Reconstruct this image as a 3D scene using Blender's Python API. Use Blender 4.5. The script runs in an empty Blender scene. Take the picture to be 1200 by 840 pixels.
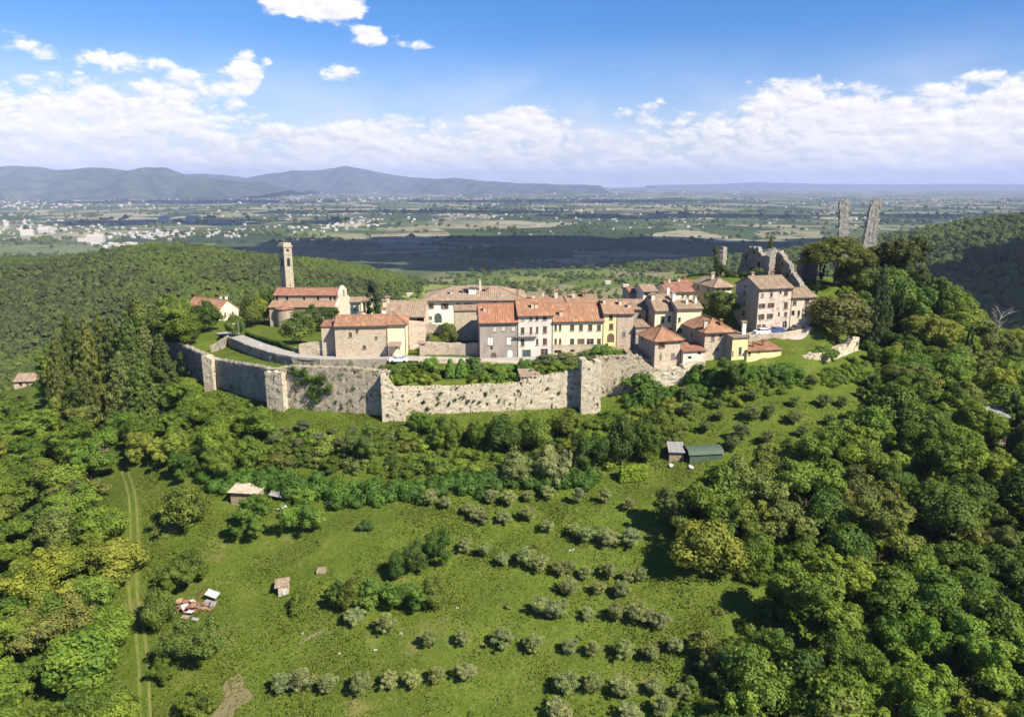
import bpy, bmesh, math, random
import numpy as np
from mathutils import Vector
R = math.radians
random.seed(7)
rng = np.random.default_rng(11)
SC = bpy.context.scene
C = SC.collection

# ------------------------------------------------------------------ camera, sun, sky, exposure
PITCH, CAM_H, FPX = R(13.5), 38.0, 857.0
cp, sp = math.cos(PITCH), math.sin(PITCH)
cam = bpy.data.cameras.new('camera')
cam.lens = 36 * FPX / 1200
cam.sensor_width = 36
cam.clip_start, cam.clip_end = 0.5, 200000
camo = bpy.data.objects.new('camera', cam)
camo.location = (0, 0, CAM_H)
camo.rotation_euler = (math.pi / 2 - PITCH, 0, 0)
C.objects.link(camo)
SC.camera = camo

SUN_EL = R(44)
SUN_DIR = Vector((0.77, -0.64, 0)).normalized() * math.cos(SUN_EL) + Vector((0, 0, math.sin(SUN_EL)))
sun = bpy.data.lights.new('sun', 'SUN')
sun.energy = 4.4
sun.angle = R(0.53)
sun.color = (1.0, 0.93, 0.80)
suno = bpy.data.objects.new('sun', sun)
suno.rotation_euler = SUN_DIR.to_track_quat('Z', 'Y').to_euler()
C.objects.link(suno)
SC.view_settings.view_transform = 'Standard'
SC.view_settings.look = 'None'
SC.view_settings.exposure = 1.27
SC.view_settings.gamma = 1.0
SC.cycles.max_bounces = 6
SC.cycles.volume_bounces = 0
SC.cycles.transparent_max_bounces = 8
SKY_STRENGTH = 0.052


def px2ang(px, py):
    a = (px - 600) / FPX
    b = (420 - py) / FPX
    dx, dy, dz = a, cp + b * sp, -sp + b * cp
    return math.atan2(dx, dy), math.atan2(dz, math.hypot(dx, dy))


class NT:
    """tiny node-graph helper"""
    def __init__(self, tree):
        self.t = tree
    def n(self, typ, **kw):
        nd = self.t.nodes.new(typ)
        for k, v in kw.items():
            if hasattr(nd, k) and not k[0].isupper():
                setattr(nd, k, v)
            else:
                self.put(nd.inputs[k], v)
        return nd
    def put(self, sock, v):
        if isinstance(v, bpy.types.NodeSocket):
            self.t.links.new(v, sock)
        elif v is not None:
            if sock.type == 'RGBA' and len(v) == 3:
                v = (*v, 1)
            sock.default_value = v
    def m(self, op, a, b=None, c=None, clamp=False):
        nd = self.t.nodes.new('ShaderNodeMath')
        nd.operation = op
        nd.use_clamp = clamp
        for i, v in enumerate((a, b, c)):
            if v is not None:
                self.put(nd.inputs[i], v)
        return nd.outputs[0]
    def vm(self, op, a, b=None):
        nd = self.t.nodes.new('ShaderNodeVectorMath')
        nd.operation = op
        self.put(nd.inputs[0], a)
        if b is not None:
            self.put(nd.inputs[1], b)
        return nd.outputs[0]
    def mix(self, f, a, b, blend='MIX'):
        nd = self.t.nodes.new('ShaderNodeMix')
        nd.data_type = 'RGBA'
        nd.blend_type = blend
        nd.clamp_factor = True
        self.put(nd.inputs[0], f)
        self.put(nd.inputs[6], a)
        self.put(nd.inputs[7], b)
        return nd.outputs[2]
    def noise(self, vec, scale, detail=4, rough=0.55, out=0):
        nd = self.t.nodes.new('ShaderNodeTexNoise')
        self.put(nd.inputs['Vector'], vec)
        nd.inputs['Scale'].default_value = scale
        nd.inputs['Detail'].default_value = detail
        nd.inputs['Roughness'].default_value = rough
        return nd.outputs[out]
    def voro(self, vec, scale, feature='F1', out='Color', rand=1.0):
        nd = self.t.nodes.new('ShaderNodeTexVoronoi')
        nd.feature = feature
        self.put(nd.inputs['Vector'], vec)
        nd.inputs['Scale'].default_value = scale
        nd.inputs['Randomness'].default_value = rand
        return nd.outputs[out]
    def ramp(self, f, a, b, lo=0.0, hi=1.0):
        """smoothstep of f from a..b to lo..hi"""
        nd = self.t.nodes.new('ShaderNodeMapRange')
        nd.interpolation_type = 'SMOOTHSTEP'
        self.put(nd.inputs[0], f)
        for i, v in enumerate((a, b, lo, hi)):
            nd.inputs[i + 1].default_value = v
        return nd.outputs[0]
    def scale(self, vec, s):
        nd = self.t.nodes.new('ShaderNodeMapping')
        self.put(nd.inputs[0], vec)
        nd.inputs['Scale'].default_value = s
        return nd.outputs[0]


world = bpy.data.worlds.new('World')
SC.world = world
world.use_nodes = True
wt = world.node_tree
wt.nodes.clear()
w = NT(wt)
sky = w.n('ShaderNodeTexSky', sky_type='NISHITA')
sky.sun_disc = False
sky.sun_elevation = SUN_EL
sky.sun_rotation = math.atan2(SUN_DIR.x, SUN_DIR.y)
sky.altitude = 300
sky.air_density = 1.0
sky.dust_density = 0.6
sky.ozone_density = 3.0
gdir = w.n('ShaderNodeTexCoord').outputs['Generated']
sep = w.n('ShaderNodeSeparateXYZ', Vector=gdir)
az = w.m('ARCTAN2', sep.outputs[0], sep.outputs[1])
el = w.m('ARCSINE', sep.outputs[2])
# cumulus: fractal noise in azimuth / elevation, threshold falling with height, and the single clouds of the day
comb = w.n('ShaderNodeCombineXYZ', X=w.m('MULTIPLY', az, 9.0), Y=w.m('MULTIPLY', el, 17.0), Z=3.7)
vec = comb.outputs[0]
warp = w.noise(vec, 2.2, 2, 0.5, 1)
vecw = w.vm('ADD', vec, w.vm('MULTIPLY', w.vm('SUBTRACT', warp, (0.5, 0.5, 0.5)), (0.22, 0.20, 0)))
nz = w.noise(vecw, 3.0, 9, 0.70)
nz_up = w.noise(w.vm('ADD', vecw, (0.06, 0.10, 0)), 3.0, 7, 0.70)
CLOUDS = [(378, 8, 58, 16, .6), (345, 5, 30, 14, .3), (432, 42, 18, 9, .62), (492, 54, 44, 10, .62), (398, 86, 26, 13, .70),
          (290, 82, 16, 22, .70), (316, 72, 6, 4, .42), (40, 80, 90, 26, .07), (130, 62, 60, 12, .12), (190, 76, 40, 10, .2),
          (235, 108, 40, 20, .30), (60, 120, 60, 18, .2), (615, 138, 34, 17, .70), (720, 87, 13, 7, .70),
          (880, 125, 90, 26, .22), (940, 108, 40, 18, .24), (1000, 130, 60, 18, .18), (730, 130, 24, 14, .22), (840, 95, 12, 12, .25), (1165, 84, 38, 12, .30), (1110, 130, 70, 22, .2), (1190, 118, 40, 24, .2),
          (60, 60, 60, 14, .22), (150, 66, 30, 8, .2), (20, 40, 30, 8, .2), (195, 100, 22, 10, .14), (90, 98, 34, 10, .10), (30, 140, 50, 14, .08), (270, 140, 34, 12, .12), (340, 160, 40, 12, .10), (440, 140, 40, 12, .14), (560, 146, 22, 12, .2), (660, 150, 26, 10, .12), (1010, 100, 20, 9, .18), (1085, 100, 18, 8, .2), (960, 92, 24, 10, .2), (905, 100, 26, 12, .2), (770, 115, 24, 14, .2), (540, 150, 40, 18, .2), (430, 150, 50, 22, .2), (230, 0, 8, 5, .3), (150, 128, 40, 20, .16)]
HOLES = [(110, 88, 60, 8, -.08), (330, 115, 50, 16, -.12), (470, 110, 80, 18, -.14), (20, 20, 120, 22, -.2), (190, 40, 60, 18, -.18), (250, 125, 40, 8, -.06), (680, 110, 40, 22, -.12), (650, 60, 180, 55, -.3), (560, 100, 100, 45, -.2), (230, 30, 120, 30, -.25), (900, 40, 200, 45, -.3), (700, 115, 40, 25, -.1), (340, 120, 40, 30, -.12), (1100, 40, 100, 35, -.2)]
bump_sum = None
for (bx, by, sx, sy, amp) in CLOUDS + HOLES:
    a0, e0 = px2ang(bx, by)
    u = w.m('MULTIPLY', w.m('SUBTRACT', az, a0), FPX / sx)
    v = w.m('MULTIPLY', w.m('SUBTRACT', el, e0), FPX / sy)
    r2 = w.m('ADD', w.m('MULTIPLY', u, u), w.m('MULTIPLY', v, v))
    g = w.m('MULTIPLY', w.m('EXPONENT', w.m('MULTIPLY', r2, -0.7)), amp)
    bump_sum = g if bump_sum is None else w.m('ADD', bump_sum, g)
cover = w.ramp(el, 0.015, 0.135, 0.33, -0.10)
def puff(vv, sc_, k):
    nd = w.n('ShaderNodeTexVoronoi', feature='F1')
    w.put(nd.inputs['Vector'], vv)
    nd.inputs['Scale'].default_value = sc_
    return w.m('MULTIPLY', w.m('SUBTRACT', .42, nd.outputs['Distance']), k)


puffs = w.m('ADD', puff(vecw, 3.0, .30), w.m('ADD', puff(vecw, 7.0, .15), puff(vecw, 15.0, .07)))
dens = w.m('ADD', w.m('ADD', w.m('ADD', w.m('MULTIPLY', nz, .75), .125), w.m('ADD', bump_sum, puffs)), cover)
mask = w.ramp(dens, 0.53, 0.76)
veil = w.ramp(el, 0.0, 0.19, 1.0, 0.0)
veil2 = w.m('MULTIPLY', w.ramp(w.noise(vecw, 0.8, 4, 0.5), 0.35, 0.75, 0.4, 1.0), veil)
up = w.vm('ADD', vecw, (0.03, 0.06, 0))
puffs_up = w.m('ADD', puff(up, 3.0, .30), puff(up, 7.0, .15))
shade = w.m('ADD', w.m('ADD', w.m('MULTIPLY', w.m('SUBTRACT', nz, nz_up), 1.4), w.m('MULTIPLY', w.m('SUBTRACT', puffs, puffs_up), 3.0)), 0.62, clamp=True)
thick = w.ramp(dens, 0.62, 1.0)
cloud_col = w.mix(shade, (0.34, 0.345, 0.375), (0.52, 0.51, 0.50))
skyc = w.mix(1.0, sky.outputs[0], (0.95, 1.02, 1.25), 'MULTIPLY')
hs = w.n('ShaderNodeHueSaturation', Saturation=1.25, Value=1.0, Color=skyc)
sky_b = w.mix(1.0, hs.outputs[0], (SKY_STRENGTH,) * 3, 'MULTIPLY')
c1 = w.mix(veil2, sky_b, (0.43, 0.43, 0.475))
c2 = w.mix(mask, c1, cloud_col)
below = w.ramp(el, -0.03, 0.0, 0.0, 1.0)
c3 = w.mix(below, (0.15, 0.18, 0.20), c2)
bg = w.n('ShaderNodeBackground', Color=w.mix(1.0, c3, (1 / SKY_STRENGTH,) * 3, 'MULTIPLY'), Strength=SKY_STRENGTH)
wo = w.n('ShaderNodeOutputWorld')
wt.links.new(bg.outputs[0], wo.inputs[0])


# ------------------------------------------------------------------ projection helpers
def at(px, py, Y):
    a = (px - 600) / FPX
    b = (420 - py) / FPX
    t = Y / (cp + b * sp)
    return Vector((a * t, Y, CAM_H + (-sp + b * cp) * t))


def project(p):
    d = p[1] * cp + (CAM_H - p[2]) * sp
    v = p[1] * sp + (p[2] - CAM_H) * cp
    return 600 + FPX * p[0] / d, 420 - FPX * v / d, d


def project_np(x, y, z):
    d = y * cp + (CAM_H - z) * sp
    v = y * sp + (z - CAM_H) * cp
    return 600 + FPX * x / d, 420 - FPX * v / d, d


# ------------------------------------------------------------------ terrain
# plateau outline: x, y, outside z, inner ramp width
POLY = np.array([
    (-112, 205, -12, 10), (-92.8, 190, -9.5, .6), (-69.6, 165, -8.5, .6), (-49, 146, -7.5, .6), (-25, 140, -7.5, .6),
    (15, 144.5, -7.0, .6), (17.5, 148.0, -6.2, .6), (37, 149.4, -3.0, .8), (50, 148.6, -2.6, 1.5), (64, 151, -2.0, 2.5), (84, 172, -1.0, 4), (108, 208, 5, 14), (104, 240, 8, 14),
    (60, 238, 6, 14), (20, 215, -2, 12), (-25, 212, -5, 12), (-65, 225, -6, 12), (-105, 228, -12, 12)], float)
# points inside: px, py, Y  (ground seen there)
INNER = [(275, 397, 184), (262, 415, 172), (300, 410, 165), (345, 421, 156), (395, 424, 155), (440, 423, 153), (480, 420, 156), (530, 421, 156),
         (565, 423, 156), (640, 419, 159), (700, 412, 163), (740, 410, 166), (330, 385, 200), (400, 380, 205), (300, 392, 190), (330, 405, 172), (250, 375, 215),
         (470, 440, 147), (520, 443, 146), (570, 440, 148), (610, 440, 149), (660, 430, 150), (720, 425, 152), (480, 448, 142.5), (600, 447, 145), (540, 400, 168), (520, 386, 178),
         (770, 430, 153), (800, 428, 152), (830, 424, 152), (880, 421, 151.5), (900, 418, 152.5), (860, 424, 149.5), (880, 424, 149.6), (895, 421.5, 150.5), (910, 418, 151.5), (918, 415.5, 153), (890, 419, 153.5), (910, 414.5, 155.5), (930, 412, 157), (905, 390, 165), (890, 389, 166), (880, 403, 161.5), (900, 404, 161), (920, 403, 161.5), (895, 408, 158.5), (950, 380, 170),
         (960, 330, 200), (1000, 335, 200), (1020, 330, 212), (900, 330, 200), (850, 322, 205), (990, 390, 172), (1000, 402, 170), (960, 405, 163), (940, 420, 158),
         (780, 395, 165), (800, 398, 162), (830, 360, 180), (790, 355, 180), (1060, 330, 210), (1030, 345, 195), (750, 378, 170), (860, 400, 164)]
ROADQ = ((262, 389, 196), (278, 395, 185), (302, 404.5, 171), (327, 412.5, 162.5), (352, 417.5, 157.5), (380, 420, 155.6), (420, 420, 155.6), (455, 419.5, 155.8), (490, 420, 156), (530, 421, 155.6), (562, 422, 155.6), (610, 421, 156), (650, 419, 157))
road_pts = [at(*q) for q in ROADQ]
_rp = []
for _i in range(len(road_pts) - 1):
    for _t in (0, .2, .4, .6, .8):
        _q = road_pts[_i].lerp(road_pts[_i + 1], _t)
        _rp.append((_q.x, _q.y, _q.z - .25))
INNER = [q for q in INNER if q[:2] not in ((275, 397), (300, 410), (345, 421), (395, 424), (440, 423), (480, 420), (530, 421))]
for _i in range(1, 7):
    _d = (road_pts[_i + 1] - road_pts[_i - 1]).normalized()
    for _t in (0, .25, .5, .75):
        for _o, _z in ((3.6, 2.4), (5.0, 2.7), (6.4, 2.9)):
            _q = road_pts[_i].lerp(road_pts[_i + 1], _t) + Vector((_d.y, -_d.x, 0)).normalized() * _o
            _rp.append((_q.x, _q.y, _q.z - _z))
INNER_XYZ = np.array([tuple(at(*q)) for q in INNER] + _rp + [(p_[0], p_[1], p_[2]) for p_ in (at(250, 410, 178), at(270, 414, 170), at(285, 420, 163), at(305, 426, 156.5))])


def poly_query(x, y):
    n = len(POLY)
    best = np.full(x.shape, 1e9)
    zo = np.zeros(x.shape)
    wi = np.zeros(x.shape)
    inside = np.zeros(x.shape, bool)
    sz = np.zeros(x.shape)
    sw = np.zeros(x.shape)
    for i in range(n):
        a, b = POLY[i], POLY[(i + 1) % n]
        ex, ey = b[0] - a[0], b[1] - a[1]
        t = np.clip(((x - a[0]) * ex + (y - a[1]) * ey) / (ex * ex + ey * ey), 0, 1)
        d = np.hypot(x - a[0] - t * ex, y - a[1] - t * ey)
        wgt = 1 / (d + 0.05) ** 3
        sz += wgt * (a[2] + t * (b[2] - a[2]))
        sw += wgt
        m = d < best
        best = np.where(m, d, best)
        wi = np.where(m, a[3] if (i in (1, 2, 3, 4, 5, 6)) else 0.5 * (a[3] + b[3]), wi)
        cross = ((a[1] > y) != (b[1] > y)) & (x < ex * (y - a[1]) / (ey if abs(ey) > 1e-9 else 1e-9) + a[0])
        inside ^= cross
    return best, sz / sw, wi, inside


def wob(x, y, s, k=0.0):
    return (np.sin(x / s * 1.00 + 1.3 + k) * np.sin(y / s * 1.17 + .7 - k) + .5 * np.sin(x / s * 2.3 + y / s * 1.1 + k) + .35 * np.sin(-x / s * 3.1 + y / s * 3.7 + 2 * k)) / 1.85


def far_z(x, y):
    r = np.hypot(x - 40, y - 420)
    z = -150 + 72 * np.exp(-(r / 820) ** 2)
    side = 1 / (1 + np.exp((x + 150 + .05 * (y - 700)) / 62))
    z = z + (72 + 7 * wob(x, y, 110, 2)) * np.exp(-((y - 745 - .06 * (x + 300)) / 215) ** 2) * side * np.where(y > 745, np.exp(-((y - 745) / 300) ** 2 * .0), 1)
    z = z + 132 * np.exp(-((x - 1010) / 560) ** 2 - ((y - 1180) / 360) ** 2)
    z = z + 62 * np.exp(-((x - 720) / 210) ** 2 - ((y - 820) / 170) ** 2)
    z = z + 60 * np.exp(-((x - 900) / 300) ** 2 - ((y - 500) / 220) ** 2)
    amp = np.clip((1900 - np.hypot(x, y)) / 900, 0, 1)
    return z + 6 * amp * wob(x, y, 70, 1)


def ground_z(x, y):
    x = np.asarray(x, float)
    y = np.asarray(y, float)
    shp = x.shape
    x, y = x.ravel(), y.ravel()
    far = far_z(x, y)
    near = (np.abs(x) < 700) & (y > -500) & (y < 900)
    out = far.copy()
    xn, yn = x[near], y[near]
    if xn.size:
        d, zo, wi, ins = poly_query(xn, yn)
        dd = np.where(ins, 0, d)
        mesa = zo - .315 * dd - .0006 * np.maximum(dd - 30, 0) ** 2 * (xn > 30)
        terr = .42 * np.sin(dd * 2 * math.pi / 9.5 + .02 * xn) * np.clip(dd / 12, 0, 1) * np.clip(1 - dd / 90, 0, 1)
        mesa = mesa + terr + .35 * wob(xn, yn, 5.5) * np.clip(dd / 8, 0, 1) + .9 * wob(xn, yn, 17, 3) * np.clip(dd / 20, 0, 1)
        k = 7.0
        zo2 = far[near] + k * np.logaddexp(0, (mesa - far[near]) / k)
        zz = zo2.copy()
        if ins.any():
            xi, yi = xn[ins], yn[ins]
            dist = (xi[:, None] - INNER_XYZ[None, :, 0]) ** 2 + (yi[:, None] - INNER_XYZ[None, :, 1]) ** 2
            wg = 1 / (dist + 4) ** 2
            zi = (wg * INNER_XYZ[None, :, 2]).sum(1) / wg.sum(1)
            f = np.clip((d[ins] - .7) / wi[ins], 0, 1)
            f = np.where(wi[ins] > 2, f * f * (3 - 2 * f), f)
            zz[ins] = zo2[ins] * (1 - f) + zi * f
        out[near] = zz
    return out.reshape(shp)


def gz(x, y):
    return float(ground_z(np.array([x]), np.array([y]))[0])


_T = np.concatenate([np.arange(60, 330, .5), np.geomspace(330, 9000, 500)])


def on_ground(px, py, tmin=0):
    a = (px - 600) / FPX
    b = (420 - py) / FPX
    dx, dy, dz = a, cp + b * sp, -sp + b * cp
    T = _T[_T > tmin]
    x, y, z = dx * T, dy * T, CAM_H + dz * T
    g = ground_z(x, y)
    hit = np.nonzero(z < g)[0]
    i = hit[0] if len(hit) else len(T) - 1
    i = max(i, 1)
    f0, f1 = z[i - 1] - g[i - 1], z[i] - g[i]
    u = f0 / (f0 - f1) if f0 != f1 else 0
    t = T[i - 1] + u * (T[i] - T[i - 1])
    X, Y = dx * t, dy * t
    return Vector((X, Y, gz(X, Y)))


# ------------------------------------------------------------------ object helpers
def tag(o, label=None, cat=None, group=None, kind=None):
    if label: o['label'] = label
    if cat: o['category'] = cat
    if group: o['group'] = group
    if kind: o['kind'] = kind
    return o


def thing(name, label, cat, loc=(0, 0, 0), group=None):
    o = bpy.data.objects.new(name, None)
    o.empty_display_size = .3
    C.objects.link(o)
    o.location = loc
    return tag(o, label, cat, group)


def link(name, me, parent=None, mat=None):
    o = bpy.data.objects.new(name, me)
    C.objects.link(o)
    if parent is not None: o.parent = parent
    if mat is not None and not me.materials: me.materials.append(mat)
    return o


def mesh_np(name, verts, faces, mat=None, smooth=False, uv=None, attr=None):
    """faces: list of index tuples, or an (n,k) array"""
    me = bpy.data.meshes.new(name)
    verts = np.asarray(verts, np.float32)
    if isinstance(faces, np.ndarray):
        n, k = faces.shape
        me.vertices.add(len(verts))
        me.vertices.foreach_set('co', verts.ravel())
        me.loops.add(n * k)
        me.loops.foreach_set('vertex_index', faces.ravel().astype(np.int32))
        me.polygons.add(n)
        me.polygons.foreach_set('loop_start', np.arange(0, n * k, k, dtype=np.int32))
        me.polygons.foreach_set('loop_total', np.full(n, k, np.int32))
        me.update(calc_edges=True)
    else:
        me.from_pydata(verts.tolist(), [], faces)
        me.update()
    if smooth:
        me.polygons.foreach_set('use_smooth', np.ones(len(me.polygons), bool))
    if attr is not None:
        at_ = me.attributes.new('tint', 'FLOAT', 'FACE')
        at_.data.foreach_set('value', np.asarray(attr, np.float32))
    if mat is not None: me.materials.append(mat)
    return me


class MB:
    """collects simple shapes into one mesh; local coordinates"""
    def __init__(self, origin=(0, 0, 0)):
        self.v, self.f, self.o = [], [], Vector(origin)
    def add(self, vs, fs):
        b = len(self.v)
        self.v += [tuple(Vector(p) - self.o) for p in vs]
        self.f += [tuple(b + i for i in f) for f in fs]
    def frame_box(self, o, u, v, n, du, dv, dn):
        """box from corner o along unit vectors u,v,n"""
        o, u, v, n = Vector(o), Vector(u) * du, Vector(v) * dv, Vector(n) * dn
        p = [o, o + u, o + u + v, o + v, o + n, o + u + n, o + u + v + n, o + v + n]
        self.add(p, [(0, 3, 2, 1), (4, 5, 6, 7), (0, 1, 5, 4), (1, 2, 6, 5), (2, 3, 7, 6), (3, 0, 4, 7)])
    def box(self, c, s, rz=0):
        u = Vector((math.cos(rz), math.sin(rz), 0))
        v = Vector((-math.sin(rz), math.cos(rz), 0))
        o = Vector(c) - u * s[0] / 2 - v * s[1] / 2
        self.frame_box(o, u, v, (0, 0, 1), s[0], s[1], s[2])
    def tube(self, pts, radii, n=7, cap=True):
        pts = [Vector(p) for p in pts]
        rings = []
        for i, p in enumerate(pts):
            d = (pts[min(i + 1, len(pts) - 1)] - pts[max(i - 1, 0)]).normalized()
            a = d.orthogonal().normalized()
            b = d.cross(a)
            rings.append([p + (a * math.cos(2 * math.pi * k / n) + b * math.sin(2 * math.pi * k / n)) * radii[i] for k in range(n)])
        vs = [q for r in rings for q in r]
        fs = []
        for i in range(len(pts) - 1):
            for k in range(n):
                fs.append((i * n + k, i * n + (k + 1) % n, (i + 1) * n + (k + 1) % n, (i + 1) * n + k))
        if cap:
            fs.append(tuple(range(n))[::-1])
            fs.append(tuple((len(pts) - 1) * n + k for k in range(n)))
        self.add(vs, fs)
    def build(self, name, mat, parent=None, smooth=False):
        return link(name, mesh_np(name, self.v, self.f, mat, smooth), parent)


# ------------------------------------------------------------------ materials
def new_mat(name):
    m = bpy.data.materials.new(name)
    m.use_nodes = True
    m.node_tree.nodes.clear()
    return m, NT(m.node_tree)


def finish(m, t, col, rough=.9, bump=None, bstr=.4, bdist=.05, spec=.2, extra=None):
    p = t.n('ShaderNodeBsdfPrincipled', Roughness=rough)
    t.put(p.inputs['Base Color'], col)
    p.inputs['Specular IOR Level'].default_value = spec
    if bump is not None:
        b = t.n('ShaderNodeBump', Strength=bstr, Distance=bdist, Height=bump)
        t.put(p.inputs['Normal'], b.outputs[0])
    o = t.n('ShaderNodeOutputMaterial')
    t.t.links.new(p.outputs[0], o.inputs[0])
    return m


def mul(c, k):
    return tuple(min(x * k, 1) for x in c)


def plain(name, col, rough=.7, spec=.3, var=.18):
    m, t = new_mat(name)
    oc = t.n('ShaderNodeTexCoord').outputs['Object']
    n = t.noise(oc, 3.0, 4)
    c = t.mix(t.ramp(n, .3, .7), mul(col, 1 - var), mul(col, 1 + var))
    return finish(m, t, c, rough, spec=spec)


def stucco(name, col, dirt=.45, dirtcol=None, peel=0.0, peelcol=(.3, .24, .2)):
    m, t = new_mat(name)
    oc = t.n('ShaderNodeTexCoord').outputs['Object']
    dirtcol = dirtcol or mul(col, .55)
    big = t.noise(oc, .35, 5, .65)
    streak = t.noise(t.scale(oc, (1.6, 1.6, .22)), 1.3, 5, .6)
    fine = t.noise(oc, 5.0, 3)
    c = t.mix(t.m('MULTIPLY', t.ramp(big, .42, .75), dirt), col, dirtcol)
    c = t.mix(t.m('MULTIPLY', t.ramp(streak, .48, .75), dirt * 1.1), c, dirtcol)
    c = t.mix(t.ramp(fine, .3, .7, 0, .25), c, mul(col, .75))
    if peel:
        pz = t.noise(oc, .9, 6, .7)
        c = t.mix(t.ramp(pz, .62 - peel * .2, .66 - peel * .2), c, peelcol)
    return finish(m, t, c, .92, fine, .35, .03, .1)


def masonry(name, col, col2, scale=2.6, stain=.6, staincol=(.06, .06, .055), holes=0.0, green=0.0):
    m, t = new_mat(name)
    oc = t.n('ShaderNodeTexCoord').outputs['Object']
    wv = t.vm('ADD', oc, t.vm('MULTIPLY', t.vm('SUBTRACT', t.noise(oc, 1.5, 2, .5, 1), (.5, .5, .5)), (.35, .35, .2)))
    st = t.scale(wv, (1, 1, 1.7))
    cell = t.voro(st, scale, 'F1', 'Color')
    cs = t.n('ShaderNodeSeparateColor', Color=cell)
    edge = t.voro(st, scale, 'DISTANCE_TO_EDGE', 'Distance')
    big = t.noise(oc, .22, 6, .68)
    mid = t.noise(oc, 1.1, 5, .65)
    c = t.mix(cs.outputs[0], col, col2)
    c = t.mix(t.ramp(cs.outputs[1], .84, .96, 0, .6), c, mul(col2, .5))
    c = t.mix(t.ramp(edge, 0, .06, .35, 0), c, mul(col2, .6))
    c = t.mix(t.m('MULTIPLY', t.ramp(big, .46, .68), stain), c, staincol)
    c = t.mix(t.ramp(mid, .52, .72, 0, .5), c, mul(col2, .55))
    stk = t.noise(t.scale(oc, (1.1, 1.1, .10)), 1.0, 5, .65)
    c = t.mix(t.ramp(stk, .50, .72, 0, min(stain * 1.3, .75)), c, staincol)
    c = t.mix(t.ramp(t.noise(oc, .55, 4, .6), .55, .68, 0, .35), c, mul(col, 1.12))
    c = t.mix(t.ramp(t.noise(oc, 6, 3), .35, .7, 0, .35), c, mul(col, 1.2))
    if holes:
        hz = t.noise(t.scale(oc, (1, 1, .6)), 1.5, 3, .6)
        c = t.mix(t.ramp(hz, .69 - .1 * holes, .75 - .1 * holes), c, (.035, .04, .025))
    if green:
        gn = t.noise(oc, .5, 6, .7)
        c = t.mix(t.ramp(gn, .60 - .2 * green, .70 - .2 * green, 0, .8), c, (.07, .10, .03))
    h = t.m('ADD', t.m('MULTIPLY', t.ramp(edge, 0, .12), .7), t.m('MULTIPLY', mid, .6))
    return finish(m, t, c, .95, h, .6, .08, .08)


def tiles(name, col, col2, lichen=.35, lcol=(.22, .20, .15)):
    m, t = new_mat(name)
    uv = t.n('ShaderNodeUVMap').outputs[0]
    oc = t.n('ShaderNodeTexCoord').outputs['Object']
    cell = t.voro(t.scale(uv, (1.7, .9, 1)), 1.0, 'F1', 'Color', .6)
    cs = t.n('ShaderNodeSeparateColor', Color=cell)
    strk = t.noise(t.scale(uv, (3.2, .35, 1)), 1.0, 4, .6)
    big = t.noise(oc, .4, 5, .65)
    c = t.mix(cs.outputs[0], col, col2)
    c = t.mix(t.ramp(strk, .42, .72, 0, .7), c, mul(col2, .5))
    c = t.mix(t.ramp(cs.outputs[1], .86, .95, 0, .6), c, mul(col, 1.35))
    c = t.mix(t.m('MULTIPLY', t.ramp(big, .4, .7), lichen), c, lcol)
    c = t.mix(t.ramp(t.noise(oc, 2.6, 4, .7), .55, .75, 0, lichen), c, mul(lcol, 1.2))
    wv = t.m('SINE', t.m('MULTIPLY', t.n('ShaderNodeSeparateXYZ', Vector=uv).outputs[1], 18.0))
    return finish(m, t, c, .9, t.m('ADD', wv, t.m('MULTIPLY', strk, 2)), .3, .04, .15)


def foliage(name, use_obj=True, col=(.07, .11, .03)):
    m, t = new_mat(name)
    if use_obj:
        base = t.n('ShaderNodeObjectInfo').outputs['Color']
    else:
        oi = t.n('ShaderNodeObjectInfo')
        gp = t.n('ShaderNodeNewGeometry').outputs['Position']
        bign = t.noise(gp, .007, 5, .65)
        base = t.mix(oi.outputs['Random'], mul(col, .6), mul(col, 1.45))
        base = t.mix(t.ramp(bign, .42, .58), base, t.mix(oi.outputs['Random'], (.120, .175, .028), (.155, .20, .036)))
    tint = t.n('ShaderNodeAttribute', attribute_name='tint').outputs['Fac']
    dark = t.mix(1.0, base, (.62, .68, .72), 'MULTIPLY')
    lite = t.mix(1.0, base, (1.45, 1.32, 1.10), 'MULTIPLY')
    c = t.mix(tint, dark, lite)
    d = t.n('ShaderNodeBsdfPrincipled', Roughness=.62)
    d.inputs['Specular IOR Level'].default_value = .22
    t.put(d.inputs['Base Color'], c)
    tr = t.n('ShaderNodeBsdfTranslucent', Color=t.mix(1.0, c, (1.15, 1.25, .55), 'MULTIPLY'))
    mx = t.n('ShaderNodeMixShader', Fac=.38)
    t.t.links.new(d.outputs[0], mx.inputs[1])
    t.t.links.new(tr.outputs[0], mx.inputs[2])
    o = t.n('ShaderNodeOutputMaterial')
    t.t.links.new(mx.outputs[0], o.inputs[0])
    return m


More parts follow.
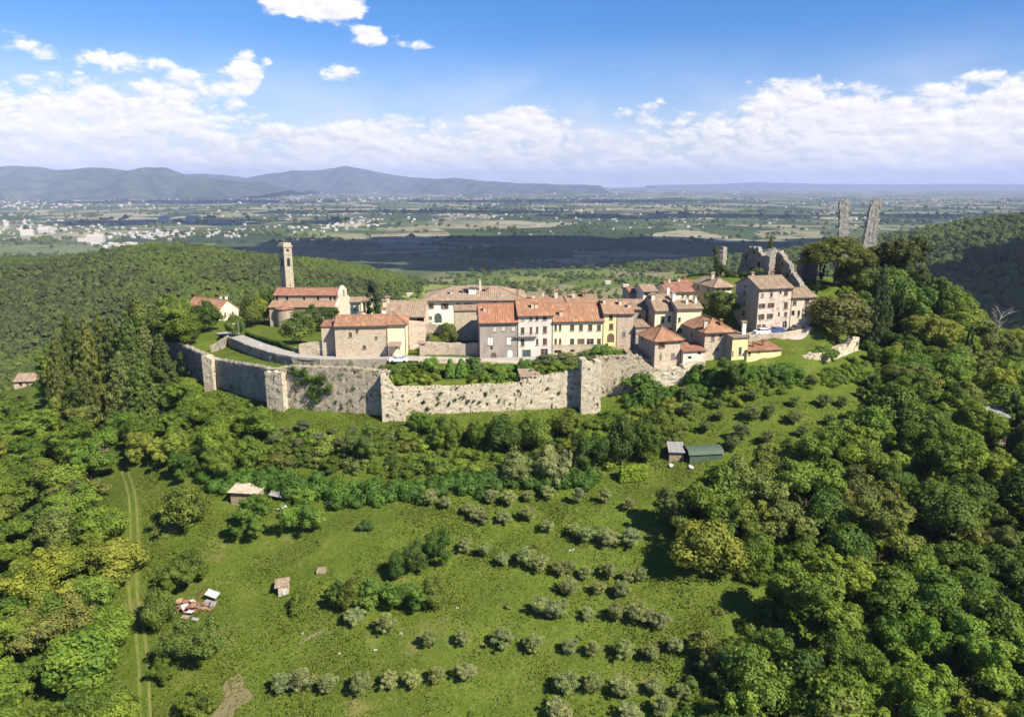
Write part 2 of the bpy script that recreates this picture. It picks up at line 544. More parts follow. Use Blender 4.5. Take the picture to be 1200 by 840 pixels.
def grass_mat():
    m, t = new_mat('ground')
    gp = t.n('ShaderNodeNewGeometry').outputs['Position']
    s = t.n('ShaderNodeSeparateXYZ', Vector=gp)
    x, y, z = s.outputs
    r = t.n('ShaderNodeVectorMath', operation='LENGTH')
    t.put(r.inputs[0], t.vm('MULTIPLY', gp, (1, 1, 0)))
    dist = r.outputs['Value']
    n1 = t.noise(gp, .045, 6, .65)
    n2 = t.noise(gp, .30, 6, .7)
    n3 = t.noise(gp, 1.6, 5, .7)
    n4 = t.noise(t.scale(gp, (1, 1, 1)), 6.0, 3, .6)
    g = t.mix(t.ramp(n2, .35, .68), (.070, .112, .012), (.110, .146, .020))
    g = t.mix(t.ramp(n1, .46, .66, 0, .75), g, (.062, .088, .012))
    g = t.mix(t.ramp(n3, .48, .70, 0, .85), g, (.175, .170, .050))
    g = t.mix(t.ramp(t.noise(t.scale(gp, (.5, 1.6, .5)), .9, 5, .7), .54, .70, 0, .7), g, (.050, .085, .010))
    g = t.mix(t.ramp(n4, .40, .62, .55, 0), g, (.048, .068, .010))
    dry = t.noise(t.vm('ADD', gp, (31, 7, 0)), .12, 6, .7)
    g = t.mix(t.ramp(dry, .56, .72, 0, .6), g, (.19, .155, .06))
    # wooded hills floor
    hill = t.mix(t.ramp(n1, .35, .65), (.040, .055, .016), (.060, .080, .02))
    # meadow hills behind the town
    mead = t.mix(t.voro(t.scale(gp, (.010, .0065, 0)), 1.0, 'F1', 'Color'), (.06, .085, .025), (.10, .13, .035))
    mv = t.n('ShaderNodeSeparateColor', Color=t.voro(t.vm('ADD', t.scale(gp, (.0075, .006, 0)), t.vm('MULTIPLY', t.noise(gp, .004, 2, .5, 1), (.9, .9, 0))), 1.0, 'F1', 'Color'))
    mead = t.mix(t.ramp(mv.outputs[0], .3, .7), (.095, .130, .026), (.165, .190, .052))
    mead = t.mix(t.ramp(mv.outputs[1], .72, .78), mead, (.20, .18, .10))
    mead = t.mix(t.ramp(n2, .4, .7, 0, .5), mead, (.04, .06, .02))
    # the plain: patchwork of fields
    fv = t.vm('ADD', t.scale(gp, (.0040, .0026, 0)), t.vm('MULTIPLY', t.noise(gp, .0012, 3, .6, 1), (1.2, 1.2, 0)))
    fs = t.n('ShaderNodeSeparateColor', Color=t.voro(fv, 1.0, 'F1', 'Color'))
    f = t.mix(fs.outputs[0], (.050, .072, .030), (.125, .150, .06))
    f = t.mix(t.ramp(fs.outputs[1], .70, .74), f, (.205, .195, .115))
    f = t.mix(t.ramp(fs.outputs[2], .80, .84), f, (.25, .225, .15))
    f = t.mix(t.ramp(fs.outputs[2], .20, .24, 1, 0), f, (.035, .055, .022))
    pn = t.noise(t.scale(gp, (.0006, .0016, 0)), 1.0, 6, .7)
    f = t.mix(t.ramp(pn, .48, .60, 0, .85), f, (.035, .055, .025))
    f = t.mix(t.ramp(t.noise(gp, .012, 4, .7), .52, .62, 0, .7), f, (.03, .05, .02))
    wood_l = t.m('MULTIPLY', t.ramp(x, -190, -100, 1, 0), 1.0)
    wood_r = t.ramp(x, 330, 420)
    hillc = t.mix(t.m('MAXIMUM', wood_l, wood_r), mead, hill)
    c = t.mix(t.ramp(dist, 280, 340), g, hillc)
    c = t.mix(t.ramp(t.m('ADD', dist, t.m('MULTIPLY', n1, 300)), 1450, 1800), c, f)
    h = t.m('ADD', t.m('MULTIPLY', n3, .7), t.m('MULTIPLY', n4, .35))
    return finish(m, t, c, .95, h, .9, .35, .05)


def earth(name, col, col2, scale=.8):
    m, t = new_mat(name)
    gp = t.n('ShaderNodeNewGeometry').outputs['Position']
    n = t.noise(gp, scale, 6, .65)
    n2 = t.noise(gp, scale * 6, 3)
    c = t.mix(t.ramp(n, .35, .65), col, col2)
    c = t.mix(t.ramp(n2, .35, .7, 0, .4), c, mul(col2, .7))
    return finish(m, t, c, .93, n2, .3, .04, .1)


M = {}
M['ground'] = grass_mat()
M['leaf'] = foliage('foliage')
M['wood_far'] = foliage('far_foliage', False, (.092, .122, .036))
M['bark'] = plain('bark', (.10, .075, .05), .9, .1, .4)
M['stone_wall'] = masonry('city_wall_stone', (.52, .445, .325), (.43, .365, .265), 2.8, .25, (.22, .18, .13), 1.0, .10)
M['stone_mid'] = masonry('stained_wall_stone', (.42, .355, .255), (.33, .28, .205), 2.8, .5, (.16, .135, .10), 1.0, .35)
M['stone_dark'] = masonry('weathered_shaded_wall_stone', (.34, .30, .23), (.27, .24, .19), 2.8, .6, (.10, .095, .08), .6, .25)  # weathered, with the shade of sections turned from the sun in its colour
M['stone_house'] = masonry('house_stone', (.50, .415, .30), (.385, .315, .225), 2.6, .28, (.24, .195, .14))
M['stone_pink'] = masonry('pinkish_stone', (.49, .395, .305), (.38, .30, .235), 2.6, .25, (.22, .175, .14), .3)
M['stone_ruin'] = masonry('ruin_stone', (.30, .265, .22), (.215, .19, .16), 2.0, .55, (.10, .095, .085), .6)  # stone darkened for the shade on walls facing away from the sun
M['stone_keep'] = masonry('keep_stone', (.36, .335, .285), (.28, .26, .22), 2.2, .5, (.16, .15, .13), .5)
M['stone_tower'] = masonry('bell_tower_stone', (.40, .345, .255), (.32, .275, .20), 3.0, .3, (.2, .17, .12))
M['church_stone'] = masonry('church_stone', (.40, .32, .235), (.31, .25, .18), 3.0, .3, (.2, .165, .12))
M['church_front'] = masonry('church_front_stone', (.66, .57, .43), (.55, .47, .36), 2.6, .2, (.3, .26, .2))  # paler than the other church walls: sunlight on the front put into the colour
M['white'] = stucco('white_plaster', (.70, .66, .58), .35)
M['white_old'] = stucco('old_white_plaster', (.58, .52, .44), .5, (.36, .31, .26))
M['cream'] = stucco('cream_plaster', (.68, .60, .42), .4, (.45, .38, .26))
M['beige'] = stucco('beige_plaster', (.52, .44, .33), .5, (.33, .27, .20))
M['yellow'] = stucco('yellow_plaster', (.70, .57, .27), .45, (.50, .40, .22))
M['paleyellow'] = stucco('pale_yellow_plaster', (.72, .63, .40), .35, (.48, .40, .25))
M['grey'] = stucco('grey_render', (.30, .265, .22), .7, (.19, .165, .14))
M['peeling'] = stucco('peeling_pink_plaster', (.50, .43, .35), .6, (.34, .28, .23), .4, (.33, .22, .17))
M['shade_grey'] = stucco('grey_and_shaded_plaster', (.33, .29, .245), .5)  # grey walls, and left house sides with their shade put into the colour
M['roof_orange'] = tiles('orange_tiles', (.30, .150, .085), (.22, .115, .068), .4, (.30, .20, .12))
M['roof_new'] = tiles('new_orange_tiles', (.285, .138, .082), (.25, .12, .072), .15, (.31, .17, .1))
M['roof_red'] = tiles('red_tiles', (.27, .125, .082), (.21, .105, .07), .25, (.30, .18, .12))
M['roof_old'] = tiles('old_tiles', (.30, .175, .11), (.22, .13, .085), .55, (.26, .20, .13))
M['roof_tan'] = tiles('tan_tiles', (.30, .205, .14), (.22, .155, .11), .7, (.25, .21, .15))
M['roof_brown'] = tiles('brown_tiles', (.27, .19, .125), (.20, .145, .10), .7, (.21, .18, .12))
M['glass'] = plain('window_pane', (.03, .032, .035), .12, .5)
M['frame'] = plain('window_frame', (.30, .25, .2), .7)
M['frame_white'] = plain('white_frame', (.62, .6, .70), .7)
M['sh_green'] = plain('green_shutter', (.055, .075, .045), .7)
M['sh_brown'] = plain('brown_shutter', (.115, .062, .04), .7)
M['sh_grey'] = plain('grey_shutter', (.17, .15, .13), .7)
M['sh_white'] = plain('white_blind', (.60, .57, .53), .8)
M['door_green'] = plain('green_door', (.05, .085, .075), .7)
M['door_brown'] = plain('brown_door', (.13, .085, .06), .7)
M['metal'] = plain('grey_metal', (.25, .25, .25), .5, .5)
M['white_metal'] = plain('white_metal', (.75, .75, .73), .5, .5)
M['asphalt'] = earth('road', (.36, .33, .30), (.31, .285, .26))
M['pave'] = earth('paving', (.40, .345, .29), (.33, .28, .235))
M['dirt'] = earth('dirt', (.17, .135, .075), (.125, .115, .05), 1.4)
M['rut'] = earth('wheel_rut', (.15, .155, .045), (.105, .13, .025))
M['tyre'] = plain('tyre', (.02, .02, .02), .9)
M['car_white'] = plain('white_paint', (.75, .75, .74), .25, .5, .03)
M['car_blue'] = plain('blue_paint', (.05, .08, .22), .25, .5, .03)
M['car_dark'] = plain('dark_paint', (.05, .05, .055), .25, .5, .03)
M['lamp_glass'] = plain('lamp_glass', (.6, .58, .5), .3)
M['shed_green'] = plain('dark_green_sheet', (.06, .088, .058), .7)
M['shed_grey'] = plain('grey_sheet', (.23, .22, .21), .7)
M['sheet_pale'] = plain('pale_sheet', (.42, .42, .43), .6)
M['plank'] = plain('weathered_plank', (.26, .20, .14), .9, .1, .35)
M['rust'] = plain('rusty_sheet', (.25, .12, .07), .8, .2, .4)
M['lime'] = foliage('lime_hedge')
M['mount'] = earth('mountain', (.026, .040, .030), (.075, .088, .055), .004)  # lighter blotches stand in for sunlit patches on the slopes

# ------------------------------------------------------------------ the ground as one sheet out to the horizon
def graded(lo, hi, step, far_lo, far_hi, g=1.055):
    core = list(np.arange(lo, hi + step / 2, step))
    up, s = [core[-1]], step
    while up[-1] < far_hi:
        s *= g
        up.append(up[-1] + s)
    dn, s = [core[0]], step
    while dn[-1] > far_lo:
        s *= g
        dn.append(dn[-1] - s)
    return np.array(dn[:0:-1] + core + up[1:])


gx = graded(-125, 140, 1.0, -45000, 45000)
gy = graded(62, 240, 1.0, -1500, 30000, 1.045)
GX, GY = np.meshgrid(gx, gy)
GZ = ground_z(GX, GY)
nx, ny = len(gx), len(gy)
idx = np.arange(nx * ny).reshape(ny, nx)
gf = np.stack([idx[:-1, :-1], idx[:-1, 1:], idx[1:, 1:], idx[1:, :-1]], -1).reshape(-1, 4)
gro = link('ground', mesh_np('ground', np.stack([GX, GY, GZ], -1).reshape(-1, 3), gf, M['ground'], True))
tag(gro, 'grassy hillside falling away to wooded hills and a wide plain of fields', kind='structure')


# far mountain ranges, real relief standing on the plain
def mountains(profile, Y, depth, seed):
    pr = sorted(profile)
    px = np.array([p[0] for p in pr], float)
    py = np.array([p[1] for p in pr], float)
    xs = np.linspace(px[0], px[-1], 260)
    hs = []
    for q, yy in zip(xs, np.interp(xs, px, py)):
        hs.append(at(q, yy, Y).z)
    hs = np.array(hs)
    X = np.array([at(q, 215, Y).x for q in xs])
    n = 46
    r = np.random.default_rng(seed)
    ph = r.uniform(0, 6, 12)
    V = []
    for j in range(n):
        t = j / (n - 1) * 2 - 1          # -1 front foot, 0 crest, 1 back foot
        for i in range(len(xs)):
            s = X[i] / 900
            ridge = .5 + .5 * math.sin(s * 3.1 + ph[0] + 1.4 * t) * math.sin(s * 1.7 + ph[1] - t)
            fall = (1 - abs(t)) ** (0.85 + .9 * ridge)
            zz = -155 + (hs[i] + 155) * fall + 60 * (1 - abs(t)) * abs(t) * 4 * (math.sin(s * 7 + ph[2] + t * 5) + .6 * math.sin(s * 15 + ph[3] - t * 9)) * min(1, (hs[i] + 155) / 250)
            V.append((X[i] * (1 + t * .02), Y + t * depth, zz))
    ii = np.arange(n * len(xs)).reshape(n, len(xs))
    F = np.stack([ii[:-1, :-1], ii[:-1, 1:], ii[1:, 1:], ii[1:, :-1]], -1).reshape(-1, 4)
    return mesh_np('mountains', V, F, M['mount'], True)


m1 = link('mountains', mountains([(-260, 205), (-150, 200), (-60, 196), (0, 195), (22, 193), (45, 195), (70, 199), (95, 197), (125, 196), (150, 199), (175, 197), (195, 196), (215, 203), (235, 207), (262, 211), (300, 214), (340, 222)], 11000, 2500, 3))
tag(m1, 'long blue mountain range along the left horizon', kind='structure')
m2 = link('mountains', mountains([(150, 214), (200, 207), (240, 203), (262, 205), (290, 208), (320, 203), (345, 199), (365, 200), (385, 197), (405, 194), (425, 197), (450, 203), (480, 207), (505, 210), (530, 208), (560, 211), (600, 214), (640, 215.5), (700, 217)], 15500, 2600, 5))
tag(m2, 'paler mountain range with a rounded peak left of the middle of the horizon', kind='structure')
m3 = link('mountains', mountains([(760, 217), (850, 215.5), (880, 213.5), (905, 214), (960, 215.5), (1040, 216), (1120, 215.5), (1200, 216), (1300, 215), (1420, 217)], 26500, 2600, 9))
tag(m3, 'very faint low hills on the right horizon', kind='structure')

# the air: one closed box of thin haze round everything
hz = MB()
hz.box((0, 15000, -420), (101000, 36500, 900))
hm, ht = new_mat('haze')
pv = ht.n('ShaderNodeVolumePrincipled')
pv.inputs['Color'].default_value = (.58, .68, 1.0, 1)
pv.inputs['Density'].default_value = 5.8e-5
ho = ht.n('ShaderNodeOutputMaterial')
ht.t.links.new(pv.outputs[0], ho.inputs['Volume'])
tag(hz.build('haze', hm), 'thin blue haze over the plain', kind='stuff')


# cumulus clouds above the valley (over the top of the picture): they cast the shade that lies on the plain
def cloud(shadow_x, shadow_y, zg, sx, sy, base, seed):
    r = np.random.default_rng(seed)
    off = (base - zg) / math.tan(SUN_EL)
    h = Vector((SUN_DIR.x, SUN_DIR.y, 0)).normalized()
    cx, cy = shadow_x + h.x * off, shadow_y + h.y * off
    bm = bmesh.new()
    n = 46
    for i in range(n):
        a, q = r.uniform(0, 6.283), math.sqrt(r.uniform(0, 1))
        rad = (.15 + .13 * (1 - q)) * math.sqrt(sx * sy) * r.uniform(.8, 1.3)
        g = bmesh.ops.create_icosphere(bm, subdivisions=3, radius=rad)
        for v in g['verts']:
            d = v.co.normalized()
            k = 1 + .10 * math.sin(d.x * 7 + i) * math.sin(d.y * 6 - i) + .07 * math.sin(d.z * 13 + d.x * 11)
            v.co *= k
            v.co.z = max(v.co.z * .75, -rad * .22)
            v.co += Vector((math.cos(a) * q * sx, math.sin(a) * q * sy, rad * .25 + (1 - q) * 60))
    me = bpy.data.meshes.new('cloud')
    bm.to_mesh(me)
    bm.free()
    me.polygons.foreach_set('use_smooth', np.ones(len(me.polygons), bool))
    o = link('cloud', me, None, M['cloud'])
    o.location = (cx, cy, base)
    tag(o, 'white cumulus cloud above the valley', kind='structure')


cm, ct = new_mat('cloud')
cd = ct.n('ShaderNodeBsdfDiffuse', Color=(.9, .9, .9))
ctr = ct.n('ShaderNodeBsdfTranslucent', Color=(.9, .9, .92))
cmx = ct.n('ShaderNodeMixShader', Fac=.35)
ct.t.links.new(cd.outputs[0], cmx.inputs[1])
ct.t.links.new(ctr.outputs[0], cmx.inputs[2])
co_ = ct.n('ShaderNodeOutputMaterial')
ct.t.links.new(cmx.outputs[0], co_.inputs[0])
M['cloud'] = cm
cloud(60, 2080, -150, 950, 560, 1200, 1)
cloud(260, 1660, -140, 720, 190, 1200, 11)
cloud(1250, 2150, -150, 620, 330, 1200, 2)
cloud(640, 720, -90, 250, 210, 900, 3)
cloud(1050, 1500, -60, 460, 190, 1000, 4)
cloud(-1500, 3600, -150, 700, 260, 1500, 5)
cloud(900, 4300, -150, 900, 300, 1700, 6)
cloud(-600, 4900, -150, 1000, 330, 1900, 7)
cloud(2900, 4300, -150, 900, 350, 1700, 8)
cloud(-3200, 7600, -150, 1500, 700, 2600, 9)
cloud(600, 7800, -150, 1800, 600, 2600, 10)


# ------------------------------------------------------------------ leaves, crowns, trees
def unit(v):
    return v / (np.linalg.norm(v, axis=-1, keepdims=True) + 1e-9)


def leaf_quads(P, Nn, S, r, slim=.62):
    """rhombic leaf clumps at P facing Nn, sizes S -> verts, faces"""
    n = len(P)
    Nn = unit(Nn)
    ref = np.where(np.abs(Nn[:, 2:3]) > .9, np.array([[1., 0, 0]]), np.array([[0, 0, 1.]]))
    U = unit(np.cross(Nn, ref))
    W = np.cross(Nn, U)
    a = r.uniform(0, 2 * math.pi, (n, 1))
    A = U * np.cos(a) + W * np.sin(a)
    B = -U * np.sin(a) + W * np.cos(a)
    S = S[:, None]
    k = slim * r.uniform(.8, 1.25, (n, 1))
    f = Nn * S * r.uniform(-.25, .25, (n, 1))
    V = np.stack([P - A * S * .5, P + B * S * .5 * k + f, P + A * S * .5, P - B * S * .5 * k + f], 1).reshape(-1, 3)
    F = np.arange(4 * n).reshape(n, 4)
    return V, F


def lobes_to_mesh(name, centers, radii, per, size, r, mat, squash=1.0, nj=.30, core=.62, up=.45, origin=(0, 0, 0), tints=None, cent=None, vol=.18):
    """leaf clumps over a set of lobes (+ a small dense inner mass each): one foliage mesh"""
    centers = np.asarray(centers, float)
    radii = np.asarray(radii, float)
    nl = len(centers)
    if tints is None:
        tints = r.uniform(.15, .85, nl)
    P, Nn, S, T = [], [], [], []
    mid = centers.mean(0) if cent is None else np.asarray(cent, float)
    for i in range(nl):
        n = int(per * (radii[i] / radii.mean()) ** 2) + 6
        d = unit(r.normal(size=(n, 3)))
        outw = unit((centers[i] - mid)[None] + np.array([[0, 0, up]]) * radii[i] * 2)
        d = unit(d + outw * .55)
        rr = radii[i] * np.where(r.uniform(size=n) < vol, r.uniform(.35, .85, n), r.uniform(.84, 1.10, n))
        p = centers[i] + d * rr[:, None] * np.array([[1, 1, squash]])
        P.append(p)
        Nn.append(d + r.normal(size=(n, 3)) * nj)
        S.append(size * r.uniform(.65, 1.4, n))
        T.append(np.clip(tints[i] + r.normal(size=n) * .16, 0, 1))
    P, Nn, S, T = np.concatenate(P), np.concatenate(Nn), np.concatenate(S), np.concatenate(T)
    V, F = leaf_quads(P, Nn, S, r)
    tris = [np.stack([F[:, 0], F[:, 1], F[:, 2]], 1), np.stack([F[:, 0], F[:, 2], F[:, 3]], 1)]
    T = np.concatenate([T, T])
    if core:  # solid lumps added to stop light passing through the crown, tinted darker
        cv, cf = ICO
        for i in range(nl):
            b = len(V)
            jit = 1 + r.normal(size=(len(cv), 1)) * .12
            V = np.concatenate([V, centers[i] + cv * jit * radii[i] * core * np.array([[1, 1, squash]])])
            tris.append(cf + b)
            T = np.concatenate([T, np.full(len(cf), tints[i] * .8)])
    return mesh_np(name, V - np.asarray(origin, float), np.concatenate(tris), mat, False, attr=T)


_b = bmesh.new()
bmesh.ops.create_icosphere(_b, subdivisions=2, radius=1)
ICO = (np.array([v.co[:] for v in _b.verts]), np.array([[v.index for v in f.verts] for f in _b.faces]))
_b.free()
_b = bmesh.new()
bmesh.ops.create_icosphere(_b, subdivisions=1, radius=1)
ICO1 = (np.array([v.co[:] for v in _b.verts]), np.array([[v.index for v in f.verts] for f in _b.faces]))
_b.free()


# every crown is made in a unit frame: base of the crown at z=0, top at z=1, radius about 0.5
def crown_broad(seed, nl=36, per=165, size=.052, flat=1.0, lob=(.13, .22), low=.0):
    r = np.random.default_rng(seed)
    d = unit(r.normal(size=(nl, 3)))
    d[:, 2] = np.where(d[:, 2] < -.75, -d[:, 2] * .6, d[:, 2])
    rad = r.uniform(lob[0], lob[1], nl)
    q = r.uniform(.55, 1.0, nl)
    prof = 1 - .25 * np.clip(d[:, 2], 0, 1)
    c = np.stack([d[:, 0] * (.5 - rad * .8) * q * prof, d[:, 1] * (.5 - rad * .8) * q * prof, .46 + d[:, 2] * (.52 - rad * .75) * q * flat], 1)
    c[:, :2] += r.normal(size=(nl, 2)) * .03
    c = np.concatenate([c, [[0, 0, .45], [0.08, -.05, .3]]])
    rad = np.concatenate([rad, [.27, .25]])
    return lobes_to_mesh('broad_crown', c, rad, per, size, r, M['leaf'], .92, cent=(0, 0, .3), core=.5)


def crown_branchy(seed, K=7, per=112, size=.041):
    """irregular crown: clusters of small lobes around the ends of the main branches, gaps between"""
    r = np.random.default_rng(seed)
    c, rad = [], []
    g = 2.39996
    for k in range(K):
        zc = r.uniform(.22, .86)
        R_ = .5 * math.sin(math.pi * min(zc * .78 + .16, 1)) * r.uniform(.45, .95)
        a = k * g + r.uniform(-.5, .5)
        b = np.array([math.cos(a) * R_, math.sin(a) * R_, zc])
        big = r.uniform(.13, .22)
        c.append(b * np.array([.75, .75, .92]))
        rad.append(big * .9)
        for q in range(8):
            d = unit(r.normal(size=3) + np.array([math.cos(a) * .5, math.sin(a) * .5, .35]))
            c.append(b + d * big * r.uniform(.7, 1.15))
            rad.append(big * r.uniform(.38, .62))
    c.append(np.array([0, 0, .5]))
    rad.append(.24)
    c = np.array(c)
    c[:, :2] = np.clip(c[:, :2], -.52, .52)
    c[:, 2] = np.clip(c[:, 2], .06, .97)
    base = np.repeat(r.uniform(.2, .8, K), 9)
    T = np.clip(np.concatenate([base, [.4]]) + r.normal(size=len(c)) * .12, 0, 1)
    return lobes_to_mesh('broad_crown', c, rad, per, size, r, M['leaf'], .92, cent=(0, 0, .25), core=.5, nj=.38, tints=T)


def crown_olive(seed):
    r = np.random.default_rng(seed)
    nl = 46
    d = unit(r.normal(size=(nl, 3)))
    rad = r.uniform(.07, .14, nl)
    q = r.uniform(.45, 1.05, nl)
    c = np.stack([d[:, 0] * .40 * q, d[:, 1] * .40 * q, .50 + d[:, 2] * .40 * q], 1)
    c = np.concatenate([c, [[0, 0, .45], [.05, 0, .3], [-.08, .05, .55]]])
    rad = np.concatenate([rad, [.26, .22, .24]])
    return lobes_to_mesh('olive_crown', c, rad, 95, .044, r, M['leaf'], 1.0, nj=.8, core=.45, cent=(0, 0, .35), vol=.5)


def crown_cone(seed):
    r = np.random.default_rng(seed)
    c, rad = [], []
    for i in range(150):
        t = r.uniform(0, .95) ** 1.2
        a = r.uniform(0, 6.283)
        R_ = .42 * (1 - t) ** .75
        c.append((math.cos(a) * R_, math.sin(a) * R_, .06 + t * .88))
        rad.append(.09)
    for t in np.linspace(.1, .85, 7):
        c.append((0, 0, t))
        rad.append(.36 * (1 - t) ** .75 + .03)
    return lobes_to_mesh('cone_crown', c, rad, 34, .05, r, M['leaf'], 1.0, nj=.25, core=.9, up=.2, cent=(0, 0, .2), vol=.05)


def crown_conifer(seed, tiers=15, wide=.5):
    r = np.random.default_rng(seed)
    c, rad = [], []
    for i in range(tiers):
        t = i / (tiers - 1)
        R_ = wide * (1 - t) ** .7 * r.uniform(.6, 1.2) + .04
        n = max(3, int(9 * (1 - t) + 2))
        a0 = r.uniform(0, 6.28)
        for k in range(n):
            a = a0 + 6.283 * k / n + r.normal() * .15
            q = r.uniform(.6, 1.0)
            c.append((math.cos(a) * R_ * q, math.sin(a) * R_ * q, .04 + t * .92 - .02 * q))
            rad.append(.05 + .07 * (1 - t) * r.uniform(.7, 1.3))
        c.append((0, 0, .05 + t * .9))
        rad.append(.04 + .5 * R_)
    return lobes_to_mesh('conifer_crown', c, np.minimum(rad, .2), 42, .045, r, M['leaf'], .45, nj=.6, core=.6, up=.1, cent=(0, 0, .2))


def crown_cypress(seed):
    r = np.random.default_rng(seed)
    c, rad = [], []
    for i in range(46):
        t = r.uniform(0, 1)
        R_ = .5 * (math.sin(math.pi * (t * .82 + .10)) ** .8)
        a = r.uniform(0, 6.283)
        c.append((math.cos(a) * R_ * .62, math.sin(a) * R_ * .62, .04 + t * .9))
        rad.append(.10 + .14 * R_)
    V = lobes_to_mesh('cypress_crown', np.array(c) * np.array([[1, 1, 3.2]]), rad, 52, .055, r, M['leaf'], 1.5, nj=.5, core=.7, up=.2, cent=(0, 0, 1.2))
    co = np.empty(len(V.vertices) * 3, np.float32)
    V.vertices.foreach_get('co', co)
    co = co.reshape(-1, 3)
    co[:, 2] /= 3.2
    V.vertices.foreach_set('co', co.ravel())
    return V


def crown_umbrella(seed):
    r = np.random.default_rng(seed)
    c, rad = [], []
    for i in range(120):
        a, q = r.uniform(0, 6.283), math.sqrt(r.uniform(0, 1))
        c.append((math.cos(a) * .44 * q, math.sin(a) * .44 * q, .35 + .48 * (1 - q * q) + r.normal() * .05))
        rad.append(r.uniform(.075, .125))
    return lobes_to_mesh('umbrella_crown', c, rad, 60, .035, r, M['leaf'], 1.2, nj=.6, core=.65, up=.4, cent=(0, 0, .1))


def crown_shrub(seed, n=13, spread=.3):
    r = np.random.default_rng(seed)
    c = np.stack([r.normal(size=n) * spread * .8, r.normal(size=n) * spread * .8, r.uniform(.12, .7, n)], 1)
    c[:, :2] = np.clip(c[:, :2], -.4, .4)
    c[:, 2] *= 1 - .8 * np.hypot(c[:, 0], c[:, 1])
    rad = r.uniform(.16, .28, n)
    return lobes_to_mesh('shrub', c, rad, 95, .085, r, M['leaf'], .9, cent=(0, 0, .1))


CR = {
    'broad': [crown_branchy(160 + i, 6 + i % 4) for i in range(10)] + [crown_broad(100 + i) for i in range(3)] + [crown_broad(120 + i, 24, 180, .056, 1.0, (.16, .26)) for i in range(1)] + [crown_broad(140 + i, 44, 110, .048, 1.05, (.10, .17)) for i in range(3)],
    'olive': [crown_olive(200 + i) for i in range(5)],
    'conifer': [crown_conifer(300 + i, 14 + i, .46 + .04 * i) for i in range(3)],
    'cypress': [crown_cypress(400 + i) for i in range(2)],
    'umbrella': [crown_umbrella(500)],
    'shrub': [crown_shrub(600 + i) for i in range(6)],
}


def trunk_mesh(seed, limbs=5, top=1.25, multi=False):
    """height 1 up to the crown's base, then limbs into the crown; radius in the same unit"""
    r = np.random.default_rng(seed)
    b = MB()
    bend = r.normal(size=2) * .06
    b.tube([(0, 0, -.3), (bend[0] * .4, bend[1] * .4, .4), (bend[0], bend[1], 1.0), (bend[0] * 1.4, bend[1] * 1.2, top)], [.12, .095, .075, .04], 7)
    for i in range(limbs):
        a = 6.283 * i / limbs + r.uniform(-.4, .4)
        z = r.uniform(.7, 1.05)
        L = r.uniform(.35, .6)
        b.tube([(bend[0], bend[1], z), (bend[0] + math.cos(a) * L * .5, bend[1] + math.sin(a) * L * .5, z + .28), (bend[0] + math.cos(a) * L, bend[1] + math.sin(a) * L, z + .65)], [.05, .035, .015], 5)
    return mesh_np('trunk', b.v, b.f, M['bark'], True)


TR = [trunk_mesh(i) for i in range(5)]
TINT = {'broad': (.078, .112, .017), 'olive': (.160, .190, .078), 'conifer': (.055, .078, .022), 'cypress': (.028, .046, .018), 'umbrella': (.068, .088, .020), 'shrub': (.075, .108, .017)}
NAMES = {'broad': 'broadleaf_tree', 'olive': 'olive_tree', 'conifer': 'conifer_tree', 'cypress': 'cypress_tree', 'umbrella': 'umbrella_pine', 'shrub': 'shrub'}
CATS = {'broad': 'tree', 'olive': 'olive tree', 'conifer': 'conifer', 'cypress': 'cypress', 'umbrella': 'pine tree', 'shrub': 'shrub'}
trng = random.Random(5)


def tree(kind, p, h, wd, label, group=None, tint=None, var=.14, trunk=.10, name=None, cat=None, crown=None):
    """one tree of height h and crown width wd with its foot at p"""
    tint = tint or TINT[kind]
    k = 1 + trng.uniform(-var, var)
    k *= 1.48
    col = (tint[0] * k * trng.uniform(.95, 1.14), tint[1] * k, tint[2] * k * trng.uniform(.85, 1.15), 1)
    name = name or NAMES[kind]
    cat = cat or CATS[kind]
    me = crown or trng.choice(CR[kind])
    if kind == 'shrub':
        o = link(name, me)
        o.location = (p[0], p[1], p[2] - .1)
        o.scale = (wd, wd * trng.uniform(.85, 1.15), h * 1.15)
        o.rotation_euler.z = trng.uniform(0, 6.28)
        o.color = col
        return tag(o, label, cat, group)
    t = thing(name, label, cat, p, group)
    hb = h * trunk
    tk = link('trunk', trng.choice(TR), t)
    tk.scale = (max(h * .12, .8) * 1.3, max(h * .12, .8) * 1.3, max(hb, .3))
    if kind == 'umbrella':
        tk.scale = (2.6, 2.6, hb)
    cr = link('crown', me, t)
    cr.location = (0, 0, hb * .8)
    cr.scale = (wd * trng.uniform(.93, 1.07), wd * trng.uniform(.93, 1.07), h - hb * .8)
    cr.rotation_euler.z = trng.uniform(0, 6.28)
    cr.color = col
    return t


def tree_px(kind, px, py, hpx, wpx, label, group=None, Y=None, **kw):
    """tree whose foot is seen at (px,py) (on the ground, or at depth Y)"""
    if Y is None:
        p = on_ground(px, py)
    else:
        q = at(px, py, Y)
        p = Vector((q.x, Y, gz(q.x, Y)))
        d = project(p)[2]
        ht = max(at(px, py - hpx, Y).z - p.z, 1.0)
        wm = wpx * d / FPX
        if kind == 'broad': wm = max(wm, ht * .85)
        return tree(kind, p, ht, wm, label, group, **kw)
    d = project(p)[2]
    return tree(kind, p, hpx * d / FPX / math.cos(math.atan2(CAM_H - p.z, p.y)) , wpx * d / FPX, label, group, **kw)


# ------------------------------------------------------------------ houses
Z = Vector((0, 0, 1))


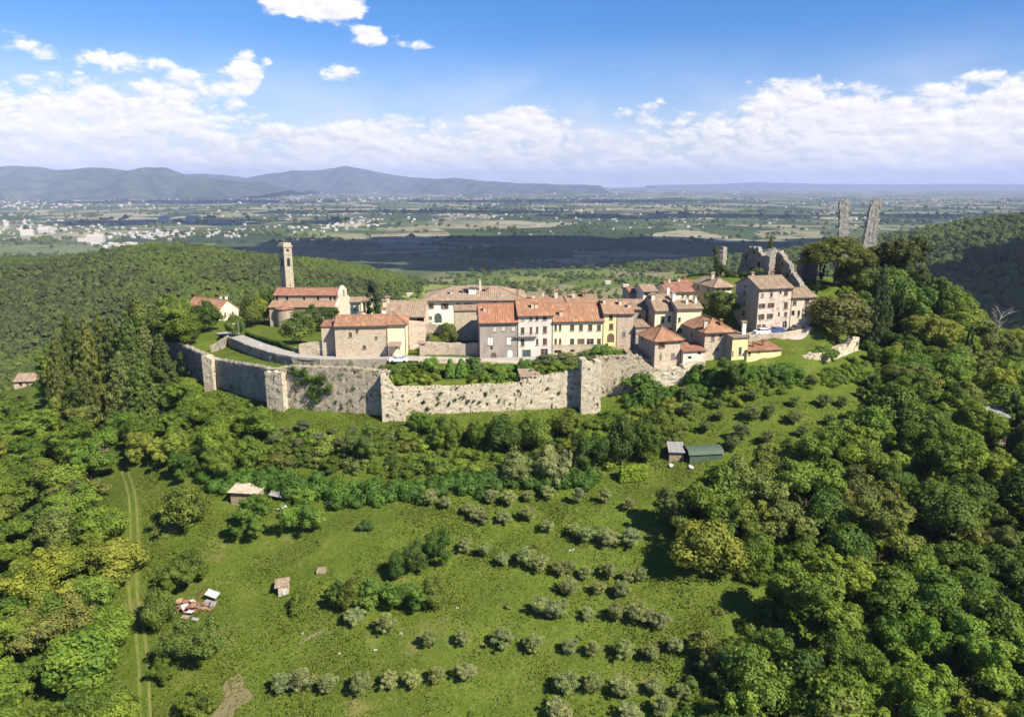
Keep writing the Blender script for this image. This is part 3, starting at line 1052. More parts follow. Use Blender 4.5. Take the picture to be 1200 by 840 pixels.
class Face:
    def __init__(s, o, e, ztop):
        s.o, s.e = Vector(o), Vector(e)
        s.L = (s.e - s.o).length
        s.u = (s.e - s.o) / s.L
        s.n = s.u.cross(Z)          # outward: u runs to the right as seen from outside
        s.ztop = ztop
    def hit(s, px, py):
        a = (px - 600) / FPX
        b = (420 - py) / FPX
        d = Vector((a, cp + b * sp, -sp + b * cp))
        c = Vector((0, 0, CAM_H))
        t = (s.o - c).dot(s.n) / d.dot(s.n)
        q = c + d * t
        return (q - s.o).dot(s.u), q.z
    def p(s, a, z, out=0):
        return Vector((s.o.x, s.o.y, 0)) + s.u * a + Z * z + s.n * out


def wall_face(mb, fc, zb, zt, holes, rev=.22):
    """a wall face with rectangular (or arched) openings and their reveals"""
    xs = sorted({0.0, fc.L, *[h[0] for h in holes], *[h[1] for h in holes]})
    zs = sorted({zb, zt, *[h[2] for h in holes], *[h[3] for h in holes]})
    for i in range(len(xs) - 1):
        for j in range(len(zs) - 1):
            mx, mz = (xs[i] + xs[i + 1]) / 2, (zs[j] + zs[j + 1]) / 2
            if any(h[0] < mx < h[1] and h[2] < mz < h[3] for h in holes):
                continue
            mb.add([fc.p(xs[i], zs[j]), fc.p(xs[i + 1], zs[j]), fc.p(xs[i + 1], zs[j + 1]), fc.p(xs[i], zs[j + 1])], [(0, 1, 2, 3)])
    for (a0, a1, z0, z1, arch) in holes:
        q = [(a0, z0), (a1, z0), (a1, z1), (a0, z1)]
        for k in range(4):
            s, e = q[k], q[(k + 1) % 4]
            mb.add([fc.p(*s), fc.p(*e), fc.p(*e, -rev), fc.p(*s, -rev)], [(3, 2, 1, 0)])
        if arch:
            r = (a1 - a0) / 2
            zc = z1 - r
            m = (a0 + a1) / 2
            for sgn in (-1, 1):
                pts = [fc.p(m + sgn * r, z1)] + [fc.p(m + sgn * r * math.cos(t), zc + r * math.sin(t)) for t in np.linspace(0, math.pi / 2, 7)]
                inn = [q_ - fc.n * rev * .8 for q_ in pts[1:]]
                f = [(0, k + 1, k + 2) if sgn < 0 else (0, k + 2, k + 1) for k in range(6)]
                mb.add(pts, f)
                mb.add(pts[1:] + inn, [(k, k + 1, 7 + k + 1, 7 + k) for k in range(6)])


STY = {   # style: (kind, frame/shutter material)
    'g': ('closed', 'sh_green'), 'b': ('closed', 'sh_brown'), 'y': ('closed', 'sh_grey'), 'w': ('closed', 'sh_white'),
    'd': ('glass', 'frame'), 'D': ('glass', 'frame_white'), 'ob': ('open', 'sh_brown'), 'og': ('open', 'sh_green'), 'oy': ('open', 'sh_grey'),
    'x': ('hole', None), 'P': ('door', 'door_green'), 'Q': ('door', 'door_brown'), 'R': ('door', 'sh_grey'), 'ag': ('adoor', 'door_green'), 'ab': ('adoor', 'door_brown'), 'aw': ('adoor', 'sh_white'), 'ax': ('ahole', None), 'ad': ('aglass', 'frame')}


def add_opening(root, fc, a0, a1, z0, z1, sty, org):
    kind, mk = STY[sty]
    arch = kind[0] == 'a'
    kind = kind[1:] if arch and kind != 'aglass' else ('glass' if kind == 'aglass' else kind)
    w_, h_ = a1 - a0, z1 - z0
    def lm():
        return MB(org)
    def slab(mb, b0, b1, y0, y1, o0, o1):
        mb.frame_box(fc.p(b0, y0, o0), fc.u, Z, fc.n, b1 - b0, y1 - y0, o1 - o0)
    if kind == 'hole':
        b = lm()
        slab(b, a0, a1, z0, z1, -.6, -.20)  # dark block set behind the wall in place of the shade inside
        return b.build('dark_opening_fill', M['glass'], root)
    if kind == 'door':
        b = lm()
        slab(b, a0, a1, z0, z1, -.22, -.12)
        for k in range(3):
            slab(b, a0 + w_ * (.08 + .32 * k), a0 + w_ * (.28 + .32 * k), z0 + h_ * .08, z0 + h_ * .9, -.12, -.09)
        return b.build('door', M[mk], root)
    if kind == 'closed':
        b = lm()
        t = .07
        slab(b, a0 - .1, a1 + .1, z0 - .10, z0, -.05, .12)
        slab(b, a0, a1, z1 - t, z1, -.18, -.04)
        slab(b, a0, a0 + t, z0, z1 - t, -.18, -.04)
        slab(b, a1 - t, a1, z0, z1 - t, -.18, -.04)
        wi = b.build('window', M['frame'], root)
        for k in (0, 1):
            s = lm()
            c0 = a0 + t if k == 0 else a0 + w_ / 2 + .015
            c1 = a0 + w_ / 2 - .015 if k == 0 else a1 - t
            slab(s, c0, c1, z0, z1 - t, -.15, -.09)
            nsl = 7
            for q in range(nsl):
                zz = z0 + (h_ - t) * (q + .2) / nsl
                slab(s, c0 + .06, c1 - .06, zz, zz + (h_ - t) / nsl * .5, -.09, -.055)
            s.build('shutter', M[mk], wi)
        return wi
    b = lm()
    t = .08
    slab(b, a0 - .1, a1 + .1, z0 - .10, z0, -.05, .13)
    slab(b, a0, a1, z1 - t, z1, -.2, -.1)
    slab(b, a0, a0 + t, z0, z1 - t, -.2, -.1)
    slab(b, a1 - t, a1, z0, z1 - t, -.2, -.1)
    slab(b, (a0 + a1) / 2 - .04, (a0 + a1) / 2 + .04, z0, z1 - t, -.2, -.12)
    slab(b, a0 + t, a1 - t, z0 + h_ * .55, z0 + h_ * .55 + .05, -.19, -.13)
    wi = b.build('window', M[mk if kind == 'glass' else 'frame'], root)
    g = lm()
    slab(g, a0, a1, z0, z1, -.25, -.195)
    g.build('pane', M['glass'], wi)
    if kind == 'open':
        for k in (-1, 1):
            s = lm()
            c0, c1 = (a0 - w_ * .5 - .03, a0 - .03) if k < 0 else (a1 + .03, a1 + w_ * .5 + .03)
            slab(s, c0, c1, z0, z1, .03, .08)
            for q in range(7):
                zz = z0 + h_ * (q + .2) / 7
                slab(s, c0 + .05, c1 - .05, zz, zz + h_ / 14, .08, .10)
            s.build('shutter', M[mk], wi)
    return wi


def roof_slope(acc, e0, e1, r0, r1, thick=.16, per=.5, r=random):
    """corrugated tile slope from eave e0-e1 up to ridge r0-r1; acc=(verts, faces, uvs per loop)"""
    e0, e1, r0, r1 = map(Vector, (e0, e1, r0, r1))
    U = (e1 - e0)
    L = U.length
    U = U / L
    V = (r0 + r1) / 2 - e0
    V = V - U * V.dot(U)
    H_ = V.length
    V = V / H_
    N = U.cross(V)
    pu = [0, (r0 - e0).dot(U), (r1 - e0).dot(U), L]
    h0, h1 = (r0 - e0).dot(V), (r1 - e0).dot(V)
    n = max(4, int(L / per) * 2)
    ss = np.linspace(0, L, n + 1)
    def vm(s):
        if pu[1] > .05 and s < pu[1]: return h0 * s / pu[1]
        if pu[2] < L - .05 and s > pu[2]: return h1 * (L - s) / (L - pu[2])
        if pu[2] - pu[1] < .01: return h0
        return h0 + (h1 - h0) * min(max((s - pu[1]) / (pu[2] - pu[1]), 0), 1)
    verts, faces, uvs = acc
    K = max(2, min(6, int(H_ / 1.4)))
    b = len(verts)
    for i, s in enumerate(ss):
        m = vm(s)
        wv = .06 if i % 2 else 0
        for k in range(K + 1):
            v = m * k / K
            sag = -.05 * math.sin(math.pi * k / K) + r.uniform(-.025, .025) * (0 < k < K)
            verts.append(e0 + U * s + V * (v - (.06 * r.random() if k == 0 else 0)) + N * (wv + sag + .02))
            uvs.append((s, v))
    for i in range(n):
        for k in range(K):
            q = b + i * (K + 1) + k
            faces.append((q, q + K + 1, q + K + 2, q + 1))
    # underside and eave edge
    c = len(verts)
    for i in (0, n):
        s = ss[i]
        for v in (0, vm(s)):
            verts.append(e0 + U * s + V * v - N * thick)
            uvs.append((s, v))
    u1 = [e0, e1, e1 + V * 0, e0]
    for q, (s, v) in ((e0, (0, 0)), (e1, (L, 0)), (r1, (L, H_)), (r0, (0, H_))):
        verts.append(q - N * thick)
        uvs.append((s, v))
    faces.append((c + 7, c + 6, c + 5, c + 4))
    e = len(verts)
    for q, (s, v) in ((e0, (0, 0)), (e1, (L, 0))):
        verts.append(q + N * .03)
        uvs.append((s, .1))
    faces.append((c + 4, c + 5, e + 1, e))
    for (lo, hi, flip) in ((e0, r0, 0), (e1, r1, 1)):
        g = len(verts)
        for q in (lo - N * thick, hi - N * thick, hi + N * .03, lo + N * .03):
            verts.append(q)
            uvs.append((0, 0))
        faces.append((g, g + 1, g + 2, g + 3) if flip else (g + 3, g + 2, g + 1, g))


def build_roof(name, mat, root, org, slopes, ridges, r):
    acc = ([], [], [])
    for s in slopes:
        roof_slope(acc, *s, r=r)
    mb = MB(org)
    verts, faces, uvs = acc
    me = mesh_np(name, [tuple(v - Vector(org)) for v in verts], faces, mat)
    ul = me.uv_layers.new(name='UVMap')
    for l in me.loops:
        ul.data[l.index].uv = uvs[l.vertex_index]
    ro = link(name, me, root)
    for (a, b) in ridges:
        a, b = Vector(a), Vector(b)
        n = max(2, int((b - a).length / .45))
        q = MB(org)
        q.tube([a.lerp(b, k / n) + Z * (.03 + (.04 if k % 2 else 0)) for k in range(n + 1)], [.15] * (n + 1), 6)
        q.build('ridge_tiles', mat, ro)
    return ro


def chimney(root, org, p, s=.7, h=1.3, mat='beige', capmat='roof_old', cap=True):
    b = MB(org)
    b.box(p - Z * .8, (s, s * .8, h + .8), .1)
    if cap:
        b.box(p + Z * (h + .22), (s * 1.35, s * 1.15, .10), .1)
        for (i, j) in ((-1, -1), (1, -1), (1, 1), (-1, 1)):
            b.box(p + Vector((i * s * .36, j * s * .28, h)), (s * .2, s * .2, .22), .1)
    c = b.build('chimney', M[mat], root)
    if cap:
        k = MB(org)
        k.frame_box(p + Vector((-s * .75, -s * .65, h + .325)), (1, 0, 0), (0, 1, .12), (0, 0, 1), s * 1.5, s * 1.3, .1)
        k.build('chimney_cap', M[capmat], c)
    return c


HOUSES = {}


def house(label, A, Bpx, alpha, depth, eave, ridge, walls, roofmat, wins=(), roof='gable', oh=.45, found=4.0, chim=(), name='house', cat='house', side_mat=None, base_z=None, A_world=None, ov_side=.2, downpipe=True, gut=True):
    """A=(px,py,Y) of the front-left foot; Bpx pixel of the front-right corner; eave / ridge rows in pixels"""
    seed = int(abs(A[0] * 7 + A[1] * 13)) if A else random.randint(0, 9999)
    r = random.Random(seed)
    if A_world is not None:
        a = Vector(A_world)
        apx = project(a)[0]
    else:
        a = at(*A)
        apx = A[0]
    if base_z is not None: a.z = base_z
    al = R(alpha)
    ca, sa = math.cos(al), math.sin(al)
    q = (Bpx - 600) / FPX
    L = (q * (a.y * cp + (CAM_H - a.z) * sp) - a.x) / (ca - q * cp * sa)
    u, v = Vector((ca, sa, 0)), Vector((-sa, ca, 0))
    zb = a.z
    ze = at(apx, eave, a.y).z
    A0, B0 = a.copy(), a + u * L
    C0, D0 = B0 + v * depth, A0 + v * depth
    half = depth if roof in ('shed',) else depth / 2
    mid = (A0 + B0) / 2 + v * half
    if roof in ('gabley',): mid = (A0 + B0) / 2
    mpx = project(Vector((mid.x, mid.y, ze)))[0]
    zr = at(mpx, ridge, mid.y).z
    zr = max(zr, ze + .25)
    org = A0.copy()
    root = thing(name, label, cat, org)
    F = {'f': Face(A0, B0, ze), 'r': Face(B0, C0, ze), 'b': Face(C0, D0, ze), 'l': Face(D0, A0, ze)}
    holes = {k: [] for k in F}
    ops = []
    for wdef in wins:
        fk, px, py, wp, hp, sty = wdef[:6]
        fc = F[fk]
        x0, _ = fc.hit(px - wp / 2, py)
        x1, _ = fc.hit(px + wp / 2, py)
        xm, zt = fc.hit(px, py - hp / 2)
        _, z0 = fc.hit(px, py + hp / 2)
        if x0 > x1: x0, x1 = x1, x0
        x0, x1 = max(x0, .12), min(x1, fc.L - .12)
        zt = min(zt, ze - .12)
        if x1 - x0 < .25 or zt - z0 < .2: continue
        if any(x0 < h[1] + .05 and x1 > h[0] - .05 and z0 < h[3] + .05 and zt > h[2] - .05 for h in holes[fk]): continue
        holes[fk].append((x0, x1, z0, zt, STY[sty][0][0] == 'a'))
        ops.append((fk, x0, x1, z0, zt, sty))
    for k, fc in F.items():
        mb = MB(org)
        wall_face(mb, fc, zb - found, ze, holes[k])
        # gable triangles
        if roof == 'gable' and k in 'lr':
            mb.add([fc.p(0, ze), fc.p(fc.L, ze), fc.p(fc.L / 2, zr - .12)], [(0, 1, 2)])
        if roof == 'gabley' and k in 'fb':
            mb.add([fc.p(0, ze), fc.p(fc.L, ze), fc.p(fc.L / 2, zr - .12)], [(0, 1, 2)])
        if roof == 'hipright' and k == 'l':
            mb.add([fc.p(0, ze), fc.p(fc.L, ze), fc.p(fc.L / 2, zr - .12)], [(0, 1, 2)])
        if roof == 'shed':
            if k == 'b': mb.add([fc.p(0, ze), fc.p(fc.L, ze), fc.p(fc.L, zr - .12), fc.p(0, zr - .12)], [(0, 1, 2, 3)])
            if k == 'l': mb.add([fc.p(0, ze), fc.p(fc.L, ze), fc.p(0, zr - .12)], [(0, 1, 2)])
            if k == 'r': mb.add([fc.p(0, ze), fc.p(fc.L, ze), fc.p(fc.L, zr - .12)], [(0, 1, 2)])
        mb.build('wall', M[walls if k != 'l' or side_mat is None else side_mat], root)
    for (fk, x0, x1, z0, z1, sty) in ops:
        add_opening(root, F[fk], x0, x1, z0, z1, sty, org)
    os_ = ov_side
    def P(s, t, z):
        return Vector((A0.x, A0.y, 0)) + u * s + v * t + Z * z
    drop = oh * (zr - ze) / half
    slopes, ridges = [], []
    if roof == 'gable':
        m_ = depth / 2
        slopes = [(P(-os_, -oh, ze - drop), P(L + os_, -oh, ze - drop), P(-os_, m_, zr), P(L + os_, m_, zr)),
                  (P(L + os_, depth + oh, ze - drop), P(-os_, depth + oh, ze - drop), P(L + os_, m_, zr), P(-os_, m_, zr))]
        ridges = [(P(-os_, m_, zr), P(L + os_, m_, zr))]
    elif roof == 'gabley':
        m_ = L / 2
        dr = oh * (zr - ze) / m_
        slopes = [(P(-oh, depth + os_, ze - dr), P(-oh, -os_, ze - dr), P(m_, depth + os_, zr), P(m_, -os_, zr)),
                  (P(L + oh, -os_, ze - dr), P(L + oh, depth + os_, ze - dr), P(m_, -os_, zr), P(m_, depth + os_, zr))]
        ridges = [(P(m_, -os_, zr), P(m_, depth + os_, zr))]
    elif roof in ('hip', 'hipright'):
        m_ = depth / 2
        if L >= depth or roof == 'hipright':
            i0 = -os_ if roof == 'hipright' else m_
            s0 = -os_ if roof == 'hipright' else -oh
            i1 = max(L - m_, (i0 if roof == 'hip' else L * .3) + .3)
            zl = ze - drop
            ra, rb = P(i0, m_, zr), P(i1, m_, zr)
            slopes = [(P(s0, -oh, zl), P(L + oh, -oh, zl), ra, rb), (P(L + oh, depth + oh, zl), P(s0, depth + oh, zl), rb, ra),
                      (P(L + oh, -oh, zl), P(L + oh, depth + oh, zl), rb, rb)]
            ridges = [(ra, rb), (rb, P(L + oh, -oh, zl)), (rb, P(L + oh, depth + oh, zl))]
            if roof == 'hip':
                slopes.append((P(-oh, depth + oh, zl), P(-oh, -oh, zl), ra, ra))
                ridges += [(ra, P(-oh, -oh, zl)), (ra, P(-oh, depth + oh, zl))]
        else:
            m_ = L / 2
            zl = ze - oh * (zr - ze) / m_
            ra, rb = P(m_, m_, zr), P(m_, depth - m_, zr)
            slopes = [(P(-oh, -oh, zl), P(L + oh, -oh, zl), ra, ra), (P(L + oh, depth + oh, zl), P(-oh, depth + oh, zl), rb, rb),
                      (P(L + oh, -oh, zl), P(L + oh, depth + oh, zl), ra, rb), (P(-oh, depth + oh, zl), P(-oh, -oh, zl), rb, ra)]
            ridges = [(ra, rb), (ra, P(-oh, -oh, zl)), (ra, P(L + oh, -oh, zl))]
    elif roof == 'shed':
        slopes = [(P(-os_, -oh, ze - drop), P(L + os_, -oh, ze - drop), P(-os_, depth + .1, zr), P(L + os_, depth + .1, zr))]
    rf = None
    if slopes:
        rf = build_roof('roof', M[roofmat], root, org, slopes, ridges, r)
    def roof_z(s, t):
        if roof in ('gable', 'hipright'): return zr - abs(t - depth / 2) / (depth / 2) * (zr - ze)
        if roof == 'gabley': return zr - abs(s - L / 2) / (L / 2) * (zr - ze)
        if roof == 'shed': return ze + (zr - ze) * t / depth
        m_ = min(L, depth) / 2
        e = min(s, L - s, t, depth - t) / m_
        return ze + (zr - ze) * max(min(e, 1), 0)
    for c in chim:
        fs, ft = c[0], c[1]
        s_, h_ = (c[2], c[3]) if len(c) > 3 else (.7, 1.2)
        q = P(fs * L, ft * depth, roof_z(fs * L, ft * depth))
        chimney(rf or root, org, q, s_, h_, c[4] if len(c) > 4 else 'beige', roofmat)
    if gut and roof in ('gable', 'hip', 'hipright'):
        b = MB(org)
        zg = ze - oh * (zr - ze) / (min(L, depth) / 2 if roof == 'hip' else half) - .10
        b.tube([P(-.1, -oh - .05, zg), P(L + .1, -oh - .05, zg)], [.075, .075], 6)
        if downpipe:
            b.tube([P(L - .12, -oh - .05, zg), P(L - .12, -.06, zg - .5), P(L - .12, -.06, zb)], [.055, .055, .055], 5)
        b.build('gutter', M['sh_brown'], root)
    info = dict(root=root, A=A0, B=B0, C=C0, D=D0, u=u, v=v, L=L, ze=ze, zr=zr, zb=zb, F=F, org=org, P=P, roof=rf, rz=roof_z, depth=depth)
    return info


def cc(x, y, s, ox, oy):
    return ox + x / s, oy + y / s


def W4(f, x, y, w_, h_, sty):     # window given in the 480..660 x 320..446 enlargement
    k = 1200 / 180
    return (f, 480 + x / k, 320 + y / k, w_ / k, h_ / k, sty)


def W5(f, x, y, w_, h_, sty):     # ... in the 620..800 x 320..446 one
    k = 1200 / 180
    return (f, 620 + x / k, 320 + y / k, w_ / k, h_ / k, sty)


def W6(f, x, y, w_, h_, sty):     # ... in the 720..920 x 300..440 one
    return (f, 720 + x / 6, 300 + y / 6, w_ / 6, h_ / 6, sty)


def W7(f, x, y, w_, h_, sty):     # ... in the 820..1060 x 220..388 one
    return (f, 820 + x / 5, 220 + y / 5, w_ / 5, h_ / 5, sty)


def W3(f, x, y, w_, h_, sty):     # ... in the 340..540 x 320..460 one
    return (f, 340 + x / 6, 320 + y / 6, w_ / 6, h_ / 6, sty)


# the terrace of houses along the street
h1 = house('narrow grey rendered house with plain orange roof and an arched brown door', (562.5, 421, 158), 607, 6, 10, 377, 356, 'grey', 'roof_new',
           [W4('f', 668, 437, 28, 38, 'w'), W4('f', 735, 432, 26, 38, 'w'), W4('f', 812, 432, 26, 38, 'w'), W4('f', 632, 532, 48, 62, 'w'), W4('f', 778, 530, 40, 62, 'w'),
            W4('f', 640, 586, 16, 24, 'x'), W4('f', 656, 645, 44, 48, 'ab'), W4('f', 786, 632, 46, 74, 'aw')], chim=[(.15, .3, .5, .5)])
h2 = house('tall white three storey house with a balcony in the terrace row', None, 647.5, 6, 11, 369, 350.5, 'white_old', 'roof_orange',
           [W4('f', 882, 450, 30, 52, 'g'), W4('f', 948, 354, 20, 34, 'y'), W4('f', 996, 352, 20, 36, 'b'), W4('f', 1056, 349, 32, 36, 'b'), W4('f', 884, 362, 24, 22, 'w'),
            W4('f', 948, 447, 20, 54, 'b'), W4('f', 996, 444, 20, 52, 'b'), W4('f', 1056, 441, 32, 52, 'b'), W4('f', 882, 540, 30, 56, 'g'), W4('f', 996, 537, 20, 50, 'b'), W4('f', 1056, 534, 34, 50, 'b'),
            W4('f', 913, 630, 66, 62, 'P'), W4('f', 1052, 615, 56, 46, 'd')], A_world=h1['B'] + Vector((0.05, .1, .5)), chim=[(.45, .22, .6, .7), (.55, .22, .6, .6)])
# balcony on the white house
bf = h2['F']['f']
bs, bz = bf.hit(480 + 905 / 6.667, 320 + 497 / 6.667)
bb = MB(h2['org'])
bb.frame_box(bf.p(bs - 2.6, bz, 0.02), bf.u, Z, bf.n, 5.2, .14, .75)
bal = bb.build('balcony', M['sh_grey'], h2['root'])
br = MB(h2['org'])
br.frame_box(bf.p(bs - 2.6, bz + .95, .70), bf.u, Z, bf.n, 5.2, .05, .05)
for k in range(18):
    br.frame_box(bf.p(bs - 2.58 + k * .3, bz + .14, .71), bf.u, Z, bf.n, .03, .81, .03)
br.build('railing', M['car_dark'], bal)
h3 = house('long cream two storey house with a stone ground floor in the terrace row', None, 706.5, 6, 10, 375.5, 355, 'cream', 'roof_orange',
           [W5('f', x, 427, w_, 46, s) for x, w_, s in ((207, 20, 'g'), (242, 20, 'g'), (336, 34, 'b'), (405, 32, 'g'), (477, 34, 'b'), (545, 32, 'b'))] +
           [W5('f', x, 535, w_, h_, s) for x, w_, h_, s in ((207, 20, 46, 'b'), (242, 20, 46, 'b'), (336, 34, 46, 'g'), (405, 56, 44, 'Q'), (477, 56, 44, 'd'), (545, 32, 46, 'b'))] +
           [W5('f', 225, 614, 54, 24, 'x'), W5('f', 338, 608, 34, 20, 'x')], A_world=h2['B'] + Vector((.05, .05, .1)), chim=[(.17, .15, .7, .6), (.2, .8, .6, 1.1)])
# stone plinth of the cream house
pf = h3['F']['f']
_, pz = pf.hit(675, 404.5)
pb = MB(h3['org'])
for (s0, s1) in ((0, .02),):
    pb.frame_box(pf.p(.02, pz, .0), pf.u, Z, pf.n, pf.L - .04, .16, .09)
pb.build('string_course', M['stone_house'], h3['root'])
pl_ = MB(h3['org'])
pfc = Face(pf.o + pf.n * .05, pf.e + pf.n * .05, pz)
hq = []
for x, y, w_, h_ in ((225, 614, 54, 24), (338, 608, 34, 20)):
    x0, zz1 = pf.hit(620 + (x - w_ / 2) / 6.667, 320 + (y - h_ / 2) / 6.667)
    x1, zz0 = pf.hit(620 + (x + w_ / 2) / 6.667, 320 + (y + h_ / 2) / 6.667)
    hq.append((x0, x1, zz0, zz1, False))
wall_face(pl_, pfc, h3['zb'] - 2, pz, hq, .05)
pl_.build('plinth', M['stone_house'], h3['root'])
h4 = house('slim bright yellow house with an arched doorway at the end of the row', None, 722.5, 6, 9, 366.5, 351, 'yellow', 'roof_old',
           [W5('f', 640, 342, 30, 44, 'g'), W5('f', 641, 418, 34, 46, 'b'), W5('f', 637, 507, 56, 70, 'ab'), W5('f', 608, 566, 22, 34, 'g')], A_world=h3['B'] + Vector((.05, .1, .8)), chim=[(.2, .35, .6, .7), (.6, .8, .7, 1.2)])
h5 = house('stone tower house with a ragged right edge beside the yellow house', None, 741, 6, 9, 366.5, 351, 'stone_pink', 'roof_old',
           [W5('f', 740, 478, 28, 38, 'y')], A_world=h4['B'] + Vector((.05, .05, .1)), chim=[(.3, .3, .6, .8), (.8, .2, .6, .5)], downpipe=False)
# broken toothing on the tower house's right corner
tb = MB(h5['org'])
fr = h5['F']['r']
rr_ = random.Random(3)
zz = h5['zb'] + .5
while zz < h5['ze'] - 1:
    hh = rr_.uniform(.35, .8)
    if rr_.random() < .65:
        tb.frame_box(fr.p(.02, zz, 0.0), fr.u, Z, fr.n, rr_.uniform(.4, .8), hh * .8, rr_.uniform(.15, .65))
    zz += hh
tb.build('broken_stones', M['stone_pink'], h5['root'])
house('low tan roofed house seen above the ridge of the white house', (622, 400, 173), 664, 6, 9, 356, 347.5, 'beige', 'roof_old', chim=[(.1, .3, .7, 1), (.75, .4, .8, 1.3), (.4, .5, .5, 1.0)], found=6)
house('low tan roofed house seen above the ridge of the cream house', (664, 400, 174), 701, 6, 9, 354, 345.5, 'beige', 'roof_old', chim=[(.25, .3, .7, 1.1), (.6, .35, .9, .9, 'roof_brown')], found=6)
house('stone annex with a low roof, half shaded by the grey house', (533, 399, 169), 563, 6, 6, 363.5, 362, 'stone_house', 'roof_tan', [W4('f', 486, 384, 22, 26, 'D')], roof='shed', oh=.3)

def aerial(h, fs, ft, ht=2.2):
    q = h['P'](fs * h['L'], ft * h['depth'], h['rz'](fs * h['L'], ft * h['depth']))
    b = MB(h['org'])
    b.tube([q - Z * .2, q + Z * ht], [.035, .03], 5)
    for k in range(4):
        b.tube([q + Vector((-.5, -.1, ht - .15 - k * .16)), q + Vector((.5, .1, ht - .15 - k * .16))], [.02, .02], 4)
    b.build('aerial', M['metal'], h['roof'])


for h_, a_, b_ in ((h2, .7, .5), (h3, .4, .5), (h3, .85, .6), (h1, .6, .5), (h5, .5, .6)):
    aerial(h_, a_, b_)


# the white villa behind
house('large white villa with brown shutters and a hipped tan roof', (499, 386, 184), 615, 2, 14, 351, 335.5, 'white', 'roof_tan',
      [W4('f', 160, 258, 28, 40, 'ob'), W4('f', 275, 258, 28, 42, 'ob'), W4('f', 377, 257, 30, 44, 'b'), W4('f', 458, 259, 34, 46, 'ob'), W4('f', 222, 352, 58, 76, 'ag'), W4('f', 162, 349, 28, 22, 'y'), W4('f', 160, 390, 24, 12, 'y'),
       W4('f', 665, 220, 14, 14, 'b')], roof='hip', oh=.7, chim=[(.47, .25, 1.9, 1.2, 'white'), (.55, .35, .5, 2.6, 'beige'), (.38, .25, .7, .8, 'roof_brown'), (.26, .2, .6, .6), (.93, .2, .6, 1.0, 'roof_brown'), (.62, .3, .9, .6, 'roof_brown')], name='villa', cat='villa')
house('long low building with a tan roof between the cypress and the villa', (447, 379, 173), 497.5, 1, 13, 370.5, 352.5, 'beige', 'roof_tan', [W3('f', 915, 320, 50, 40, 'x'), W3('f', 940, 330, 20, 40, 'Q')], chim=[(.08, .45, .8, 1.0), (.03, .3, .9, 1.2)])

# stone house by the road and its cream end
hs1 = house('large rubble stone house with small windows and an orange roof beside the road', (394, 421, 157), 455, 5, 9.5, 381.5, 369, 'stone_house', 'roof_orange',
            [W3('f', 423, 434, 24, 34, 'b'), W3('f', 470, 406, 20, 26, 'b'), W3('f', 603, 455, 18, 20, 'b'), W3('f', 521, 521, 26, 26, 'b')], chim=[(.45, .8, .5, .7), (.9, .72, .9, 1.3, 'white')])
house('pale yellow house end with a porch beside the white car', None, 476.5, 5, 9.5, 379.8, 368.8, 'paleyellow', 'roof_orange',
      [W3('f', 757, 505, 32, 48, 'd'), W3('r', 835, 500, 10, 26, 'd')], roof='hipright', A_world=hs1['B'] + Vector((.05, .1, .2)), chim=[(.2, .9, .7, .6)])
house('small stone lean-to with a red roof at the left of the stone house', (378.5, 420, 159), 393.5, 5, 6, 382, 376, 'stone_house', 'roof_red', [W3('f', 315, 442, 16, 28, 'x')], roof='shed', oh=.3)

pv_ = at(462, 420, 155.6)
pch = thing('porch', 'small tiled porch on posts in front of the pale yellow house end', 'porch', pv_)
b = MB(pv_)
b.frame_box(pv_ + Vector((-1.3, 1.6, 3.3)), (1, .08, 0), Vector((0, -1, -.35)).normalized(), Z, 2.8, 1.9, .12)
b.build('roof', M['roof_tan'], pch)
for dx in (-1.15, 1.3):
    b = MB(pv_)
    b.box(pv_ + Vector((dx, -.05, -.5)), (.14, .14, 3.2))
    b.build('post', M['plank'], pch)

# church
ch = thing('church', 'stone church with red tiled nave and aisle roofs and a round apse', 'church', at(316, 384, 203))
co = ch.location.copy()
cz = at(316, 384, 203).z
xa, xb = at(317, 384, 203).x, at(393, 370, 203).x
za = at(317, 359, 203).z
AI, NV, HALF = 4.2, 8.0, 16.4
zae = at(350, 352, 203 + AI).z
zce = at(350, 345, 203 + AI).z
zrd = at(350, 337.5, 203 + AI + NV / 2).z
yf = 203
fF = Face((xa, yf, 0), (xb, yf, 0), za)
mb = MB(co)
wall_face(mb, fF, cz - 4, za, [])
mb.build('aisle_wall', M['church_stone'], ch)
fC = Face((xa + .6, yf + AI, 0), (xb, yf + AI, 0), zce)
mb = MB(co)
hl = []
ops = []
for (x, y) in ((866, 530), (938, 537), (1058, 540), (1155, 535)):
    px, py = 180 + x / 6, 260 + y / 6
    s, zz = fC.hit(px, py)
    hl.append((s - .35, s + .35, zz - .9, zz + .6, True))
for x in (283, 312):
    s, zz = fC.hit(340 + x / 6, 320 + 178 / 6)
    hl.append((s - .3, s + .3, zz - .8, zz + .5, True))
hl = [h for h in hl if h[0] > .1 and h[1] < fC.L - .1]
hl = [(a, b, max(c, zae - .1), min(d, zce - .1), e) for a, b, c, d, e in hl]
wall_face(mb, fC, zae - 1.5, zce, hl)
mb.build('clerestory_wall', M['church_stone'], ch)
for h in hl:
    add_opening(ch, fC, h[0], h[1], h[2], h[3], 'x', co)
yb = yf + AI + NV
mb = MB(co)          # left gable and back
for (x, sgn) in ((xa + .6, 0),):
    mb.add([(x, yf + AI, cz - 4), (x, yb, cz - 4), (x, yb, zce), (x, yf + AI + NV / 2, zrd - .15), (x, yf + AI, zce)], [(0, 4, 3, 2, 1)])
mb.add([(xa, yf, cz - 4), (xa, yf + AI, cz - 4), (xa, yf + AI, zae), (xa, yf, za)], [(0, 3, 2, 1)])
mb.add([(xa + .6, yb, cz - 4), (xb, yb, cz - 4), (xb, yb, zce), (xa + .6, yb, zce)], [(1, 0, 3, 2)])
mb.build('end_wall', M['church_stone'], ch)
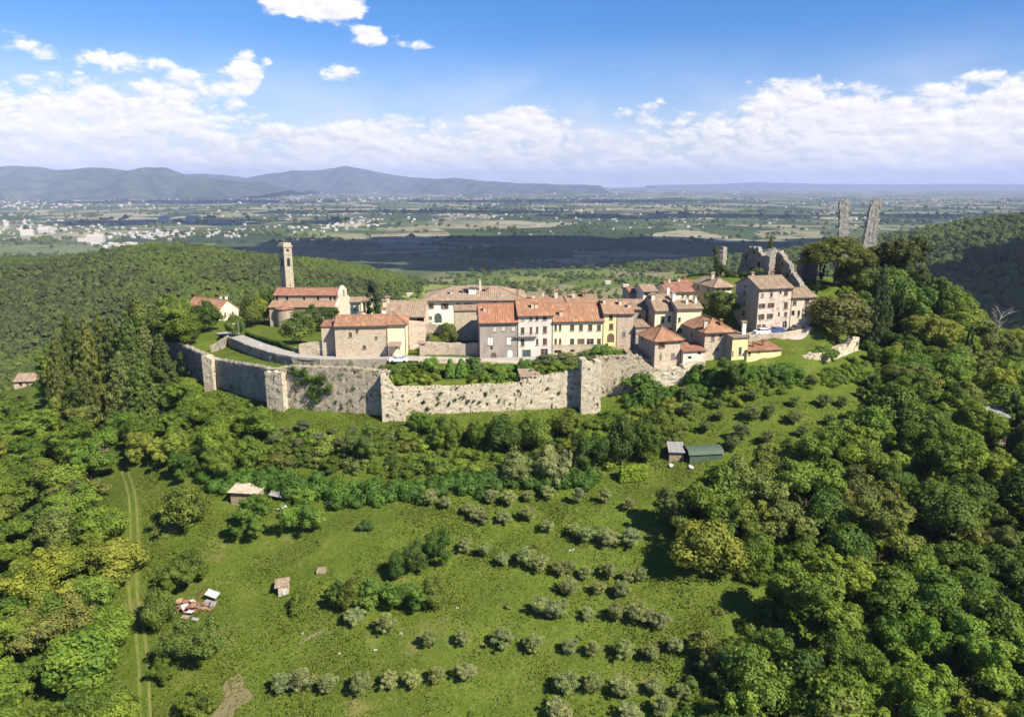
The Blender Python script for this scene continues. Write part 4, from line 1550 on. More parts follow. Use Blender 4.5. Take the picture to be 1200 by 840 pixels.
# west front: a stone gable with sloping aisle shoulder
mb = MB(co)
th = .8
out = [(yf - .25, cz - 4), (yf - .25, za + .25), (yf + AI - .2, zae + .55), (yf + AI - .2, zce + .5), (yf + AI + NV / 2, zrd + .75), (yb + .2, zce + .5), (yb + .2, zae + .4), (yb + AI, za + .2), (yb + AI, cz - 4)]
n_ = len(out)
vs = [(xb + .02, y, z) for y, z in out] + [(xb + th, y, z) for y, z in out]
mb.add(vs, [tuple(range(n_))[::-1], tuple(range(n_, 2 * n_))] + [(i, (i + 1) % n_, n_ + (i + 1) % n_, n_ + i) for i in range(n_)])
fr_ = mb.build('gable_front', M['church_front'], ch)
wm = MB(co)
fG = Face((xb + th, yf, 0), (xb + th, yb + AI, 0), zrd)
sw, zw = fG.hit(402, 346)
wm.frame_box(fG.p(AI + NV / 2 - .45, zce - 1.2, .0), fG.u, Z, fG.n, .9, 1.9, .06)
wm.build('window', M['glass'], ch)
rs = random.Random(4)
build_roof('nave_roof', M['roof_red'], ch, co, [((xa, yf + AI - .5, zce - .25), (xb, yf + AI - .5, zce - .25), (xa, yf + AI + NV / 2, zrd), (xb, yf + AI + NV / 2, zrd)),
           ((xb, yb + .5, zce - .25), (xa, yb + .5, zce - .25), (xb, yf + AI + NV / 2, zrd), (xa, yf + AI + NV / 2, zrd))], [((xa, yf + AI + NV / 2, zrd), (xb, yf + AI + NV / 2, zrd))], rs)
build_roof('aisle_roof', M['roof_old'], ch, co, [((xa - .3, yf - .45, za - .2), (xb, yf - .45, za - .2), (xa - .3, yf + AI, zae), (xb, yf + AI, zae))], [], rs)
# apse
apx = at(333, 384, 201).x
apz = at(333, 362.5, 201).z
ra = 2.5
mb = MB(co)
N_ = 14
pts = [(apx + ra * math.cos(math.pi + math.pi * k / N_), yf + .05 + ra * math.sin(math.pi + math.pi * k / N_) * .9) for k in range(N_ + 1)]
mb.add([(x, y, cz - 4) for x, y in pts] + [(x, y, apz) for x, y in pts], [(k, k + 1, N_ + 2 + k, N_ + 1 + k) for k in range(N_)])
mb.build('apse', M['church_stone'], ch)
mb = MB(co)
pe = [(apx + (x - apx) * 1.14, yf + (y - yf) * 1.14) for x, y in pts]
mb.add([(x, y, apz - .1) for x, y in pe] + [(apx, yf + .03, apz + 1.0)] + [(x, y, apz + .04) for x, y in pe], [(k + N_ + 2, k + N_ + 3, N_ + 1) for k in range(N_)] + [(k, k + 1, k + N_ + 3, k + N_ + 2) for k in range(N_)] + [tuple(range(N_, -1, -1))])
ar = mb.build('apse_roof', M['roof_red'], ch)
ar.data.uv_layers.new(name='UVMap')
for l in ar.data.loops:
    c_ = ar.data.vertices[l.vertex_index].co
    ar.data.uv_layers[0].data[l.index].uv = (c_.x, c_.y)

# bell tower
tY = 214
tc = at(336.3, 350, tY)
tw = 2.7
tz0, tz1 = tc.z - 6, at(332, 290, tY).z
camp = thing('bell_tower', 'tall slender stone bell tower behind the church', 'bell tower', (tc.x, tc.y, tc.z - 2))
co = camp.location.copy()
ang = R(-40)
tu = Vector((math.cos(ang), math.sin(ang), 0))
tv = Vector((-tu.y, tu.x, 0))
cen = Vector((tc.x, tc.y + 1.5, 0))
cor = [cen + tu * (sx * tw / 2) + tv * (sy * tw / 2) for sx, sy in ((-1, -1), (1, -1), (1, 1), (-1, 1))]
FT = [Face(cor[i], cor[(i + 1) % 4], tz1) for i in range(4)]
zt_ = tz1
H_t = tz1 - tz0
for i, fc in enumerate(FT):
    mb = MB(co)
    ho = [(tw / 2 - .55, tw / 2 + .55, zt_ - 5.6, zt_ - 3.1, True), (tw / 2 - .42, tw / 2 + .42, zt_ - 1.3, zt_ - .5, False), (tw / 2 - .16, tw / 2 + .16, zt_ - 11.5, zt_ - 10.8, False)]
    wall_face(mb, fc, tz0, zt_, ho, .4)
    mb.build('shaft_wall', M['stone_tower'], camp)
    for h in ho:
        add_opening(camp, fc, h[0], h[1], h[2], h[3], 'x', co)
mb = MB(co)
for zz, ov, hh in ((zt_ - 2.1, .12, .28), (zt_, .22, .35)):
    mb.frame_box(cen - tu * (tw / 2 + ov) - tv * (tw / 2 + ov) + Z * zz, tu, tv, Z, tw + 2 * ov, tw + 2 * ov, hh)
mb.build('cornice', M['stone_tower'], camp)
mb = MB(co)
b0, b1 = tw / 2 + .02, tw / 2 - .12
zc_ = zt_ + .355
vs = [cen + tu * (sx * b0) + tv * (sy * b0) + Z * zc_ for sx, sy in ((-1, -1), (1, -1), (1, 1), (-1, 1))] + [cen + tu * (sx * b1) + tv * (sy * b1) + Z * (zc_ + .9) for sx, sy in ((-1, -1), (1, -1), (1, 1), (-1, 1))]
mb.add(vs, [(4, 5, 6, 7), (0, 1, 5, 4), (1, 2, 6, 5), (2, 3, 7, 6), (3, 0, 4, 7)])
mb.build('cap', M['stone_tower'], camp)

# small houses by the church and on the far left
house('small beige house with a tan roof close to the church front', (411, 374, 191), 424, 4, 6, 353.5, 348.5, 'cream', 'roof_tan', [('f', 416, 362, 2, 4, 'b')], roof='gable')
house('little beige house with open loggia left of the cypress', (424, 370, 193), 434, 4, 6, 352, 348.5, 'cream', 'roof_tan', [('f', 427, 361, 3, 12, 'x'), ('f', 431, 361, 2, 12, 'x')])
hy = house('cream house with an orange roof among the trees left of the church', (219, 385, 224), 257, -28, 8, 361, 349.5, 'cream', 'roof_orange', [('r', 264, 369, 2.2, 6, 'b'), ('r', 273, 367, 2, 4, 'b'), ('r', 270, 378, 2, 4, 'b'), ('f', 240, 370, 2.5, 5, 'b')], chim=[(.75, .6, .6, 1.1, 'white'), (.95, .55, .7, 1.2, 'white')])
house('pale stone farmhouse with a tan roof outside the wall on the far left', (17, 456, 232), 60, 8, 8, 446.5, 437, 'stone_pink', 'roof_tan', [('f', 24, 450, 3.5, 5, 'ax'), ('f', 32, 451, 2.5, 3, 'x'), ('f', 40, 451, 3, 4, 'x'), ('f', 50, 450, 2.5, 3, 'x')], name='farmhouse', cat='farmhouse', found=9)

# houses right of the row, up to the castle
house('dark little house with a brown roof in the gap right of the row', (738, 380, 169), 757, 6, 8, 361.5, 351, 'shade_grey', 'roof_brown', [W5('f', 867, 283, 20, 20, 'b'), W5('f', 868, 335, 20, 26, 'b')])
house('low lean-to with an old roof tucked left of the yellow house', (745, 395, 161), 761, 8, 6, 383, 374, 'shade_grey', 'roof_brown', roof='shed', oh=.3)
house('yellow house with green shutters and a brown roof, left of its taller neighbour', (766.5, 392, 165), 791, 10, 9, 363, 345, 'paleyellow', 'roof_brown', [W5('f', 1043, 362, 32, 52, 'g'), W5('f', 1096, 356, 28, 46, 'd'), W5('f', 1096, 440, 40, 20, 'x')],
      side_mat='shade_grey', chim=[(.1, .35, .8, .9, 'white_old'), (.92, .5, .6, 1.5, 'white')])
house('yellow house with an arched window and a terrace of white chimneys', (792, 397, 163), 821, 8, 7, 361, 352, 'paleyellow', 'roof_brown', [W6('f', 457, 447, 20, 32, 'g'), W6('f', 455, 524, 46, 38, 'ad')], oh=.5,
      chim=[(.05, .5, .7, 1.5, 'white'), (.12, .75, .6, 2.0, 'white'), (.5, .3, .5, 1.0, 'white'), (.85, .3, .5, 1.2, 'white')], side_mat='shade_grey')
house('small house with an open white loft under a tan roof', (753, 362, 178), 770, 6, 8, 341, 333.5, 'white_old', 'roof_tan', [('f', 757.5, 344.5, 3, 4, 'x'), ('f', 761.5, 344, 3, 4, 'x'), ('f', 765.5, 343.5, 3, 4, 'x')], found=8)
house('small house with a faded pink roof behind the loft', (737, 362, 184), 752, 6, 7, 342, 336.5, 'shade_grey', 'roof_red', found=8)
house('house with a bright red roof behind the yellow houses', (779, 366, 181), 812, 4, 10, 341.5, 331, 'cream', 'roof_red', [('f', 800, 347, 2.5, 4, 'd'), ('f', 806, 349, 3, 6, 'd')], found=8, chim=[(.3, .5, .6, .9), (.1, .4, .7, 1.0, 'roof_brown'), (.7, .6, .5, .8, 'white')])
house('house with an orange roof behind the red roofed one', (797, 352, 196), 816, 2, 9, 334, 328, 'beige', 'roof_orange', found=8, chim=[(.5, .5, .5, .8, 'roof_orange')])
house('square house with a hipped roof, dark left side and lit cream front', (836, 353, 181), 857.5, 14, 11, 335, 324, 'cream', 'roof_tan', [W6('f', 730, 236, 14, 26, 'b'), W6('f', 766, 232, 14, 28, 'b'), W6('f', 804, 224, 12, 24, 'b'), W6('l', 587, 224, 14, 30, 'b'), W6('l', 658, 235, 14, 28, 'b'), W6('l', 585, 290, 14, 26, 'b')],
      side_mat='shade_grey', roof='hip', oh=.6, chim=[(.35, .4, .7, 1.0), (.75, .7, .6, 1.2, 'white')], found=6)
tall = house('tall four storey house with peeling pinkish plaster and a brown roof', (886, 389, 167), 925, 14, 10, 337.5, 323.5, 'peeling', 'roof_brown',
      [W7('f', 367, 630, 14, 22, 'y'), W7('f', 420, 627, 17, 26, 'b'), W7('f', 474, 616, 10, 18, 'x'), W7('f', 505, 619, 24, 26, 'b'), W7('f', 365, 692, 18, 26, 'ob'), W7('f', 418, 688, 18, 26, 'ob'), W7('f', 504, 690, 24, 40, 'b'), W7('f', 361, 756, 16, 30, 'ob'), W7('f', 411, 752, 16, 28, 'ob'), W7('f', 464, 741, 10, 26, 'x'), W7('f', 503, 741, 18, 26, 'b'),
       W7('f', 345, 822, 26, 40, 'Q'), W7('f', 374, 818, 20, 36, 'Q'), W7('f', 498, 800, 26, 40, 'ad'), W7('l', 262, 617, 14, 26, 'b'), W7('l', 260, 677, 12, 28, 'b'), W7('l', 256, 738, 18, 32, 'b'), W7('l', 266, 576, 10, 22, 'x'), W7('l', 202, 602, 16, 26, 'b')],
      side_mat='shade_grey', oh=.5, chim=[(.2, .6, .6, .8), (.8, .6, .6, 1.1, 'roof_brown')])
house('lower stone house with a brown roof to the right of the tall house', None, 953.5, 14, 8, 348, 337.5, 'beige', 'roof_brown', [W7('f', 556, 676, 24, 24, 'b'), W7('f', 629, 668, 28, 30, 'b'), W7('f', 546, 735, 18, 30, 'x'), W7('f', 580, 735, 14, 30, 'x'), W7('f', 622, 738, 14, 30, 'b')], A_world=tall['B'] + Vector((.05, .1, .8)))
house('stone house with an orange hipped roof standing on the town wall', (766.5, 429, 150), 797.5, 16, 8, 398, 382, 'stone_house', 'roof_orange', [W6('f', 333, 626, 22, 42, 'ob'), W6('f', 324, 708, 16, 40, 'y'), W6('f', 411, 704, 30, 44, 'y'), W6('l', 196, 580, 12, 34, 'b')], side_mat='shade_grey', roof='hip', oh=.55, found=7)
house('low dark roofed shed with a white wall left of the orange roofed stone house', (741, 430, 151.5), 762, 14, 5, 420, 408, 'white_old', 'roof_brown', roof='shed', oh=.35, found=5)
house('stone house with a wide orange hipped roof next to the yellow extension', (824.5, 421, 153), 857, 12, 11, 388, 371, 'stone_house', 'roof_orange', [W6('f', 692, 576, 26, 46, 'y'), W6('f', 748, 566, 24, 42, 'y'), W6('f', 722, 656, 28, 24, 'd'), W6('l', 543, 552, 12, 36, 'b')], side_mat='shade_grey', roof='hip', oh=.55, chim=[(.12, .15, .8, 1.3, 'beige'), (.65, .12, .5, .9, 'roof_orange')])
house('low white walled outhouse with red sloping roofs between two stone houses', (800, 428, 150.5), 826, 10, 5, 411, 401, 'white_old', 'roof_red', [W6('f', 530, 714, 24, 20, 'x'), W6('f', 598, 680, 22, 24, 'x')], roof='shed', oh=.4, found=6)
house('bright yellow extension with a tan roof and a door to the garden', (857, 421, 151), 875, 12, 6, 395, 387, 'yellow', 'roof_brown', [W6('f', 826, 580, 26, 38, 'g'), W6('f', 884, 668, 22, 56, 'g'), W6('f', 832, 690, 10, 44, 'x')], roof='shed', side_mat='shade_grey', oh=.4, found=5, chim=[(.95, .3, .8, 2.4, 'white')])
house('long low yellow garden building with an orange roof', None, 915, 13, 5, 410.5, 401, 'yellow', 'roof_orange', [W6('f', 950, 686, 18, 24, 'g'), W6('f', 1016, 670, 16, 18, 'd'), W6('f', 1078, 655, 22, 14, 'd'), W6('f', 1130, 660, 14, 14, 'd')], A_world=at(875, 421, 151.2), roof='shed', oh=.45, chim=[(.35, .4, .7, .7, 'roof_orange'), (.65, .5, .6, .9, 'roof_orange')], found=5)
house('grey roofed house among trees at the right edge', (1153, 497, 138), 1182, -10, 9, 487, 474, 'shade_grey', 'shed_grey', found=8, roof='gable', gut=False)


# ------------------------------------------------------------------ rough stone walls (town wall, ruins)
def nz3(p, s, k=0):
    return (math.sin(p[0] * s + k) * math.sin(p[1] * s * 1.1 + 1.3 + k) + math.sin(p[2] * s * 1.3 + p[0] * s * .6 + 2.1 * k) + .6 * math.sin(p[0] * s * 2.7 + p[2] * s * 2.3 + k) + .6 * math.sin(p[1] * s * 3.1 - p[2] * s * 2.9 + k)) / 2.6


def rough_wall(name, parent, org, mat, p0, p1, zb0, zb1, tops, thick, seed=0, amp=.06, jag=.16, lean=None, step=.55, batter=0.0, holes=()):
    """wall from p0 to p1 (outer face on the right-hand side seen from outside); tops=[(t, z)...] ragged top profile;
    lean=(dl, dr): the side edges shift by dl / dr metres along the wall at the top"""
    r = random.Random(seed)
    p0, p1 = Vector((p0[0], p0[1], 0)), Vector((p1[0], p1[1], 0))
    u = p1 - p0
    L = u.length
    u = u / L
    n = u.cross(Z)
    nu = max(2, int(L / step))
    tt = [t for t, _ in tops]
    zz = [z for _, z in tops]
    rows_h = max(zz) - min(zb0, zb1)
    nv = max(3, min(40, int(rows_h / step)))
    verts, faces = [], []
    jt = [r.uniform(-jag, jag * .6) if r.random() < .75 else -jag * r.uniform(.5, 1.8) for _ in range(nu + 1)]
    fr, bk = [], []
    for side, off in ((0, 0.0), (1, -thick)):
        g = []
        for i in range(nu + 1):
            t = i / nu
            zt = float(np.interp(t, tt, zz)) + jt[i]
            zb = zb0 + (zb1 - zb0) * t
            col = []
            for j in range(nv + 1):
                f = j / nv
                z = zb + (zt - zb) * f
                s = t * L
                if lean: s += ((1 - t) * lean[0] + t * lean[1]) * f
                q = p0 + u * s + Z * z
                d = amp * nz3(q, 2.3, seed) + amp * .8 * nz3(q, 5.7, seed + 1) + r.uniform(-1, 1) * amp * .45
                if 0 < i < nu: q += u * r.uniform(-.1, .1)
                elif lean: q += u * (r.uniform(-.16, .16) + .07 * math.sin(z * 1.9 + seed))
                q += n * (off + (d if side == 0 else -d) + (batter * (1 - f) if side == 0 else 0))
                col.append(len(verts))
                verts.append(tuple(q - Vector(org)))
            g.append(col)
        (fr if side == 0 else bk).extend(g)
    for i in range(nu):
        for j in range(nv):
            zc_ = verts[fr[i][j]][2] + org[2]
            if any(abs(i / nu - h_[0]) < h_[1] and h_[2] < zc_ < h_[3] for h_ in holes): continue
            faces.append((fr[i][j], fr[i + 1][j], fr[i + 1][j + 1], fr[i][j + 1]))
            faces.append((bk[i + 1][j], bk[i][j], bk[i][j + 1], bk[i + 1][j + 1]))
        faces.append((fr[i][nv], fr[i + 1][nv], bk[i + 1][nv], bk[i][nv]))
    for j in range(nv):
        faces.append((fr[0][j + 1], bk[0][j + 1], bk[0][j], fr[0][j]))
        faces.append((fr[nu][j], bk[nu][j], bk[nu][j + 1], fr[nu][j + 1]))
    return link(name, mesh_np(name, verts, faces, mat), parent)


def cap_stones(parent, org, p0, p1, tops, thick, mat, seed):
    """loose coping stones lying along the top of a wall, joined as one rough course"""
    r = random.Random(seed)
    p0, p1 = Vector((p0[0], p0[1], 0)), Vector((p1[0], p1[1], 0))
    u = p1 - p0
    L = u.length
    u = u / L
    n = u.cross(Z)
    b = MB(org)
    s = 0
    while s < L:
        w_ = r.uniform(.4, .9)
        z = float(np.interp(s / L, [t for t, _ in tops], [q for _, q in tops]))
        for k in range(2):
            b.frame_box(p0 + u * s - n * (k * thick * .5 + thick * .45 + r.uniform(0, .1)) + Z * (z - .25), u, n, Z, w_ * r.uniform(.7, .95), thick * .42, .25 + r.uniform(.02, .26))
        s += w_
    o = b.build('coping_stones', mat, parent)
    o['kind'] = 'stuff'
    return o


T1p, T2p, T3p, T4p = (POLY[i] for i in (2, 3, 4, 5))
Apt, P45, P5p = POLY[1], POLY[6], POLY[7]
tw_root = thing('town_wall', 'long ruined medieval stone town wall with square towers', 'town wall', (float(T3p[0]), float(T3p[1]), float(T3p[2])))
wo_ = tw_root.location.copy()


def zt(px, py, Y):
    return at(px, py, Y).z


def wseg(p0, p1, tops, mat, seed, thick=1.5, **kw):
    r_ = [(t, z) for t, z in tops]
    rough_wall('wall_section', tw_root, wo_, M[mat], p0, p1, p0[2] - 2.5, p1[2] - 2.5, r_, thick, seed, **kw)
    cap_stones(tw_root, wo_, p0, p1, r_, thick, M[mat], seed)


zA, zT1, zT2, zT3, zT4 = zt(190, 397, 190), zt(241, 421, 165), zt(318, 433, 147), zt(445, 437, 140), zt(690, 425, 145)
print('ZTOPS', zA, zT1, zT2, zT3, zT4)
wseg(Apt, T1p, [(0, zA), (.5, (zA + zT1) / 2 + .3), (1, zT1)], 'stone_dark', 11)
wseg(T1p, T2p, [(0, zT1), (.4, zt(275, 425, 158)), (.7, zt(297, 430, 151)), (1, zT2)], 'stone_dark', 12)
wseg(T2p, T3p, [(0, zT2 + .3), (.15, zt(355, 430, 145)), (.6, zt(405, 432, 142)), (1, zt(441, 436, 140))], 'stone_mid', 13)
wseg(T3p, T4p, [(0, zt(470, 455, 140)), (.35, zt(545, 453, 142)), (.66, zt(612, 450, 143)), (.72, zt(625, 443, 143.5)), (.93, zt(668, 436, 144.5)), (1, zt(676, 434, 145))], 'stone_wall', 14, thick=1.2, jag=.12)
wseg(P45, P5p, [(0, zt(705, 419, 148.5)), (.45, zt(740, 418, 148)), (.5, zt(756, 424, 149)), (.62, zt(770, 432, 150)), (1, zt(800, 436, 152))], 'stone_mid', 15, jag=.35)


def wtower(px, py_top, c, w_, dpt, ang, mat, seed, zb, jag=.35, prof=None):
    """square tower: four rough faces under one root part"""
    a = R(ang)
    u = Vector((math.cos(a), math.sin(a), 0))
    v = Vector((-u.y, u.x, 0))
    c = Vector((c[0], c[1], 0))
    z = zt(px, py_top, c.y)
    k = [c - u * w_ / 2 - v * dpt / 2, c + u * w_ / 2 - v * dpt / 2, c + u * w_ / 2 + v * dpt / 2, c - u * w_ / 2 + v * dpt / 2]
    pr = prof or [(0, z), (.3, z - .3), (.6, z + .1), (1, z - .2)]
    t = rough_wall('tower', tw_root, wo_, M[mat], k[0], k[1], zb, zb, pr, .9, seed, jag=jag)
    s1 = rough_wall('tower_side', tw_root, wo_, M[mat], k[1], k[2], zb, zb, [(0, pr[-1][1]), (1, pr[-1][1] - .4)], .9, seed + 1, jag=jag)
    s3 = rough_wall('tower_side', tw_root, wo_, M[mat], k[3], k[0], zb, zb, [(0, pr[0][1] - .4), (1, pr[0][1])], .9, seed + 3, jag=jag)
    f = MB(wo_)
    zf = min(q[1] for q in pr) - .7
    f.frame_box(k[0] + u * .5 + v * .5 + Z * (zf - 1), u, v, Z, w_ - 1, dpt - .6, 1)
    f.build('tower_floor', M[mat], tw_root)
    return t


wtower(241, 416, (T1p[0] - .2, T1p[1] - .3), 2.6, 3.0, -18, 'stone_wall', 21, T1p[2] - 4)
wtower(325, 433, (T2p[0] + .6, T2p[1] + .3), 4.3, 3.0, -22, 'stone_wall', 31, T2p[2] - 2)
wtower(455, 438, (T3p[0] + 1.4, T3p[1] + .3), 4.6, 4.2, 6, 'stone_wall', 41, T3p[2] - 2, prof=[(0, zt(443, 437, 139)), (.28, zt(450, 441, 139)), (.5, zt(456, 450, 139)), (.75, zt(461, 455, 139)), (1, zt(469, 456, 139))])
wtower(690, 424, (T4p[0] + .8, T4p[1] - .2), 4.0, 4.6, 4, 'stone_wall', 51, T4p[2] - 2, prof=[(0, zt(681, 421, 142)), (.25, zt(686, 422, 142)), (.4, zt(690, 425, 142)), (.8, zt(698, 424, 142)), (1, zt(702, 423, 142))])
# stretch of wall along the right-hand rim
P6, P7 = POLY[9], POLY[10]
zb6 = gz(P6[0], P6[1] - 1.5)
right_w = thing('rampart', 'crumbling pale rampart wall rising to the right under the trees', 'rampart', (float(P6[0]), float(P6[1]), zb6))
for (pa, pb, s) in (((930, 437, 155.5), (968, 426, 160), 61), ((968, 426, 160), (1006, 408, 171), 62)):
    qa, qb = at(*pa), at(*pb)
    ta, tb_ = qa.z + (3.6 if s == 61 else 2.8), qb.z + (2.8 if s == 61 else 3.0)
    rough_wall('wall_section', right_w, right_w.location, M['stone_wall'], qa, qb, qa.z - 3, qb.z - 3, [(0, ta - .9), (.3, ta - .1), (.5, (ta + tb_) / 2 - .2), (.8, tb_ + .2), (1, tb_)], 1.5, s, amp=.14, jag=.35)
# rubble rock below the houses on the wall
rk = thing('retaining_wall', 'pale rubble retaining wall under the stone house and the outhouse', 'retaining wall', at(770, 455, 147))
qa, qb, qc = at(758, 452, 148.5), at(800, 443, 149.0), at(826, 432, 150.6)
rough_wall('wall_section', rk, rk.location, M['stone_wall'], qa, qb, qa.z - 3, qb.z - 3, [(0, at(758, 437, 148.5).z), (.5, at(778, 433, 149).z), (1, at(800, 428, 149).z)], 1.5, 71, amp=.12, jag=.25)
rough_wall('wall_section', rk, rk.location, M['stone_wall'], qb, qc, qb.z - 3, qc.z - 3, [(0, at(800, 428, 149).z), (1, at(826, 421, 150.6).z)], 1.5, 72, amp=.12, jag=.25)


def low_wall(label, pts, h, thick, mat, seed, name='stone_wall', cat='stone wall', jag=.06, amp=.06, foot=1.5):
    """pts: list of (px, py_top, Y); top passes through these points"""
    W = [at(*p) for p in pts]
    t = thing(name, label, cat, W[0] - Z * h)
    for i in range(len(W) - 1):
        rough_wall('wall_section', t, t.location, M[mat], W[i], W[i + 1], W[i].z - h - foot, W[i + 1].z - h - foot, [(0, W[i].z), (1, W[i + 1].z)], thick, seed + i, amp, jag, step=.7)
    return t


_edge = []
for _i in range(1, 8):
    _d = (road_pts[_i + 1] - road_pts[_i - 1]).normalized()
    _edge.append(road_pts[_i] + Vector((_d.y, -_d.x, 0)).normalized() * 2.35)
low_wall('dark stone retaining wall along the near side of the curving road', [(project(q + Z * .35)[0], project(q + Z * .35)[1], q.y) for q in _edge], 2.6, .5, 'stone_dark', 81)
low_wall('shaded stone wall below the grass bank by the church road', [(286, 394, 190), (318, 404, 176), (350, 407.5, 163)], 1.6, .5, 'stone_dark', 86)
low_wall('pale stone wall with steps at the left of the stone house', [(350.5, 403, 160), (380, 399, 159.6)], 3.2, .5, 'stone_house', 90)
low_wall('low pale parapet wall at the far end of the road', [(248, 406, 177), (268, 393, 185)], 1.5, .5, 'stone_dark', 92)
low_wall('rubble terrace wall under the villa garden beside the street', [(497, 400, 161), (530, 401.5, 161), (562, 402, 160.6)], 3.6, .6, 'stone_pink', 93, jag=.15)
low_wall('tall pinkish wall between the street and the long low building', [(479, 375, 166), (499, 377, 171)], 5.5, .5, 'stone_pink', 96)
low_wall('wall at the foot of the white villa', [(499, 379, 175), (533, 382, 174)], 3.0, .5, 'stone_pink', 97)
low_wall('pale retaining wall of the garden below the street', [(490, 418.5, 152.5), (545, 421.5, 153.5), (610, 424, 153.5)], 2.6, .5, 'beige', 98, jag=.03)
low_wall('low wall under the parked cars by the tall house', [(878, 392, 163), (918, 390, 163.5), (945, 385, 168)], 1.6, .5, 'stone_pink', 101, jag=.05)
low_wall('low garden wall in front of the cream and yellow houses', [(612, 421, 157), (668, 419, 158.5), (700, 413, 160)], 1.0, .4, 'stone_house', 103)
# gate pillar with a little tiled roof
gp_ = at(495, 420, 160.5)
gt = thing('gate_pillar', 'small gate pillar with a tiled cap at the corner of the terrace wall', 'gate pillar', gp_)
b = MB(gp_)
b.box(gp_ - Z * 1, (1.1, 1.1, 4.4), .1)
b.build('pillar', M['stone_pink'], gt)
b = MB(gp_)
b.frame_box(gp_ + Vector((-.9, -.9, 3.42)), (1, .1, 0), (-.1, 1, 0), Z, 1.9, 1.8, .15)
b.add([gp_ + Vector(q) for q in ((-.95, -.95, 3.58), (.95, -.85, 3.58), (.9, .95, 3.58), (-.95, .9, 3.58), (0, 0, 4.15))], [(0, 1, 4), (1, 2, 4), (2, 3, 4), (3, 0, 4)])
b.build('tiled_cap', M['roof_tan'], gt)
# garden hut of rubble on the town wall
house('small rubble hut with a sloping tan roof standing on the town wall', (610, 449, 144.4), 633, 6, 4, 441, 432, 'stone_pink', 'roof_tan', roof='shed', oh=.25, found=2, name='hut', cat='hut', gut=False)

# castle ruins
cas = thing('castle_ruin', 'ruined castle hall of jagged grey stone walls behind the tall house', 'castle ruin', at(885, 330, 202))
o_ = cas.location.copy()


def rw(pa, pb, prof, mat, seed, thick=1.3, base=330, **kw):
    """pa,pb=(px,Y); prof=[(px,py)...] of the top edge"""
    A_, B_ = at(pa[0], 315, pa[1]), at(pb[0], 315, pb[1])
    tops = []
    for (x, y) in prof:
        t = (x - pa[0]) / (pb[0] - pa[0])
        tops.append((t, at(x, y, pa[1] + t * (pb[1] - pa[1])).z))
    zb = at(pa[0], base, pa[1]).z - 3
    return rough_wall('ruined_wall', cas, o_, M[mat], A_, B_, zb, zb, tops, thick, seed, .14, kw.pop('jag', .45), **kw)


zq = at(880, 300, 205).z
rw((864, 214), (901, 198), [(864, 318), (868, 303), (870, 295), (872, 291), (876, 287), (880, 289), (886, 289), (889, 296), (893, 300), (901, 298)], 'stone_ruin', 201, holes=((.25, .035, zq - 1.6, zq - .5), (.52, .03, zq - .2, zq + 1.0), (.68, .035, zq - 3.0, zq - 1.8), (.42, .03, zq - 5, zq - 4)))
rw((901, 199), (908, 201), [(901, 297), (904, 295), (908, 297)], 'stone_ruin', 202, base=332)
rw((894, 207), (918, 210), [(894, 297), (899, 292), (908, 291), (914, 294), (918, 299)], 'stone_ruin', 203)
rw((907, 206), (941, 186), [(907, 298), (911, 293), (916, 298), (919, 305), (924, 308), (928, 316), (932, 324), (937, 330), (941, 334)], 'stone_ruin', 204, holes=((.3, .03, zq - 2.5, zq - 1.4), (.5, .03, zq - 5, zq - 3.8)))
rw((928, 196), (944, 199), [(928, 313), (934, 318), (938, 328), (944, 332)], 'stone_ruin', 205, jag=.5)
rw((940, 205), (958, 206), [(940, 304), (948, 303), (958, 305)], 'stone_ruin', 206, thick=2.5, jag=.12, base=328)
rw((938, 196), (962, 199), [(938, 335), (944, 330), (949, 333), (955, 329), (962, 334)], 'stone_ruin', 207, jag=.4, base=340)
rt = thing('ruined_tower', 'stump of a ruined tower overgrown with ivy left of the castle', 'ruined tower', at(843, 325, 204))
A_, B_, C_, D_ = at(837.5, 315, 204), at(846, 315, 203), at(850.5, 315, 206), at(841, 315, 207)
for (p, q, s, tz) in ((A_, B_, 211, (290.5, 289)), (B_, C_, 212, (289, 290)), (D_, A_, 213, (291, 290.5))):
    rough_wall('ruined_wall', rt, rt.location, M['stone_ruin'], p, q, at(840, 330, 204).z - 4, at(840, 330, 204).z - 4, [(0, zt(843, tz[0], 204)), (1, zt(843, tz[1], 204))], .7, s, .12, .2)
# the two tall stubs of the keep
kp = thing('ruined_keep_tower', 'left of the two tall broken tower stubs, narrow and upright', 'ruined tower', at(993, 335, 213))
pa, pb = at(987, 283, 212.6), at(999, 283, 212.0)
zb = gz(pa.x, pa.y) - 2
t0 = zt(992, 235, 212)
rough_wall('tower_face', kp, kp.location, M['stone_keep'], pa, pb, zb, zb, [(0, t0 - .3), (.4, t0 + .2), (.7, t0), (1, t0 - .2)], 1.7, 221, .08, .2, step=.38, lean=(-1.7, -1.9))
kq = thing('ruined_keep_tower', 'right of the two tall broken tower stubs, wedge shaped with a slanting left edge', 'ruined tower', at(1020, 335, 214))
pa, pb = at(1004.5, 300, 213.2), at(1027, 300, 212.2)
t0 = zt(1025, 235, 213)
zb = gz(pa.x, pa.y) - 2
pl = at(1021, 235, 212)
rough_wall('tower_face', kq, kq.location, M['stone_keep'], pa, pb, zb, zb, [(0, t0 - .4), (.3, t0 + .1), (1, t0)], 2.0, 231, .08, .2, step=.38, lean=((pl.x - pa.x) * 1.3, -.3))


